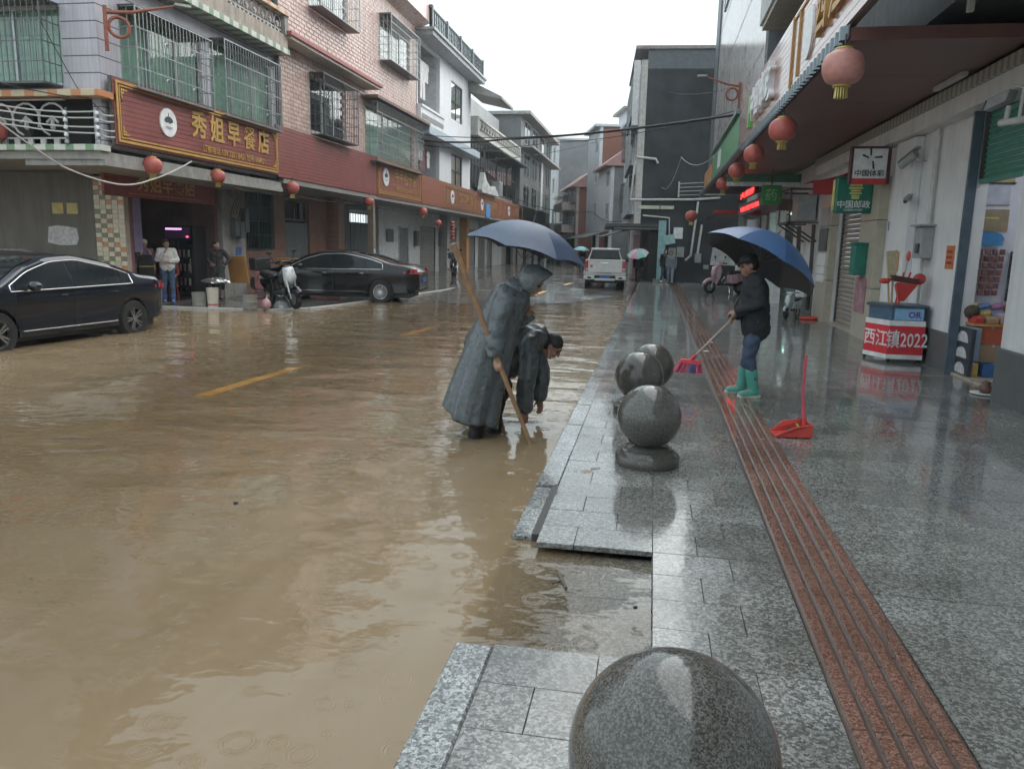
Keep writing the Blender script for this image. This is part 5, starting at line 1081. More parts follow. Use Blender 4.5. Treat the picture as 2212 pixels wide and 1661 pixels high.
        for xd in (.1, -.95): obj('door_handle', B().tube([(xd, s*(hw(xd, .83)+.012), .83),(xd+.06, s*(hw(xd, .83)+.028), .833),(xd+.17, s*(hw(xd, .83)+.012), .835)], .012, 6), M_CHROME if rimm is M_RIM else paint, t, smooth=True)
        obj('sill_trim', B().tube([(x, s*(hw(x, .33)+.004), .33) for x in [-.95+i*.19 for i in range(11)]], .009, 6), M_CHROME, t)
        mr = obj('wing_mirror', B().ell((.82, s*1.02, 1.0), .085, .115, .075, 16, 10), paint, t, smooth=True); obj('mirror_glass', B().ell((.765, s*1.02, 1.0), .035, .095, .06), M_CGL, mr, smooth=True); obj('mirror_arm', B().tube([(.86, s*.88, .95),(.85, s*.97, .98)], .025, 8), M_TRIM2, mr)
        obj('tail_lamp', B().add([(x, s*(hw(x, z)+.006), z) for x in (-H+.05,-H+.2,-H+.42) for z in (.84, .9 if x > -H+.3 else .97)], [(0,2,3,1),(2,4,5,3)]), M_TAIL, t); obj('tail_lamp_wrap', B().box(-H-.012,-H+.05,min(s*.35,s*.72),max(s*.35,s*.72),.83,.9), M_TAIL, t)
        obj('head_lamp', B().add([(x, s*(hw(x, z)+.006), z) for x in (H-.45,H-.25,H-.12) for z in (.64, .7)], [(0,2,3,1),(2,4,5,3)]), M_HEAD, t)
    def top_patch(nm_, x0, x1, f, m):
        pb = B(); vs = []; nx = 8
        for i in range(nx+1):
            x = x0+(x1-x0)*i/nx; zt = smooth_tab(top, x, .1); ye = hw(x, zt-.09)-.16
            for j in range(7): q = -1+j/3; vs.append((x, q*ye*f, zt+.028-.016*q*q))
        pb.add(vs, [(i*7+j, (i+1)*7+j, (i+1)*7+j+1, i*7+j+1) for i in range(nx) for j in range(6)]); obj(nm_, pb, m, t, smooth=True)
    top_patch('windscreen', .42, 1.18, 1.03, M_CGL); top_patch('rear_window', -H+.78, -H+1.75, 1.0, M_CGL)
    obj('number_plate', B().box(-H-.02,-H+.02,-.22,.22,.6,.72), M_PLATE, t); obj('bumper_trim', B().box(-H-.005,-H+.2,-.6,.6,.36,.42), M_TRIM2, t)
    obj('grille', B().box(H-.05,H+.01,-.4,.4,.36,.5), M_TRIM2, t)
    WORLD[0] = True; return t
# near-left navy sedan heading towards us; second sedan parked square to the kerb
hd = math.atan2(10.23-12.98, -9.65+9.42)
mid = Vector((-9.53,11.6,0))+Vector((math.sin(hd)*1, -math.cos(hd)*1,0))*0
nrm = Vector((-math.sin(hd), math.cos(hd), 0))
sedan('parked_car', 'dark navy sedan at the left edge, its near wheels in the flood water', Matrix.Translation(Vector((-9.56,11.55,-.15))-nrm*.9) @ Matrix.Rotation(hd, 4, 'Z') @ Matrix.Scale(1.05, 4), M_NAVY, 4.65, M_DRIM, 5)
sedan('parked_car', 'black sedan with silver multi-spoke wheels parked across the left kerb behind the scooter', Matrix.Translation((-9.4,22.65,-.1)) @ Matrix.Rotation(math.pi+.1, 4, 'Z') @ Matrix.Scale(1.05, 4), M_BLK, 4.95, M_RIM, 16, wb=2.85)

def pickup(M):
    WORLD[0] = False
    t = thing('pickup_truck', 'white pickup truck driving away down the wet road', 'pickup truck', M=M)
    Wt = mat('white_truck_paint', (.62,.6,.58), .25, var=.08, coat=.6)
    # x forward; rear face at x = 0
    obj('cargo_bed', B().box(.04,1.5,-.82,.82,.6,1.2).box(.05,1.49,-.85,.85,.68,1.05), Wt, t, bevel=.03); obj('tailgate', B().box(-.02,.04,-.70,.70,.72,1.22), Wt, t, bevel=.02)
    obj('tailgate_rail', B().box(-.035,.05,-.80,.80,1.2,1.25), Wt, t, bevel=.01); obj('tailgate_handle', B().box(-.05,-.02,-.14,.14,1.08,1.13), M_CHROME, t, bevel=.008)
    for s in (-1, 1):
        l = obj('tail_lamp', B().box(-.03,.1,min(s*.68,s*.83),max(s*.68,s*.83),.78,1.2), M_TAIL, t, bevel=.02); obj('reverse_lens', B().box(-.035,-.02,min(s*.7,s*.81),max(s*.7,s*.81),.82,.9), M_HEAD, l)
    obj('cab', B().loft([[(1.5,-.78,.5),(1.5,.78,.5),(1.5,.76,1.12),(1.5,.56,1.66),(1.5,-.56,1.66),(1.5,-.76,1.12)],[(3.3,-.8,.5),(3.3,.8,.5),(3.3,.78,1.12),(3.0,.58,1.68),(3.0,-.58,1.68),(3.3,-.78,1.12)],[(5.0,-.74,.5),(5.0,.74,.5),(5.0,.7,.95),(3.9,.62,1.1),(3.9,-.62,1.1),(5.0,-.7,.95)]]), Wt, t, bevel=.04)
    obj('rear_window', B().add([(1.485,-.62,1.2),(1.485,.62,1.2),(1.485,.5,1.59),(1.485,-.5,1.59)], [(0,1,2,3)]), M_CGL, t); obj('window_surround', B().prism([(-.7,1.12),(.7,1.12),(.54,1.62),(-.54,1.62)], 0, 1.49, 1.498), M_TRIM2, t)
    obj('roof_spoiler', B().box(1.45,1.7,-.6,.6,1.64,1.7), Wt, t, bevel=.02)
    for s in (-1, 1): obj('side_window', B().add([(1.7,s*.76,1.16),(2.9,s*.765,1.16),(2.75,s*.61,1.58),(1.8,s*.60,1.58)], [(0,1,2,3)]), M_CGL, t); obj('wing_mirror', B().box(2.95,3.1,min(s*.85,s*1.05),max(s*.85,s*1.05),1.1,1.28), M_TRIM2, t, bevel=.03)
    bp = B().box(-.14,.04,-.86,-.42,.44,.6).box(-.14,.04,.42,.86,.44,.6).box(-.12,.04,-.42,.42,.4,.5); obj('bumper', bp, Wt, t, bevel=.03); obj('bumper_step', B().box(-.1,.0,-.4,.4,.5,.6), M_TRIM2, t); obj('number_plate', B().box(-.125,-.1,-.22,.22,.5,.6), M_PLATE, t)
    for s in (-1, 1): obj('fog_lamp', B().box(-.15,-.13,min(s*.55,s*.7),max(s*.55,s*.7),.49,.56), M_TRIM2, t); obj('fender', B().box(.5,1.5,min(s*.8,s*.88),max(s*.8,s*.88),.6,.8), Wt, t, bevel=.04)
    obj('sticker', B().box(-.026,-.02,.5,.6,.93,1.03), mat('orange_sticker', (.5,.16,.06), .5), t)
    obj('underbody', B().box(.1,4.6,-.6,.6,.3,.5), M_TRIM2, t)
    for xw in (.95, 4.0):
        for s in (-1, 1): wheel(t, xw, s*.7, .34, .34, .22, s, M_RIM, 6)
    WORLD[0] = True
pickup(Matrix.Translation((-1.92,32.0,-.075)) @ Matrix.Rotation(R(90+4), 4, 'Z'))

def scooter(name, lab, M, body, accent, box=None, s=1.0):
    WORLD[0] = False
    t = thing(name, lab, 'scooter', M=M @ Matrix.Scale(s, 4))
    for xw in (.62, -.6): 
        w = obj('wheel', B().lathe([(.13,-.05),(.19,-.055),(.23,-.03),(.23,.03),(.19,.055),(.13,.05)], n=24, cap=False).xf(Matrix.Translation((xw,0,.23)) @ Matrix.Rotation(R(90), 4, 'X')), M_TYRE, t, smooth=2); obj('hub', B().tube([(xw,-.04,.23),(xw,.04,.23)], .14, 16), M_DRIM, w)
    obj('front_mudguard', B().tube([(.62+.26*math.cos(a),0,.23+.26*math.sin(a)) for a in [R(20+i*14) for i in range(10)]], .065, 8), body, t, smooth=True)
    obj('fork', B().tube([(.62,.09,.23),(.5,.09,.7)], .025, 8).tube([(.62,-.09,.23),(.5,-.09,.7)], .025, 8), M_CHROME, t)
    sh = B().loft([[(.34,-.06,.32),(.42,-.06,.3),(.42,.06,.3),(.34,.06,.32)],[(.30,-.17,.55),(.46,-.1,.56),(.46,.1,.56),(.30,.17,.55)],[(.26,-.19,.78),(.50,-.12,.8),(.50,.12,.8),(.26,.19,.78)],[(.27,-.12,.97),(.44,-.09,.98),(.44,.09,.98),(.27,.12,.97)]]); obj('leg_shield', sh, body, t, bevel=.03)
    obj('front_panel', B().loft([[(.46,-.11,.5),(.53,.0,.49),(.46,.11,.5)],[(.50,-.165,.7),(.60,0,.7),(.50,.165,.7)],[(.45,-.13,.93),(.56,0,.95),(.45,.13,.93)]]), accent, t, smooth=True)
    obj('head_lamp', B().ell((.50,0,.86), .05, .1, .06), M_HEAD, t, smooth=True)
    obj('handlebar_cover', B().loft([[(.24,-.2,1.0),(.24,.2,1.0),(.42,.14,1.0),(.42,-.14,1.0)],[(.24,-.18,1.07),(.24,.18,1.07),(.4,.12,1.08),(.4,-.12,1.08)]]), body, t, bevel=.02)
    obj('handlebar', B().tube([(.22,-.36,1.06),(.3,0,1.04),(.22,.36,1.06)], .018, 8), M_TRIM2, t)
    for y_ in (-.26,.26): m_ = obj('mirror', B().ell((.26,y_*1.15,1.27), .015, .06, .05), M_TRIM2, t, smooth=True); obj('mirror_stem', B().tube([(.28,y_*.9,1.07),(.26,y_*1.15,1.24)], .008, 6), M_TRIM2, m_)
    obj('footboard', B().box(-.16,.36,-.16,.16,.3,.38), M_TRIM2, t, bevel=.03)
    obj('rear_body', B().loft([[(-.14,-.12,.36),(-.14,.12,.36),(-.14,.13,.66),(-.14,-.13,.66)],[(-.4,-.17,.36),(-.4,.17,.36),(-.4,.17,.7),(-.4,-.17,.7)],[(-.75,-.12,.5),(-.75,.12,.5),(-.75,.12,.74),(-.75,-.12,.74)],[(-.9,-.06,.6),(-.9,.06,.6),(-.9,.06,.74),(-.9,-.06,.74)]]), body, t, bevel=.03)
    obj('seat', B().loft([[(-.1,-.1,.67),(-.1,.1,.67),(-.1,.09,.75),(-.1,-.09,.75)],[(-.35,-.15,.7),(-.35,.15,.7),(-.35,.13,.79),(-.35,-.13,.79)],[(-.78,-.11,.74),(-.78,.11,.74),(-.78,.09,.84),(-.78,-.09,.84)]]), M_TRIM2, t, bevel=.03)
    obj('tail_lamp', B().box(-.92,-.88,-.06,.06,.63,.7), M_TAIL, t); obj('exhaust', B().tube([(-.3,-.18,.28),(-.8,-.2,.32)], .05, 10), M_DRIM, t, smooth=2)
    obj('stand', B().tube([(-.1,.1,.3),(-.05,.24,.03)], .014, 6), M_CHROME, t); obj('crash_bar', B().tube([(.3,.2,.45),(.2,.24,.6),(.1,.2,.42),(.2,.22,.34),(.3,.2,.45)], .012, 6), M_CHROME, t)
    if box: obj('top_box', B().box(-1.05,-.7,-.2,.2,.82,1.12), box, t, bevel=.04)
    WORLD[0] = True; return t
M_SCW = mat('white_scooter_panel', (.62,.65,.68), .25, coat=.5)
scooter('parked_scooter', 'black electric scooter with white front panel parked by the left kerb', Matrix.Translation((-9.35,18.75,-.02)) @ Matrix.Rotation(R(-36), 4, 'Z') @ Matrix.Rotation(R(6), 4, 'X'), M_BLK, M_SCW, M_TRIM2, 1.12)
scooter('parked_scooter', 'pink scooter parked near the pharmacy behind the man with the umbrella', Matrix.Translation((2.75,31.2,.0)) @ Matrix.Rotation(R(-150), 4, 'Z'), mat('pink_scooter_paint', (.5,.27,.3), .3, coat=.5), mat('pink_scooter_front', (.55,.33,.36), .3, coat=.5), None, 1.1)
scooter('parked_scooter', 'pale blue and black scooter with a white box against the right wall', Matrix.Translation((3.55,20.9,.0)) @ Matrix.Rotation(R(-120), 4, 'Z'), mat('pale_blue_scooter', (.35,.5,.53), .3, coat=.5), M_SCW, M_SCW, .62)
GRM = 'motorbikes parked in the far arcades'
for x, y, a, lab, m_ in ((-10.4,40.5,-70,'black motorbike parked by the left arcade shutters',M_BLK),(.15,44,-95,'dark motorbike parked under the far arcade beside the turquoise pillar',M_BLK),(-.5,46.5,-80,'silver motorbike parked behind the far arcade pillar',M_SCW)):
    o_ = scooter('motorbike', lab, Matrix.Translation((x,y,-.04)) @ Matrix.Rotation(R(a), 4, 'Z'), m_, m_, M_TRIM2 if x < -5 else None, 1.1); o_['group'] = GRM; o_['category'] = 'motorbike'
# ================================================================ people
M_SKIN = mat('skin', (.36,.20,.14), .5, var=.12, scale=20); M_SKIN2 = mat('tanned_skin', (.25,.125,.08), .5, var=.12, scale=20); M_HAIR = mat('black_hair', (.012,.011,.011), .5, var=.3, scale=60); M_EYE = mat('eye_dark', (.02,.015,.012), .3); M_LIP = mat('lip', (.25,.09,.08), .5)
V = Vector
def hand_shape(b, w, d, n, side, curl=.5, spread=.16, s=1.0):
    """palm, four fingers of different length with knuckle bends, thumb leaving the side of the palm. w wrist, d direction, n palm normal"""
    d = V(d).normalized(); n = (V(n)-d*V(n).dot(d)).normalized(); a = d.cross(n)*side; w = V(w)
    for i, (off, L) in enumerate(((.030,.075),(.010,.085),(-.010,.080),(-.028,.062))):
        kn = w+(d*.085+a*off)*s; b.cap(w+(d*.012+a*off*.6)*s, kn, .0145*s, .0118*s, 8)
        dd = (d+a*off*spread*6).normalized(); p = kn; ang = 0
        for j, f in enumerate((.42,.33,.25)):
            ang += curl*(.7 if j == 0 else 1.0); v = dd*math.cos(ang)+n*math.sin(ang); q = p+v*L*f*s; b.cap(p, q, (.0096-.001*j)*s, (.0088-.001*j)*s, 8); p = q
    t0 = w+(d*.025+a*.026)*s; v = (d*.62+a*.6+n*.35*(.4+curl)).normalized(); t1 = t0+v*.042*s; v2 = (d*.8+a*.15+n*(.3+curl*.6)).normalized(); b.cap(t0, t1, .0135*s, .0115*s, 8); b.cap(t1, t1+v2*.034*s, .0108*s, .009*s, 8)
def head_shapes(c, rot, sk):
    """returns builder for head and neck front features in the frame rot (x forward, z up) at c, plus eyes, mouth"""
    b = B(); P = lambda x, y, z: V(c)+rot @ V((x, y, z))
    b.ell(P(-.012,0,.03), .098, .076, .092, 18, 12, rot); b.ell(P(.018,0,-.035), .07, .062, .085, 16, 10, rot); b.ell(P(.045,0,-.088), .036, .036, .028, 12, 8, rot)
    b.cap(P(.085,0,.012), P(.106,0,-.028), .011, .0155, 8); b.ell(P(.07,0,.03), .028, .055, .014, 12, 6, rot); b.ell(P(.083,0,-.062), .014, .026, .012, 10, 6, rot)
    for s in (1, -1): b.ell(P(-.008,s*.078,-.006), .022, .010, .034, 8, 6, rot); b.ell(P(.058,s*.036,-.028), .028, .024, .026, 10, 6, rot)
    return b, P
def person(name, lab, M, J, clothes, skin=None, hair='short', hairm=None, vox=.011, head_rot=(0,0,0), hands=((.4,1),(.4,1)), extra=None, grp=None, palm=None, s=1.0, face=True):
    """J: joints in local frame (x forward, y left, z up). clothes: list of (name, material, fn(builder, J)). One continuous skin mesh, clothing as children"""
    WORLD[0] = False; skin = skin or M_SKIN; hairm = hairm or M_HAIR
    t = thing(name, lab, 'person', M=M @ Matrix.Scale(s, 4), group=grp)
    hr = Matrix.Rotation(head_rot[2], 3, 'Z') @ Matrix.Rotation(head_rot[1], 3, 'Y') @ Matrix.Rotation(head_rot[0], 3, 'X')
    b, P = head_shapes(J['head'], hr, skin); nk = V(J['neck']); b.cap(nk, P(-.02,0,-.06), .058, .052)
    cap = b.cap; ch, pv = V(J['chest']), V(J['pelvis'])
    cap(nk-V((0,0,.02)), ch, .07, .11); cap(ch, pv, .115, .115)
    for i, q in enumerate('LR'):
        sg = 1 if q == 'L' else -1; S, E, Wr = V(J['sh'+q]), V(J['el'+q]), V(J['wr'+q])
        cap(nk-V((0,0,.03)), S, .05, .052); cap(S, E, .048, .040); cap(E, Wr, .039, .027)
        pn = V(palm[i]) if palm else V((-(E-Wr).z, 0, 0))+V((0,-sg,0)); hand_shape(b, Wr, J.get('hd'+q, (Wr-E)), pn, sg, hands[i][0], s=1.0)
        Hp, K, A, T = V(J['hip'+q]), V(J['kn'+q]), V(J['an'+q]), V(J.get('toe'+q, V(J['an'+q])+V((.15,0,-.05))))
        cap(pv, Hp, .1, .085); cap(Hp, K, .078, .052); cap(K, A, .05, .034); cap(A, T, .036, .032)
    me = remesh(b, vox, 3, 'body'); body = link('body', me, skin, t)
    if face:
        eb = B()
        for q in (1, -1): eb.ell(P(.079,q*.031,.004), .012, .014, .009, 8, 6, hr); eb.ell(P(.087,q*.032,.026), .008, .02, .004, 8, 5, hr)
        obj('eyes', eb, M_EYE, t, smooth=True); obj('mouth', B().ell(P(.094,0,-.064), .007, .024, .0055, 10, 5, hr), M_LIP, t, smooth=True)
    if hair:
        hb = B(); hb.ell(P(-.022,0,.045), .104, .084, .088, 16, 10, hr); hb.ell(P(-.05,0,-.005), .07, .082, .075, 14, 8, hr)
        if hair == 'long': hb.ell(P(-.07,0,-.06), .06, .085, .11, 14, 9, hr)
        if hair == 'bun': hb.ell(P(-.12,0,.06), .05, .05, .05, 10, 8, hr)
        link('hair', remesh(hb, vox*.9, 2, 'hair'), hairm, t)
    for nm, m_, fn in clothes:
        cb_ = B(); fn(cb_, J); cm_ = remesh(cb_, vox*1.05, 2, nm); amp = .0 if 'boot' in nm or 'shoe' in nm else .0055
        if amp:
            for v, nn_ in zip(cm_.vertices, [q_.normal.copy() for q_ in cm_.vertices]):
                c_ = v.co; v.co += nn_*amp*(math.sin(c_.z*34+c_.y*21+2.5*math.sin(c_.x*17+c_.z*9))+.7*abs(math.sin(c_.z*52-c_.x*33+c_.y*14))-.3)
        link(nm, cm_, m_, t)
    if extra: extra(t, P, hr, J)
    WORLD[0] = True; return t
def c_top(r=1.0, sleeve=1.0, hem=.0):
    def f(b, J):
        nk, ch, pv = V(J['neck']), V(J['chest']), V(J['pelvis']); up = (ch-pv).normalized()
        for o_ in (.05, -.05): b.cap(ch+V((0,o_,.02)), pv+V((0,o_*1.1,0))-up*hem, .125*r, .128*r)
        b.cap(nk-V((0,0,.035)), ch, .075*r, .12*r)
        for q in 'LR':
            S, E, Wr = V(J['sh'+q]), V(J['el'+q]), V(J['wr'+q]); b.cap(nk-V((0,0,.04)), S, .068*r, .07*r); b.cap(S, E, .068*r, .056*r); b.cap(ch, S, .1*r, .07*r)
            if sleeve > 0: b.cap(E, E.lerp(Wr, sleeve), .056*r, .046*r)
    return f
def c_legs(r=1.0, upto=1.0, flare=1.0):
    def f(b, J):
        pv = V(J['pelvis']); b.cap(V(J['hipL'])+V((0,-.01,.03)), V(J['hipR'])+V((0,.01,.03)), .118*r, .118*r); b.cap(pv, pv-V((0,0,.04)), .12*r, .12*r)
        for q in 'LR':
            Hp, K, A = V(J['hip'+q]), V(J['kn'+q]), V(J['an'+q]); b.cap(Hp, K, .096*r, .072*r*flare); b.cap(K, K.lerp(A, upto), .071*r*flare, .058*r*flare)
    return f
def c_shoes(h=.0, r=1.0):
    def f(b, J):
        for q in 'LR':
            K, A, T = V(J['kn'+q]), V(J['an'+q]), V(J.get('toe'+q, V(J['an'+q])+V((.15,0,-.05)))); b.cap(A-V((.03,0,.035)), T+V((0,0,-.01)), .05*r, .044*r)
            if h: b.cap(A-V((0,0,.02)), A.lerp(K, h), .058*r, .07*r)
    return f
def stand(h=1.66, **k):
    f = h/1.7; J = dict(pelvis=(0,0,.96), chest=(0,0,1.26), neck=(-.01,0,1.45), head=(.02,0,1.585), shL=(0,.175,1.41), shR=(0,-.175,1.41), elL=(-.03,.235,1.13), elR=(-.03,-.235,1.13), wrL=(.03,.24,.89), wrR=(.03,-.24,.89),
        hipL=(0,.095,.9), hipR=(0,-.095,.9), knL=(.02,.1,.5), knR=(.02,-.1,.5), anL=(-.02,.105,.09), anR=(-.02,-.105,.09))
    J.update(k); return J
def umbrella(name, lab, apex, axis, Rr, dp, mats, shaft=.78, inner=None, spin=0, handle=True, grp=None):
    """eight cloth panels stretched over curved ribs; local z runs up the shaft, apex at the origin"""
    ax = V(axis).normalized(); Mx = Matrix.Translation(apex) @ V((0,0,1)).rotation_difference(ax).to_matrix().to_4x4() @ Matrix.Rotation(spin, 4, 'Z')
    WORLD[0] = False; t = thing(name, lab, 'umbrella', M=Mx, group=grp); n, mr = 8, 9
    prof = lambda q: -dp*(q**2.1)
    pb = B(); vs = []; na = 7
    for i in range(mr+1):
        q = i/mr
        for j in range(na):
            s_ = -1+2*j/(na-1); a = s_*math.pi/n; edge = 1-abs(s_)
            r_ = Rr*q*(1-.085*q*math.sin(edge*math.pi/2)); z = prof(q)+.03*q*q*math.sin(edge*math.pi/2)*(1 if q > .9 else .25)
            vs.append((r_*math.cos(a), r_*math.sin(a), z))
    pb.add(vs, [(i*na+j, (i+1)*na+j, (i+1)*na+j+1, i*na+j+1) for i in range(mr) for j in range(na-1)])
    mes = []
    for m_ in mats: me = pb.mesh('canopy_panel', True); me.materials.append(m_); mes.append(me)
    rm = B().tube([(Rr*q/8*.99, 0, prof(q/8)-.006) for q in range(9)], .0035, 5).mesh('rib'); rm.materials.append(M_DFR)
    sm_ = B().tube([(.02,0,-.34),(Rr*.52,0,prof(.52)-.008)], .003, 5).mesh('stretcher'); sm_.materials.append(M_DFR)
    for k_ in range(n):
        for nm, me, off in (('canopy_panel', mes[k_ % len(mes)], 0), ('rib', rm, math.pi/n), ('stretcher', sm_, math.pi/n)):
            o = bpy.data.objects.new(nm, me); COL.objects.link(o); o.parent = t; o.rotation_euler = (0, 0, 2*math.pi*k_/n+off)
    obj('shaft', B().tube([(0,0,-shaft),(0,0,.0)], .007, 8), M_DFR, t); obj('ferrule', B().tube([(0,0,-.01),(0,0,.03),(0,0,.085)], [.016,.010,.004], 8), M_DFR, t)
    if handle: obj('handle', B().tube([(0,0,-shaft+.06),(0,0,-shaft)]+[(.05-.05*math.cos(a), 0, -shaft-.05*math.sin(a)) for a in [R(i*20) for i in range(1, 10)]]+[(.1,0,-shaft+.02)], .011, 8), M_TRIM2, t, smooth=True)
    WORLD[0] = True; return t
def cloth_mat(name, out_c, in_c=None, rough=.5, wet=.35):
    k = N(name); P = k.pos(); f = k.noise(P, 7, 4); c = k.mix(f, tuple(x*.8 for x in out_c), tuple(x*1.15 for x in out_c))
    if in_c: c = k.mix(k.n('NewGeometry').outputs['Backfacing'], c, in_c)
    p = k.bsdf(Base_Color=c, Roughness=rough); p.inputs['Coat Weight'].default_value = wet; p.inputs['Coat Roughness'].default_value = .25
    k.t.links.new(k.n('Bump', {'Strength': .25, 'Distance': .01, 'Height': k.noise(P, 25, 3)}).outputs[0], p.inputs['Normal']); return k.m
k = N('wet_grey_raincoat'); P = k.pos(objspace=True)
wr = k.n('TexVoronoi', {'Vector': k.n('Mapping', {0: k.n('VectorMath', {0: P, 1: k.n('VectorMath', {0: k.n('TexNoise', {'Vector': P, 'Scale': 4., 'Detail': 2}).outputs['Color'], 'Scale': .25}, operation='SCALE').outputs[0]}, operation='ADD').outputs[0], 3: (1,1,.6)}).outputs[0], 'Scale': 5.}, feature='DISTANCE_TO_EDGE').outputs[0]
hgt = k.math('ADD', k.math('MULTIPLY', k.math('MINIMUM', wr, .25), .6), k.math('MULTIPLY', k.noise(P, 9, 4, .6, 1.5), .9))
p = k.bsdf(Base_Color=k.mix(k.noise(P, 3, 4), (.07,.086,.096), (.118,.138,.148)), Roughness=k.ramp(k.noise(P, 6, 3), [(.3,(.2,)*3),(.7,(.4,)*3)])); p.inputs['Coat Weight'].default_value = .3; p.inputs['Coat Roughness'].default_value = .2
k.t.links.new(k.n('Bump', {'Strength': .55, 'Distance': .05, 'Height': hgt}).outputs[0], p.inputs['Normal']); M_COAT = k.m; M_COAT2 = k.m.copy(); M_COAT2.name = 'shaded_wet_raincoat'
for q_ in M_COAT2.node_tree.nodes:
    if q_.bl_idname == 'ShaderNodeMix': q_.inputs[6].default_value = (.045,.055,.06,1); q_.inputs[7].default_value = (.08,.095,.10,1)  # bending man's darker copy of the coat: shade and wet put into its colour
M_BLKC = mat('black_cloth', (.014,.015,.018), .8, var=.25, scale=12); M_JEAN = mat('blue_jeans', (.045,.085,.16), .8, var=.3, scale=9); M_DJEAN = mat('dark_jeans', (.028,.045,.085), .8, var=.3, scale=9); M_WOOD = mat('worn_bamboo', (.25,.135,.065), .6, var=.3, scale=14)
M_WELL = mat('black_wellington', (.012,.012,.013), .35)

# ---- standing person in the long grey raincoat
def coat_loft(rings, n=56, pleat=.0, seed=0, cap=True):
    rnd = random.Random(seed); ph = [rnd.uniform(0, 6.28) for _ in range(6)]; out = []
    for (cx, cy, cz, rx, ry, tilt, pl, dip) in rings:
        ring = []
        for i in range(n):
            a = 2*math.pi*i/n; tri = lambda q: 2*abs(2*((q/6.2832) % 1)-1)-1; m_ = 1+pl*(.5*tri(5*a+ph[0]+cz*.8)+.4*tri(8*a+ph[1]-cz*1.4)+.2*math.sin(13*a+ph[2]))
            x_, y_ = rx*m_*math.cos(a), ry*m_*math.sin(a); ring.append((cx+x_, cy+y_, cz+tilt*x_+dip*math.sin(3*a+ph[3])))
        out.append(ring)
    return B().loft(out, cap)
def interp_rings(keys, n):
    out = []
    for i in range(n+1):
        u = i/n*(len(keys)-1); j = min(int(u), len(keys)-2); s = u-j
        k0, k1, k2, k3 = keys[max(j-1,0)], keys[j], keys[j+1], keys[min(j+2,len(keys)-1)]
        out.append(tuple(.5*((2*b_)+(c_-a_)*s+(2*a_-5*b_+4*c_-d_)*s*s+(3*b_-a_-3*c_+d_)*s**3) for a_, b_, c_, d_ in zip(k0, k1, k2, k3)))
    return out
O = V((-1.48, 6.95, -.2))
J = stand(1.66, pelvis=(.02,0,.93), chest=(.16,0,1.26), neck=(.30,0,1.47), head=(.415,0,1.57), shL=(.24,.18,1.45), shR=(.22,-.19,1.43), elL=(.30,.22,1.17), wrL=(.36,.16,1.27), elR=(.13,-.27,1.14), wrR=(.16,-.28,.91), hdR=(.15,-.2,-.6), hipL=(-.02,.1,.88), hipR=(-.04,-.1,.88), knL=(.08,.11,.48), knR=(-.02,-.12,.48), anL=(.06,.12,.1), anR=(-.06,-.12,.1))
def coat_extra(t, P, hr, J):
    keys = [(.30,0,1.50,.09,.10,-.5,.0,0),(.255,0,1.465,.15,.19,-.5,.01,0),(.19,0,1.36,.175,.235,-.35,.015,0),(.10,0,1.14,.20,.25,-.22,.035,0),(.02,0,.88,.225,.27,-.2,.055,0),(-.055,0,.62,.24,.29,-.22,.08,.004),(-.10,0,.42,.252,.305,-.28,.105,.012),(-.12,0,.31,.256,.31,-.36,.12,.02)]
    rg = interp_rings(keys, 26); inner = [(a, b_, c_+.02, rx-.012, ry-.012, tl, pl, dp) for a, b_, c_, rx, ry, tl, pl, dp in reversed(rg)]
    link('raincoat', coat_loft(rg+inner, 120, seed=3, cap=False).mesh('raincoat', True), M_COAT, t)
    for q in 'LR':
        S, E, Wr = V(J['sh'+q]), V(J['el'+q]), V(J['wr'+q]); sg = 1 if q == 'L' else -1; pts = [S+V((.0,-sg*.10,.05)), S+V((0,sg*.01,.012)), S.lerp(E,.4), E, E.lerp(Wr,.5), Wr]; sb_ = B(); sb_.tube(pts+[Wr-(Wr-E)*.06], [.085,.105,.098,.09,.083,.08,.062], 20)
        me = modded(sb_, [('SUBSURF', dict(levels=2, render_levels=2))], name='sleeve')
        for v in me.vertices:
            p = v.co; w = .010*math.sin(p.z*46+p.x*20+2*math.sin(p.y*30))+.006*math.sin(p.z*80-p.x*40); d = p-S.lerp(Wr, max(0, min(1, (S.z-p.z)/max(.05, S.z-Wr.z)))); d.normalize(); v.co += d*w
        link('sleeve', me, M_COAT, t)
    hb = B(); hd = V(J['head']); rg = []; tip = R(24)
    for i in range(15):                                   # hood: closed round back, open front with a stiff peak
        u = i/14; th = R(8)+u*R(112); xx = -.135*math.cos(th)*1.0; rr = .142*math.sin(th)**.75 if u < .8 else .142*(math.sin(th)**.75)+.0
        ring = []
        for k_ in range(27):
            a = R(-125+k_*250/26); top_ = max(0, math.cos(a)); x_ = xx+.075*max(0, u-.55)/.45*top_; y_ = rr*.98*math.sin(a); z_ = rr*math.cos(a)*(1.0 if math.cos(a) > 0 else 1.35)+.02
            ring.append((hd.x+.005+x_*math.cos(tip)+z_*math.sin(tip), y_, hd.z+z_*math.cos(tip)-x_*math.sin(tip)))
        rg.append(ring)
    hb.loft(rg, cap=False, close=False); o_ = link('hood', hb.mesh('hood', True), M_COAT, t); md = o_.modifiers.new('thick', 'SOLIDIFY'); md.thickness = .008; md2 = o_.modifiers.new('sub', 'SUBSURF'); md2.levels = 1; md2.render_levels = 1
    obj('hood_neck', B().tube([(.24,0,1.44),(.28,0,1.50),(.33,0,1.545)], [.14,.125,.12], 20), M_COAT, t, smooth=True)
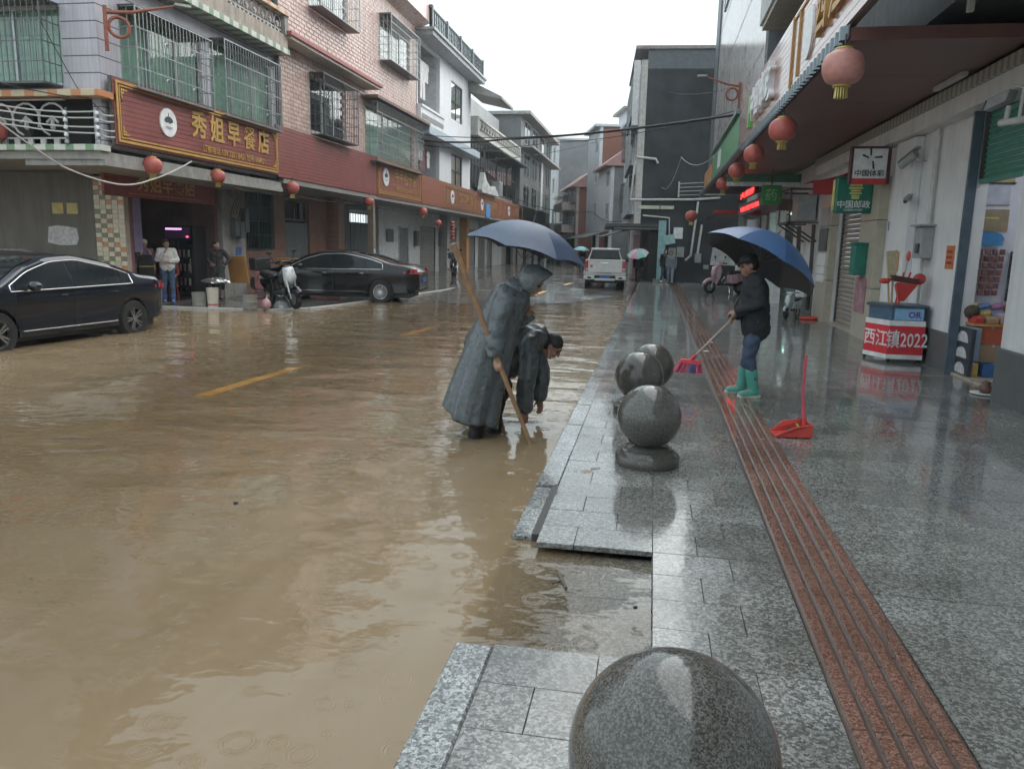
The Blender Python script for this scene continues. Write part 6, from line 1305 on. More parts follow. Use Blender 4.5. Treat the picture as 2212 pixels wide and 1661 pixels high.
person('person', 'person in a long grey raincoat and hood standing in the flood leaning on a pole', Matrix.Translation(O), J, [('trousers', M_BLKC, c_legs(1.05, .9, 1.2)), ('boots', M_WELL, c_shoes(.5, 1.15))], vox=.010, head_rot=(0, R(28), 0), hair=None, hands=((1.0,1),(1.05,1)), palm=((.2,-1,0),(.3,1,0)), extra=coat_extra)
t = thing('bamboo_pole', 'long worn wooden pole leaning across the grey raincoat into the water', 'pole', (-1.02, 6.72, -.2)); obj('shaft', B().tube([(-1.70,6.60,1.69),(-1.52,6.62,1.23),(-1.32,6.655,.73),(-1.15,6.69,.3),(-.95,6.73,-.19)], [.026,.0245,.023,.021,.019], 10), M_WOOD, t, smooth=2)
obj('cut_end', B().tube([(-1.70,6.60,1.69),(-1.704,6.60,1.70)], .027, 10), mat('pale_cut_wood', (.5,.36,.2), .7), t)
M_UMB = cloth_mat('slate_blue_umbrella_cloth', (.022,.052,.115), (.012,.03,.07), .5, .12)
umbrella('umbrella', 'slate blue umbrella held above the person in the grey raincoat', (-1.10, 7.2, 1.90), (.235,.07,.97), .60, .28, [M_UMB], shaft=.72, spin=.25)

# ---- man bending down in a grey raincoat
O2 = V((-1.57, 7.62, -.2))
J2 = stand(1.66, pelvis=(-.04,0,.92), chest=(.31,-.02,1.02), neck=(.51,-.03,1.01), head=(.63,-.03,.915), shL=(.43,.16,.98), shR=(.43,-.2,.95), elL=(.50,.16,.65), elR=(.42,-.27,.60), wrL=(.50,.1,.36), wrR=(.40,-.25,.31), hipL=(-.04,.1,.86), hipR=(-.04,-.1,.86), knL=(.12,.12,.48), knR=(.1,-.12,.48), anL=(.0,.13,.1), anR=(-.02,-.13,.1), hdL=(.1,0,-1), hdR=(.08,0,-1))
def bent_extra(t, P, hr, J):
    cb_ = B(); ch, pv, nk = V(J['chest']), V(J['pelvis']), V(J['neck'])
    for o_ in (.075,-.085): cb_.cap(nk+V((-.04,o_*.9,-.03)), ch+V((-.04,o_,-.02)), .12, .175); cb_.cap(ch+V((-.06,o_,-.01)), pv+V((-.03,o_*1.1,.0)), .18, .185); cb_.cap(pv+V((0,o_*1.1,-.05)), pv+V((-.03,o_*1.5,-.50)), .165, .20)
    cb_.cap(ch+V((-.02,-.05,-.12)), ch+V((-.08,-.06,-.34)), .13, .10); cb_.cap(ch+V((-.1,.0,-.15)), pv+V((.08,0,-.3)), .14, .15)
    for q in 'LR':
        S, E, Wr = V(J['sh'+q]), V(J['el'+q]), V(J['wr'+q]); cb_.cap(nk+V((-.08,0,-.05)), S, .10, .10); cb_.cap(S, E, .10, .088); cb_.cap(E, Wr.lerp(E,.12), .088, .082)
    me = remesh(cb_, .012, 2, 'raincoat')
    for v, nn_ in zip(me.vertices, [q_.normal.copy() for q_ in me.vertices]):
        p = v.co; v.co += nn_*(.007*math.sin(p.z*16+p.y*9+3*math.sin(p.x*7))+.005*abs(math.sin(p.z*24-p.x*21+p.y*6))+.003*math.sin(p.y*40+p.x*20))
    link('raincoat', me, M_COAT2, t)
    hb = B(); c = V(J['neck'])+V((-.05,0,.05)); hb.ell(c, .10, .13, .075, 18, 10, Matrix.Rotation(R(20), 3, 'Y')); hb.ell(c+V((.05,0,-.02)), .07, .12, .085, 18, 10)
    me = remesh(hb, .012, 2, 'hood')
    for v in me.vertices: p = v.co; v.co += V((0,0,1))*.008*math.sin(p.y*60+p.x*40)
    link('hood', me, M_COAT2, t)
    obj('drawstring', B().tube([c+V((.13,-.06,-.08)), c+V((.15,-.07,-.2)), c+V((.13,-.06,-.28))], .003, 5).tube([c+V((.13,-.03,-.08)), c+V((.16,-.03,-.18)), c+V((.17,-.04,-.26))], .003, 5), M_CL, t)
person('person', 'bareheaded man in a grey raincoat bending down to reach into the flood water', Matrix.Translation(O2), J2, [('trousers', M_BLKC, c_legs(1.05, .9, 1.2)), ('boots', M_WELL, c_shoes(.5, 1.15)), ('shirt', M_BLKC, c_top(.85))], skin=M_SKIN2, vox=.008, head_rot=(0, R(42), R(-6)), hands=((.35,1),(.35,1)), palm=((-.5,-1,0),(-.5,1,0)), extra=bent_extra)

# ---- man with broom and blue umbrella
O3 = V((1.2, 9.42, 0))
J3 = stand(1.64, pelvis=(.0,0,.92), chest=(.03,0,1.22), neck=(.06,0,1.40), head=(.12,0,1.515), shL=(.05,.18,1.36), shR=(.05,-.17,1.36), elL=(.03,.27,1.10), elR=(.02,-.24,1.09), wrL=(.23,.10,.99), wrR=(.20,-.04,.93), hdL=(.8,-.35,-.15), hdR=(.8,.3,-.3), hipL=(-.0,.095,.86), hipR=(.0,-.09,.86), knL=(.06,.11,.48), knR=(.02,-.1,.48), anL=(-.01,.13,.09), anR=(.08,-.11,.09), toeL=(.13,.16,.045), toeR=(.22,-.12,.045))
def cap_extra(t, P, hr, J):
    cb_ = B(); cb_.ell(P(-.015,0,.075), .108, .092, .062, 20, 10, hr); cb_.ell(P(.085,0,.055), .075, .07, .012, 16, 6, hr); link('cap', remesh(cb_, .008, 2, 'cap'), M_BLKC, t)
    c = B(); c.tube([V(J['shR'])+V((-.05,.02,.06)), V(J['chest'])+V((.13,-.02,.02)), V(J['pelvis'])+V((.12,.16,.05))], .008, 6); obj('bag_strap', c, M_TRIM2, t)
    for q in 'LR':
        A, T = V(J['an'+q]), V(J['toe'+q]); obj('boot_sole', B().cap(A-V((.04,0,.072)), T+V((.01,0,-.03)), .047, .043), mat('pale_sole', (.5,.5,.42), .6), t, smooth=True)
person('person', 'man in black jacket, jeans and green rubber boots sweeping under a blue umbrella', Matrix.Translation(O3) @ Matrix.Rotation(R(187), 4, 'Z'), J3, [('jacket', M_BLKC, c_top(1.2, .93, .13)), ('jeans', M_DJEAN, c_legs(1.02, .75, 1.02)), ('boots', mat('green_rubber_boot', (.055,.27,.21), .35, var=.1), c_shoes(.55, 1.05))], skin=M_SKIN2, vox=.009, head_rot=(0, R(16), R(4)), hands=((.95,1),(.95,1)), palm=((.2,-.5,-.9),(.2,.5,-.9)), extra=cap_extra)
M_UMB2 = cloth_mat('royal_blue_umbrella_cloth', (.04,.105,.245), (.012,.014,.018), .5, .15)
umbrella('umbrella', 'royal blue umbrella with black lining tilted over the man with the broom', (1.395, 9.60, 1.86), (.46,.17,.86), .72, .38, [M_UMB2], shaft=.92, spin=.6)
t = thing('broom', 'broom with red plastic head and wooden stick held by the man with the umbrella', 'broom', (.5, 9.6, .25)); a_, b_ = V((1.0,9.36,.98)), V((.53,9.55,.40)); d_ = (b_-a_).normalized()
obj('stick', B().tube([a_-d_*.12, b_], .012, 8), mat('pale_stick', (.4,.33,.26), .6), t); M_BRED = mat('red_plastic_broom', (.62,.03,.05), .4); M_BPNK = mat('pink_bristle', (.7,.06,.16), .7, var=.3, scale=80)
obj('socket', B().tube([b_-d_*.06, b_+d_*.03], [.018,.026], 10), M_BRED, t); obj('head_block', B().loft([[(.39,9.53,.385),(.62,9.53,.37),(.62,9.58,.37),(.39,9.58,.385)],[(.36,9.52,.33),(.64,9.52,.31),(.64,9.59,.31),(.36,9.59,.33)]]), M_BRED, t, bevel=.01)
br = B()
for i in range(70):
    x_ = .365+.27*random.random(); y_ = 9.525+.06*random.random(); br.tube([(x_,y_,.325),(x_+(x_-.5)*.35-.03,y_+random.uniform(-.02,.02),.21)], .004, 4)
obj('bristles', br, M_BPNK, t); bb_ = B()
for i in range(7): x_ = .50+.07*random.random(); y_ = 9.52+.01*random.random(); bb_.tube([(x_,y_,.32),(x_-.02,y_-.01,.22)], .005, 4)
obj('blue_bristles', bb_, mat('blue_bristle', (.03,.1,.3), .7), t)

# ---- women by the breakfast shop
def apron(t, P, hr, J):
    WORLD[0] = False; ab = B(); ab.loft([[(.165,-.14,1.3),(.165,.14,1.3),(.15,.14,1.3),(.15,-.14,1.3)],[(.175,-.19,1.0),(.175,.19,1.0),(.15,.19,1.0),(.15,-.19,1.0)],[(.17,-.2,.6),(.17,.2,.6),(.15,.2,.6),(.15,-.2,.6)]]); obj('apron', ab, M_BLKC, t)
    M_Y = mat('yellow_trim', (.6,.42,.06), .6); obj('apron_strap', B().tube([(.17,.13,1.3),(.13,.09,1.42),(0,.07,1.47)], .016, 6), M_Y, t); obj('apron_strap', B().tube([(.17,-.13,1.3),(.13,-.09,1.42),(0,-.07,1.47)], .016, 6), M_Y, t); obj('apron_trim', B().box(.176,.182,-.19,.19,.98,1.0), M_Y, t)
    cp_ = B(); cp_.ell(P(-.02,0,.05), .112, .095, .09, 16, 10, hr); link('head_cap', remesh(cp_, .012, 2, 'head_cap'), mat('grey_cap', (.42,.42,.42), .7), t)
GW = 'women watching from the breakfast shop'
person('person', 'woman in grey cap and yellow-trimmed black apron standing by the shop doorway', Matrix.Translation((-12.95,18.35,.0)) @ Matrix.Rotation(R(-40), 4, 'Z'), stand(1.56), [('blouse', mat('purple_blouse', (.13,.07,.16), .8), c_top(1.08, .25)), ('trousers', M_BLKC, c_legs(1.0)), ('shoes', M_BLKC, c_shoes())], vox=.014, s=.95, extra=apron, grp=GW)
person('person', 'woman in white knit top and blue jeans touching her chin outside the breakfast shop', Matrix.Translation((-12.55,18.7,-.02)) @ Matrix.Rotation(R(-55), 4, 'Z'), stand(1.64, elR=(.08,-.25,1.16), wrR=(.16,-.05,1.36), hdR=(.05,.4,.8), elL=(.05,.26,1.15), wrL=(.2,.0,1.12), hdL=(.3,-.9,.1)), [('sweater', mat('white_knit', (.68,.67,.64), .9), c_top(1.1, .75)), ('jeans', M_JEAN, c_legs(1.0, .95)), ('boots', mat('blue_rain_boot', (.03,.1,.3), .4), c_shoes(.3))], vox=.012, hair='bun', head_rot=(0, R(8), R(15)), s=.97, grp=GW)
person('person', 'woman in dark clothes with a hand on her hip beside the orange table', Matrix.Translation((-11.95,20.1,-.0)) @ Matrix.Rotation(R(-75), 4, 'Z'), stand(1.6, elL=(-.12,.34,1.18), wrL=(.02,.2,1.0), hdL=(.2,-.6,-.3), elR=(0,-.26,1.14), wrR=(.2,-.12,1.02), hdR=(.5,.6,0)), [('dress', mat('dark_pattern_cloth', (.03,.026,.026), .8, var=.5, scale=14), c_top(1.08, .8, .12)), ('skirt', MATS['dark_pattern_cloth'], c_legs(1.15, .3, 1.5)), ('shoes', M_BLKC, c_shoes())], vox=.013, hair='bun', head_rot=(0, 0, R(60)), s=.95, grp=GW)
sit = stand(1.6, pelvis=(0,0,.5), chest=(.02,0,.8), neck=(.03,0,.99), head=(.06,0,1.12), shL=(.02,.17,.95), shR=(.02,-.17,.95), elL=(.1,.22,.7), elR=(.1,-.22,.7), wrL=(.3,.14,.62), wrR=(.3,-.14,.62), hipL=(.02,.1,.48), hipR=(.02,-.1,.48), knL=(.4,.12,.48), knR=(.4,-.12,.48), anL=(.42,.12,.09), anR=(.5,-.12,.09))
person('person', 'seated person in a red top inside the breakfast shop doorway, behind the woman in white', Matrix.Translation((-13.2,19.75,.02)) @ Matrix.Rotation(R(-60), 4, 'Z'), sit, [('shirt', mat('dull_red_shirt', (.22,.03,.025), .8), c_top(1.05, .3)), ('trousers', M_BLKC, c_legs(1.0))], vox=.014, s=.97, grp=GW)
t = thing('plastic_stool', 'red plastic stool under the seated person in the shop doorway', 'stool', (-13.2,19.75,.02)); obj('seat', B().box(-13.38,-13.02,19.57,19.93,.34,.38), M_SR, t, bevel=.02)
for dx in (-.15,.15):
    for dy in (-.15,.15): obj('leg', B().tube([(-13.2+dx,19.75+dy,.02),(-13.2+dx*.85,19.75+dy*.85,.35)], .018, 6), M_SR, t)
# ---- far walkers and umbrella holders
GF = 'people far down the street'; wk = stand(1.68, knL=(.14,.1,.5), anL=(.2,.1,.12), knR=(-.02,-.1,.48), anR=(-.22,-.1,.14))
person('person', 'man in grey sweater and pale jeans walking towards us past the black building', Matrix.Translation((.82,38.0,0)) @ Matrix.Rotation(R(-95), 4, 'Z'), wk, [('sweater', mat('grey_sweater', (.13,.145,.165), .9), c_top(1.1, .9, .06)), ('jeans', mat('pale_jeans', (.16,.2,.27), .8), c_legs(1.0)), ('shoes', M_BLKC, c_shoes())], vox=.016, s=.92, grp=GF)
person('person', 'man in dark jacket walking just behind the man in the grey sweater', Matrix.Translation((.55,38.9,0)) @ Matrix.Rotation(R(-70), 4, 'Z'), wk, [('jacket', M_BLKC, c_top(1.1, .95, .05)), ('jeans', M_DJEAN, c_legs(1.0)), ('shoes', M_SW, c_shoes())], vox=.016, s=.95, grp=GF)
person('person', 'person in dark clothes walking away under a pink and green umbrella', Matrix.Translation((-.74,39.2,-.03)) @ Matrix.Rotation(R(85), 4, 'Z'), wk, [('jacket', M_BLKC, c_top(1.15, .95, .1)), ('trousers', M_BLKC, c_legs(1.05))], vox=.018, s=.86, grp=GF)
umbrella('umbrella', 'pink, white and green striped umbrella far down the street beyond the pickup', (-.80,39.05,1.56), (-.12,-.45,.88), .54, .23, [cloth_mat('pale_umbrella_cloth', (.45,.47,.48)), cloth_mat('pink_umbrella_cloth', (.5,.22,.3)), cloth_mat('mint_umbrella_cloth', (.12,.42,.36)), cloth_mat('grey_umbrella_cloth', (.35,.38,.4))], shaft=.7, spin=.4)
person('person', 'small distant person under a turquoise umbrella left of the pickup', Matrix.Translation((-4.2,47,.0)) @ Matrix.Rotation(R(-100), 4, 'Z'), stand(), [('jacket', M_BLKC, c_top(1.12, .9)), ('trousers', M_DJEAN, c_legs(1.0))], vox=.02, s=.9, grp=GF)
umbrella('umbrella', 'small turquoise umbrella in the distance left of the pickup', (-4.25,46.9,1.66), (.05,-.1,1), .5, .2, [cloth_mat('turquoise_umbrella_cloth', (.1,.42,.45))], shaft=.6)
# ================================================================ small things: breakfast shop front
def simple(name, lab, cat, b, m, grp=None, **k): return tag(obj(name, b, m, **k), lab, cat, grp)
fz = thing('drinks_fridge', 'tall black drinks fridge with purple-lit header inside the breakfast shop', 'fridge', (-13.3, 20.7, .02))
obj('cabinet', B().box(-13.78,-12.86,20.45,21.1,.02,2.02), M_TRIM2, fz, bevel=.015); obj('header', B().box(-13.74,-12.95,20.43,20.45,1.66,1.98), mat('purple_header', (.16,.05,.2), .4), fz); obj('header_lamp', B().box(-13.7,-13.2,20.42,20.43,1.9,1.95), glow('lamp_purple', (.75,.3,1), .9), fz); obj('status_light', B().box(-13.06,-13.0,20.42,20.43,1.7,1.73), glow('lamp_red', (1,.05,.1), 4), fz)
for x0, x1 in ((-13.74,-13.36),(-13.3,-12.92)): d = obj('door', B().box(x0,x1,20.42,20.448,.15,1.6), mat('fridge_glass', (.015,.015,.02), .08), fz); obj('handle', B().box(x1-.05,x1-.03,20.39,20.42,.7,1.1), M_ALU, d)
rr_ = random.Random(4)
for j in range(3):
    for i in range(6): x_ = -13.7+i*.14; obj('bottle', B().tube([(x_,20.405,.35+j*.4),(x_,20.405,.55+j*.4)], .03, 8), mat('bottle_%d' % (i % 3), ((.2,.05,.05),(.1,.12,.14),(.25,.22,.2))[i % 3], .3), fz)
for x0, y0, w_, h_, z_ in ((-16.9,18.3,.6,1.4,1.0),(-16.9,19.3,.5,1.2,1.2)): simple('menu_sheet', 'pale menu sheet on the dim back wall of the breakfast shop' + (' on the left' if y0 < 19 else ' on the right'), 'sheet', B().box(-16.99,-16.96,y0,y0+w_,z_,z_+h_), mat('lilac_sheet', (.35,.3,.45), .8))
simple('door_curtain', 'narrow lilac curtain at the left side of the shop doorway', 'curtain', B().box(-12.95,-12.9,17.92,18.25,1.3,2.7), mat('lilac_curtain', (.25,.2,.36), .8))
t = thing('work_table', 'low dark worktable with steel pans at the back of the breakfast shop', 'table', (-14.6,18.5,.02)); obj('tabletop', B().box(-15.2,-13.8,18.1,18.9,.8,.86), M_STEEL, t)
for x_ in (-15.1,-13.9):
    for y_ in (18.2,18.8): obj('leg', B().box(x_-.03,x_+.03,y_-.03,y_+.03,.02,.8), M_STEEL, t)
for i in range(2): obj('pan', B().lathe([(.2,0),(.24,.25),(.25,.26),(.23,.26),(.19,.02)], (-14.9+i*.6,18.5,.86), 16), M_ALU, t, smooth=True)
M_ORW = mat('orange_plywood', (.48,.22,.06), .45, var=.15, scale=3)
t = thing('folding_table', 'orange plywood folding table leaning upright beside the woman in dark clothes', 'table', (-11.8,20.9,0)); obj('tabletop', B().obox((-11.75,20.85,.82), (1,0,0), (0,.97,.24), (0,-.24,.97), .29, .02, .40), M_ORW, t, bevel=.008)
lg = B(); lg.tube([(-12.0,20.8,.42),(-11.85,20.75,0),(-11.6,20.75,0),(-11.5,20.8,.42)], .016, 6); obj('leg_frame', lg, M_ALU, t)
simple('folded_tabletop', 'orange tabletop propped behind the scooter against the pink wall', 'table', B().obox((-11.2,23.1,.93), (1,0,0), (0,.97,.24), (0,-.24,.97), .45, .02, .2), M_ORW, bevel=.008)
t = thing('crate_stack', 'stacked pinkish plastic crates beside the orange folding table', 'crates', (-11.3,21.6,0))
for i in range(3): obj('crate', B().box(-11.55,-11.1,21.4,21.85,-.02+i*.26,.22+i*.26), mat('pink_plastic_crate', (.36,.13,.14), .5), t, bevel=.015)
t = thing('foil_table', 'small round table covered with crumpled silver foil', 'table', (-11.75,19.65,0)); fo_ = B(); rg = []
for q, (r_, z_) in enumerate(((.02,.62),(.14,.615),(.26,.59),(.33,.54),(.35,.5))): rg.append([((-11.75)+r_*(1+.12*math.sin(5*a+q)+.06*math.sin(11*a))*math.cos(a), 19.65+r_*(1+.1*math.sin(4*a+q*2))*math.sin(a), z_+.015*math.sin(7*a+q*3)) for a in [2*math.pi*i/28 for i in range(28)]])
fo_.loft(rg, cap=False); obj('foil_cover', fo_, mat('silver_foil', (.6,.61,.62), .25, .8), t)
for a in (0,2.1,4.2): obj('leg', B().tube([(-11.75+.22*math.cos(a),19.65+.22*math.sin(a),-.03),(-11.75+.1*math.cos(a),19.65+.1*math.sin(a),.58)], .016, 6), M_DBAR, t)
M_DRUM = mat('grey_concrete_drum', (.2,.2,.175), .6, var=.2); prof = [(.16,0),(.165,.02),(.17,.14),(.178,.15),(.17,.16),(.172,.28),(.18,.29),(.172,.3),(.176,.44),(.184,.455),(.165,.455),(.155,.05)]
for x_, y_, lab in ((-11.3,18.1,'grey ribbed drum by the left kerb next to a cream bin'),(-9.72,17.75,'grey ribbed drum standing in shallow water next to the black scooter')): simple('drum', lab, 'drum', B().lathe(prof, (x_,y_,-.12), 24, cap=False), M_DRUM, 'grey drums on the left kerb', smooth=2)
t = thing('cream_bin', 'cream plastic bin with red stripe beside the grey drum', 'bin', (-11.0,18.2,-.1)); obj('body', B().lathe([(.12,0),(.15,.52),(.165,.53),(.14,.53),(.11,.05)], (-11.0,18.22,-.08), 24, cap=False), mat('cream_plastic', (.55,.5,.42), .5), t, smooth=2); obj('stripe', B().lathe([(.131,.1),(.133,.13)], (-11.0,18.22,-.08), 24, cap=False), M_SR, t)
t = thing('plastic_bag', 'small pink plastic bag between the grey drum and the scooter', 'bag', (-9.45,18.0,-.03)); me = remesh(B().ell((-9.45,18.05,.1), .13, .1, .14).cap((-9.45,18.05,.2),(-9.42,18.05,.3),.05,.02), .015, 3, 'bag'); link('bag_body', me, mat('pink_film', (.5,.27,.27), .4), t)
# ================================================================ right pavement things
M_PLR = mat('red_plastic_pan', (.55,.045,.035), .4)
t = thing('dustpan', 'red long-handled dustpan with litter standing on the wet pavement', 'dustpan', (1.38,7.45,0))
pan = B(); w_ = .165; Lp = .27; a0 = V((1.17,7.40,0)); ex = V((.97,.18,0)).normalized(); ey = V((-.18,.97,0)).normalized()
def dp_(u, v, z): q = a0+ex*u+ey*v; return (q.x, q.y, z)
vs = [dp_(0,-.10,.006), dp_(0.02,.12,.006), dp_(.33,.14,.012), dp_(.33,-.13,.012), dp_(.33,.14,.12), dp_(.33,-.13,.12), dp_(.15,.145,.10), dp_(.17,-.135,.10)]
pan.add(vs, [(0,3,2,1),(3,5,4,2),(1,2,4,6),(0,7,5,3)]); o_ = obj('pan', pan, M_PLR, t); md = o_.modifiers.new('thick', 'SOLIDIFY'); md.thickness = .008
obj('rim', B().tube([dp_(.0,-.10,.012), dp_(.17,-.135,.105), dp_(.33,-.13,.125), dp_(.33,.14,.125), dp_(.15,.145,.105), dp_(.02,.12,.012)], .007, 6), M_PLR, t); h0 = V(dp_(.30,.02,.10)); obj('handle', B().tube([h0, V((1.43,7.47,.4)), V((1.425,7.46,.755))], [.016,.0125,.0125], 10), mat('pink_red_handle', (.6,.06,.1), .4), t, smooth=2); obj('socket', B().tube([h0-V((0,0,.06)), h0+V((.005,0,.07))], .02, 10), M_PLR, t)
t = thing('litter', 'dark plastic scraps and green leaves lying in the red dustpan', 'litter', dp_(.22,0,.02)); rr_ = random.Random(2)
for i in range(6): c = V(dp_(.17+rr_.random()*.1,-.07+rr_.random()*.12,.04)); obj('scrap', B().ell(c, .035, .028, .03, 7, 5, Matrix.Rotation(rr_.random()*3, 3, 'X')), M_TRIM2 if i < 4 else M_CL, t)
for i in range(5): c = V(dp_(.2+rr_.random()*.1,-.05+rr_.random()*.12,.07)); d = V((rr_.uniform(-1,1), rr_.uniform(-1,1), .5)).normalized(); n_ = d.cross(V((0,0,1))); obj('leaf', B().add([c, c+d*.04+n_*.014, c+d*.085, c+d*.04-n_*.014], [(0,1,2,3)]), mat('leaf_green', (.15,.32,.06), .6), t)
# banner counter with brooms
t = thing('banner_counter', 'hexagonal glass counter wrapped in a red banner reading 西江镇2022', 'counter', (3.9,13.3,0)); PL = [(3.46,13.5),(3.68,12.98),(4.2,12.98),(4.24,13.6),(3.6,13.75)]
obj('lower_case', B().prism(PL, 2, .06, .66), mat('counter_grey', (.3,.32,.34), .4), t); obj('glass_case', B().prism([(3.49,13.5),(3.69,13.0),(4.18,13.0),(4.22,13.58),(3.62,13.72)], 2, .66, .86), mat('case_inside', (.05,.1,.16), .15, coat=.5), t); obj('top_frame', B().prism([(3.44,13.5),(3.67,12.96),(4.22,12.96),(4.26,13.62),(3.6,13.78)], 2, .86, .9), mat('dark_blue_frame', (.03,.06,.09), .4), t)
for x_, y_ in PL[:4]: obj('caster', B().ell((x_+(.04 if x_ < 3.8 else -.04), y_+.05, .03), .03), M_TRIM2, t, smooth=True)
M_BAN = mat('red_banner', (.58,.02,.03), .55, var=.1); e1 = (V((3.68,12.98,0))-V((3.46,13.5,0))).normalized(); n1 = V((e1.y,-e1.x,0))
bn_ = B()
for z0, z1, kk in ((.13,.58,0),):
    bn_.add([(3.46+n1.x*.006,13.5+n1.y*.006,z0),(3.68+n1.x*.006,12.972,z0),(4.2,12.972,z0),(4.2,12.972,z1),(3.68+n1.x*.006,12.972,z1),(3.46+n1.x*.006,13.5+n1.y*.006,z1)], [(0,1,4,5),(1,2,3,4)])
obj('banner', bn_, M_BAN, t)
for z0, z1 in ((.06,.13),(.58,.66)): obj('banner_border', B().add([(3.46+n1.x*.008,13.5+n1.y*.008,z0),(3.68+n1.x*.008,12.97,z0),(4.2,12.97,z0),(4.2,12.97,z1),(3.68+n1.x*.008,12.97,z1),(3.46+n1.x*.008,13.5+n1.y*.008,z1)], [(0,1,4,5),(1,2,3,4)]), M_CL, t)
text('镇2022', .30, M_CL, t, (3.95,12.966,.35), (1,0,0), (0,0,1), extrude=.002, offset=.003, sx=.68); text('西江', .28, M_CL, t, (3.57+n1.x*.012,13.24+n1.y*.012,.35), e1, (0,0,1), extrude=.002, offset=.003)
obj('blue_carton', B().box(3.74,4.16,12.985,12.995,.67,.85), mat('light_blue_carton', (.2,.42,.68), .5), t); text('OR', .13, mat('purple_print', (.08,.03,.2), .5), t, (4.03,12.98,.75), (1,0,0), (0,0,1), extrude=.001, offset=.004)
t = thing('broom_bundle', 'bundle of brooms and red dustpans standing on the banner counter', 'brooms', (3.85,13.3,.9)); M_STR = mat('straw', (.45,.36,.22), .8, var=.3, scale=40)
obj('straw_broom', B().loft([[(3.66,13.25,1.3),(3.78,13.25,1.28),(3.78,13.3,1.28),(3.66,13.3,1.3)],[(3.6,13.24,1.72),(3.76,13.24,1.74),(3.76,13.31,1.74),(3.6,13.31,1.72)]]), M_STR, t)
for x0, x1 in ((3.72,3.66),(3.76,3.74),(3.82,3.9),(3.86,4.0)): obj('stick', B().tube([(x0,13.3,.9),(x1,13.3,1.4)], .016, 6), mat('yellow_wood', (.5,.36,.18), .6) if x0 < 3.8 else M_PLR, t)
obj('upturned_dustpan', B().loft([[(3.68,13.12,1.36),(4.1,13.12,1.3),(4.1,13.45,1.3),(3.68,13.45,1.36)],[(3.72,13.15,1.26),(4.05,13.15,1.22),(4.05,13.4,1.22),(3.72,13.4,1.26)]]), mat('dark_maroon_pan', (.07,.02,.02), .5), t, bevel=.01); obj('dustpan_body', B().loft([[(3.76,13.13,1.25),(4.08,13.13,1.22),(4.05,13.4,1.2),(3.8,13.4,1.2)],[(3.84,13.2,.95),(3.92,13.2,.95),(3.92,13.3,.95),(3.84,13.3,.95)]]), M_PLR, t, bevel=.01)
me = remesh(B().ell((4.12,13.25,1.3), .1, .08, .09), .015, 2, 'mop_head'); link('mop_head', me, M_SR, t); link('brush', remesh(B().ell((3.6,13.2,1.26), .09, .05, .045), .012, 2, 'brush'), M_PLR, t); link('bottle_brush', remesh(B().ell((3.94,13.3,1.65), .035, .03, .09), .012, 2, 'bottle_brush'), M_PLR, t); obj('stick', B().tube([(3.9,13.3,1.3),(3.94,13.3,1.6)], .012, 6), M_ALU, t)
t = thing('paper_bag', 'orange and cream paper packet pinned on the wall behind the brooms', 'packet', (4.28,14.9,1.4)); obj('packet', B().box(4.13,4.15,14.5,14.75,1.38,1.72), mat('orange_packet', (.5,.25,.08), .6), t)
# grocery goods on the inner side wall (faces us through the doorway)
Y = 12.25; GG = 'goods in the corner grocery shop'
t = thing('framed_certificate', 'white framed certificate on the grocery side wall', 'frame', (4.65,Y,2.4)); obj('sheet', B().box(4.45,4.86,Y-.02,Y,2.4,2.66), mat('bluish_paper', (.5,.53,.62), .4), t); obj('frame_edge', B().box(4.44,4.87,Y-.018,Y-.004,2.385,2.4), M_GREY, t)
t = thing('framed_certificate', 'gold framed certificate just below the green shutter', 'frame', (4.65,Y,2.7)); obj('sheet', B().box(4.46,4.9,Y-.02,Y,2.7,2.95), mat('gold_paper', (.42,.33,.14), .5), t); obj('frame_edge', B().box(4.44,4.92,Y-.022,Y-.004,2.68,2.7), M_DFR, t)
t = thing('brass_plaque', 'brass plaque on the grocery side wall below the white certificate', 'plaque', (4.65,Y,2.0)); obj('plate', B().box(4.4,4.88,Y-.02,Y,2.03,2.33), mat('brass_plate', (.42,.33,.2), .35, .5), t); obj('engraving', B().box(4.55,4.75,Y-.022,Y-.02,2.2,2.22), mat('bright_brass', (.7,.6,.1), .3), t)
t = thing('snack_display', 'hanging display of small brown and green snack packets under a blue header card', 'snack display', (4.65,Y,1.1)); hp = [(4.48,1.83),(4.83,1.83),(4.84,1.93),(4.8,1.99),(4.7,2.02),(4.6,2.02),(4.5,1.99),(4.47,1.93)]; obj('header_card', B().prism(hp, 1, Y-.06, Y-.05), mat('blue_card', (.05,.22,.5), .4), t)
PKM = [mat('packet_brown', (.2,.09,.075), .4, var=.4, scale=30), mat('packet_green', (.12,.2,.09), .4, var=.4, scale=30), mat('packet_maroon', (.16,.06,.07), .4, var=.4, scale=30)]
for i in range(5):
    for j in range(7): x0 = 4.42+i*.095-.006*j; z0 = 1.74-j*.095; obj('packet', B().cbox(-.036,.036,-.04,.04,0,.022,.012).xf(Matrix.Translation((x0+.04,Y-.05,z0)) @ Matrix.Rotation(R(90), 4, 'X')), PKM[1 if i == 0 else (2 if (i+j) % 3 == 0 else 0)], t)
t = thing('snack_display', 'darker snack rack at the right edge of the grocery doorway', 'snack display', (5.1,Y,1.0)); obj('back_card', B().box(4.96,5.3,Y-.03,Y-.02,1.05,1.75), M_DBAR, t)
for i in range(3):
    for j in range(6): obj('packet', B().cap((4.99+i*.1,Y-.06,1.68-j*.11),(5.04+i*.1,Y-.06,1.68-j*.11),.04,.04,6), mat('packet_dark', (.06,.06,.06), .4, var=.5, scale=30), t)
t = thing('goods_shelf', 'wooden shelf of snack trays above the stacked boxes in the grocery', 'shelf', (4.8,12,.7)); obj('board', B().box(4.42,5.4,11.75,12.22,.72,.755), M_ORW, t)
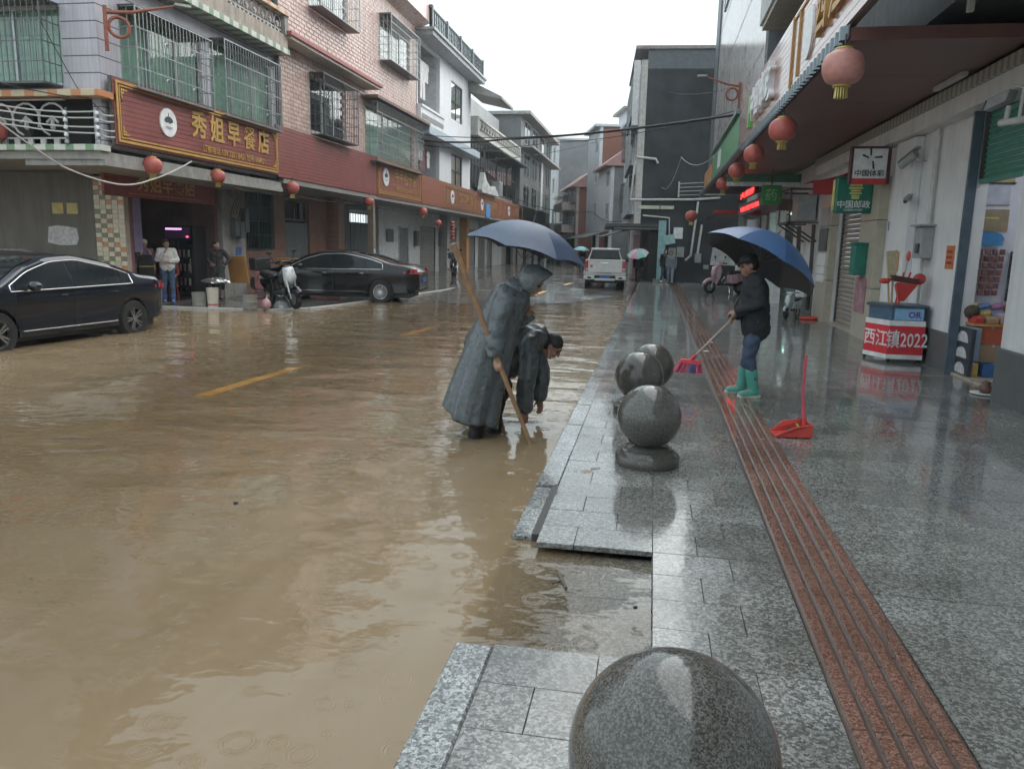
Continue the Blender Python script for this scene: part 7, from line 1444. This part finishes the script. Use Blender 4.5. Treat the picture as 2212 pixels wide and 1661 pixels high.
for x_ in (4.45,5.35): obj('bracket', B().box(x_-.015,x_+.015,11.8,12.22,.6,.72), M_DFR, t)
TR = [('red snack tray on the grocery shelf',4.45,.12,M_SR),('brown paper box on the grocery shelf',4.6,.16,mat('kraft_box', (.36,.22,.12), .7)),('pink flat parcel on the grocery shelf',4.78,.17,mat('pink_parcel', (.5,.32,.36), .6)),('red lidded jar on the grocery shelf',4.98,.15,MATS['red_cloth'])]
for lab, x0, w_, m_ in TR: simple('shelf_goods', lab, 'goods', B().cbox(x0,x0+w_,11.8,12.1,.757,.757+.1+.04*(x0 > 4.7),.03), m_, GG, bevel=.01)
simple('dark_melon', 'dark lumpy bag on the left of the grocery shelf', 'goods', B().ell((4.47,12.0,.9), .1, .1, .1), mat('dark_brown_bag', (.05,.035,.02), .7), GG, smooth=True)
BX = [('orange carton on top of the cardboard box in the grocery doorway',4.53,4.86,.47,.715,11.8,(.52,.1,.045)),('plain brown cardboard box between the orange and blue cartons',4.5,4.92,.22,.465,11.75,(.32,.21,.12)),('large blue carton at the bottom of the grocery stack',4.55,4.9,.035,.215,11.6,(.03,.1,.28)),('pale blue carton leaning beside the orange carton',4.4,4.52,.23,.7,11.7,(.26,.36,.5)),('yellow carton on the grocery floor',4.38,4.5,.035,.22,11.62,(.5,.33,.07))]
for lab, x0, x1, z0, z1, y0, c in BX:
    t = thing('carton', lab, 'carton', ((x0+x1)/2,y0+.2,z0), group=GG); obj('box', B().box(x0,x1,y0,y0+.38,z0,z1), mat('carton_'+lab.split()[0]+lab.split()[1], c, .6, var=.12, scale=8), t, bevel=.006); obj('tape', B().box((x0+x1)/2-.02,(x0+x1)/2+.02,y0-.002,y0+.382,z1-.03,z1+.002), M_PAPER, t)
for i in range(3):
    t = thing('drinks_carton', ('lowest','middle','topmost')[i]+' black carton with a white disc in the stack by the door jamb', 'carton', (4.42,11.9,.03+i*.22), group=GG); obj('box', B().box(4.345,4.395,11.55,12.05,.035+i*.22,.25+i*.22), mat('black_carton', (.03,.035,.045), .5), t); obj('half_disc', B().loft([[(4.34+q,11.86+.2*math.cos(a),.05+i*.22+.15*math.sin(a)) for a in [math.pi*k_/14 for k_ in range(15)]] for q in (0,.004)]), M_PAPER, t)
for i in range(6): simple('striped_crate', '%s %s crate of the striped stack at the right of the grocery doorway' % (('lowest','second lowest','third lowest','third highest','second highest','topmost')[i], 'green' if i % 2 == 0 else 'white'), 'crate', B().box(4.95,5.35,11.6,12.0,.035+i*.113,.14+i*.113), mat('crate_green', (.02,.2,.06), .5) if i % 2 == 0 else M_SW, GG, bevel=.006)
t = thing('incense_pot', 'small brown pot on a white plate beside the grocery pilaster', 'pot', (4.18,10.4,0)); obj('plate', B().lathe([(.02,.0),(.16,.01),(.17,.022),(.15,.02),(.02,.012)], (4.12,10.35,0), 20), M_SW, t, smooth=True); obj('pot', B().lathe([(.05,.02),(.085,.05),(.08,.1),(.05,.12),(.06,.15),(.02,.17)], (4.12,10.35,0), 18), mat('brown_pot', (.1,.045,.035), .5), t, smooth=True)
t = thing('red_rag', 'crumpled red cloth on the pavement by the beige shutter', 'cloth', (3.9,20.6,0)); me = remesh(B().ell((3.95,20.5,.04),.18,.12,.06).ell((3.8,20.55,.03),.12,.08,.05), .02, 2, 'rag'); link('rag', me, M_PLR, t)
rr_ = random.Random(11)
for i in range(9):
    x0 = 4.42+(i % 5)*.17; zz = .86 if i < 5 else .97; simple('snack_pouch', 'colourful snack pouch %s of the grocery shelf, %s' % ('in the front row' if i < 5 else 'in the back row', ('first','second','third','fourth','fifth')[i % 5]+' from the door jamb'), 'pouch', B().cap((x0+.02,12.05+.05*(i > 4),zz),(x0+.11,12.05+.05*(i > 4),zz+.02),.045,.045,8), mat('pouch_%d' % (i % 4), ((.45,.08,.06),(.5,.35,.08),(.1,.2,.4),(.35,.15,.3))[i % 4], .35, var=.35, scale=25), GG, smooth=True)
# scraps on kerb and water
simple('fallen_leaf', 'small brown leaf lying on the wet kerb slab', 'leaf', B().add([(-.47,5.75,.004),(-.43,5.78,.012),(-.36,5.76,.006),(-.43,5.74,.004)], [(0,1,2,3)]), mat('brown_leaf', (.3,.16,.07), .6))
simple('cigarette_end', 'pale cigarette end beside the brown leaf on the kerb', 'cigarette end', B().tube([(-.40,5.86,.008),(-.33,5.9,.008)], .006, 6), M_CL)
simple('floating_stick', 'thin dark stick floating on the muddy water at lower left', 'stick', B().tube([(-5.1,5.8,WL+.003),(-4.95,5.86,WL+.005),(-4.8,5.9,WL+.003)], .006, 5), M_DKW)
simple('floating_seed', 'tiny dark seed floating in the middle of the muddy water', 'debris', B().ell((-2.69,4.62,WL+.006), .018, .014, .01, 8, 6), M_TRIM2)
simple('pebble', 'small black pebble on the sunken ramp slab', 'pebble', B().ell((.0,3.55,-.004), .012, .012, .008, 8, 6), M_TRIM2); simple('twig', 'dark forked twig lying in the shallow water on the ramp', 'twig', B().tube([(-.42,3.98,WL+.006),(-.36,3.8,WL+.004)], .008, 5).tube([(-.39,3.9,WL+.005),(-.44,3.84,WL+.005)], .005, 5), M_DKW)
for x_, y_, lab in ((1.05,14.5,'white scrap of paper on the tactile strip'),(.9,13.2,'small white scrap near the tactile strip'),(2.1,30,'white scrap on the far pavement')): simple('paper_scrap', lab, 'paper', B().add([(x_,y_,.016),(x_+.09,y_+.03,.022),(x_+.1,y_+.13,.017),(x_+.02,y_+.11,.02)], [(0,1,2,3)]), M_CL, 'white scraps on the pavement')
# raindrop crowns where rain strikes the flood
dr = B(); rr_ = random.Random(5)
for i in range(150):
    y_ = 2.6+rr_.random()**1.6*16; x_ = -1.2-rr_.random()*(1.2+y_*.55); s_ = rr_.uniform(.004,.009); dr.ell((x_,y_,WL+s_*.6), s_, s_, s_*1.1, 6, 4)
o_ = obj('raindrop_splash', dr, MATS['window_glass'] if 'window_glass' in MATS else M_GLASS, None, smooth=True); tag(o_, 'tiny rain splashes scattered over the muddy flood water', 'rain splash', kind='stuff')

bpy.data.scenes.remove(TMP)
# ================================================================ light rain haze
k = N('rain_haze'); pv_ = k.n('VolumePrincipled', {'Color': (.86,.93,.96,1), 'Density': .0009, 'Anisotropy': .2}); k.t.links.new(pv_.outputs[0], k.out.inputs[1])
hz_ = obj('haze', B().box(-200,160,-60,300,-1.6,16.5), k.m); tag(hz_, kind='stuff')
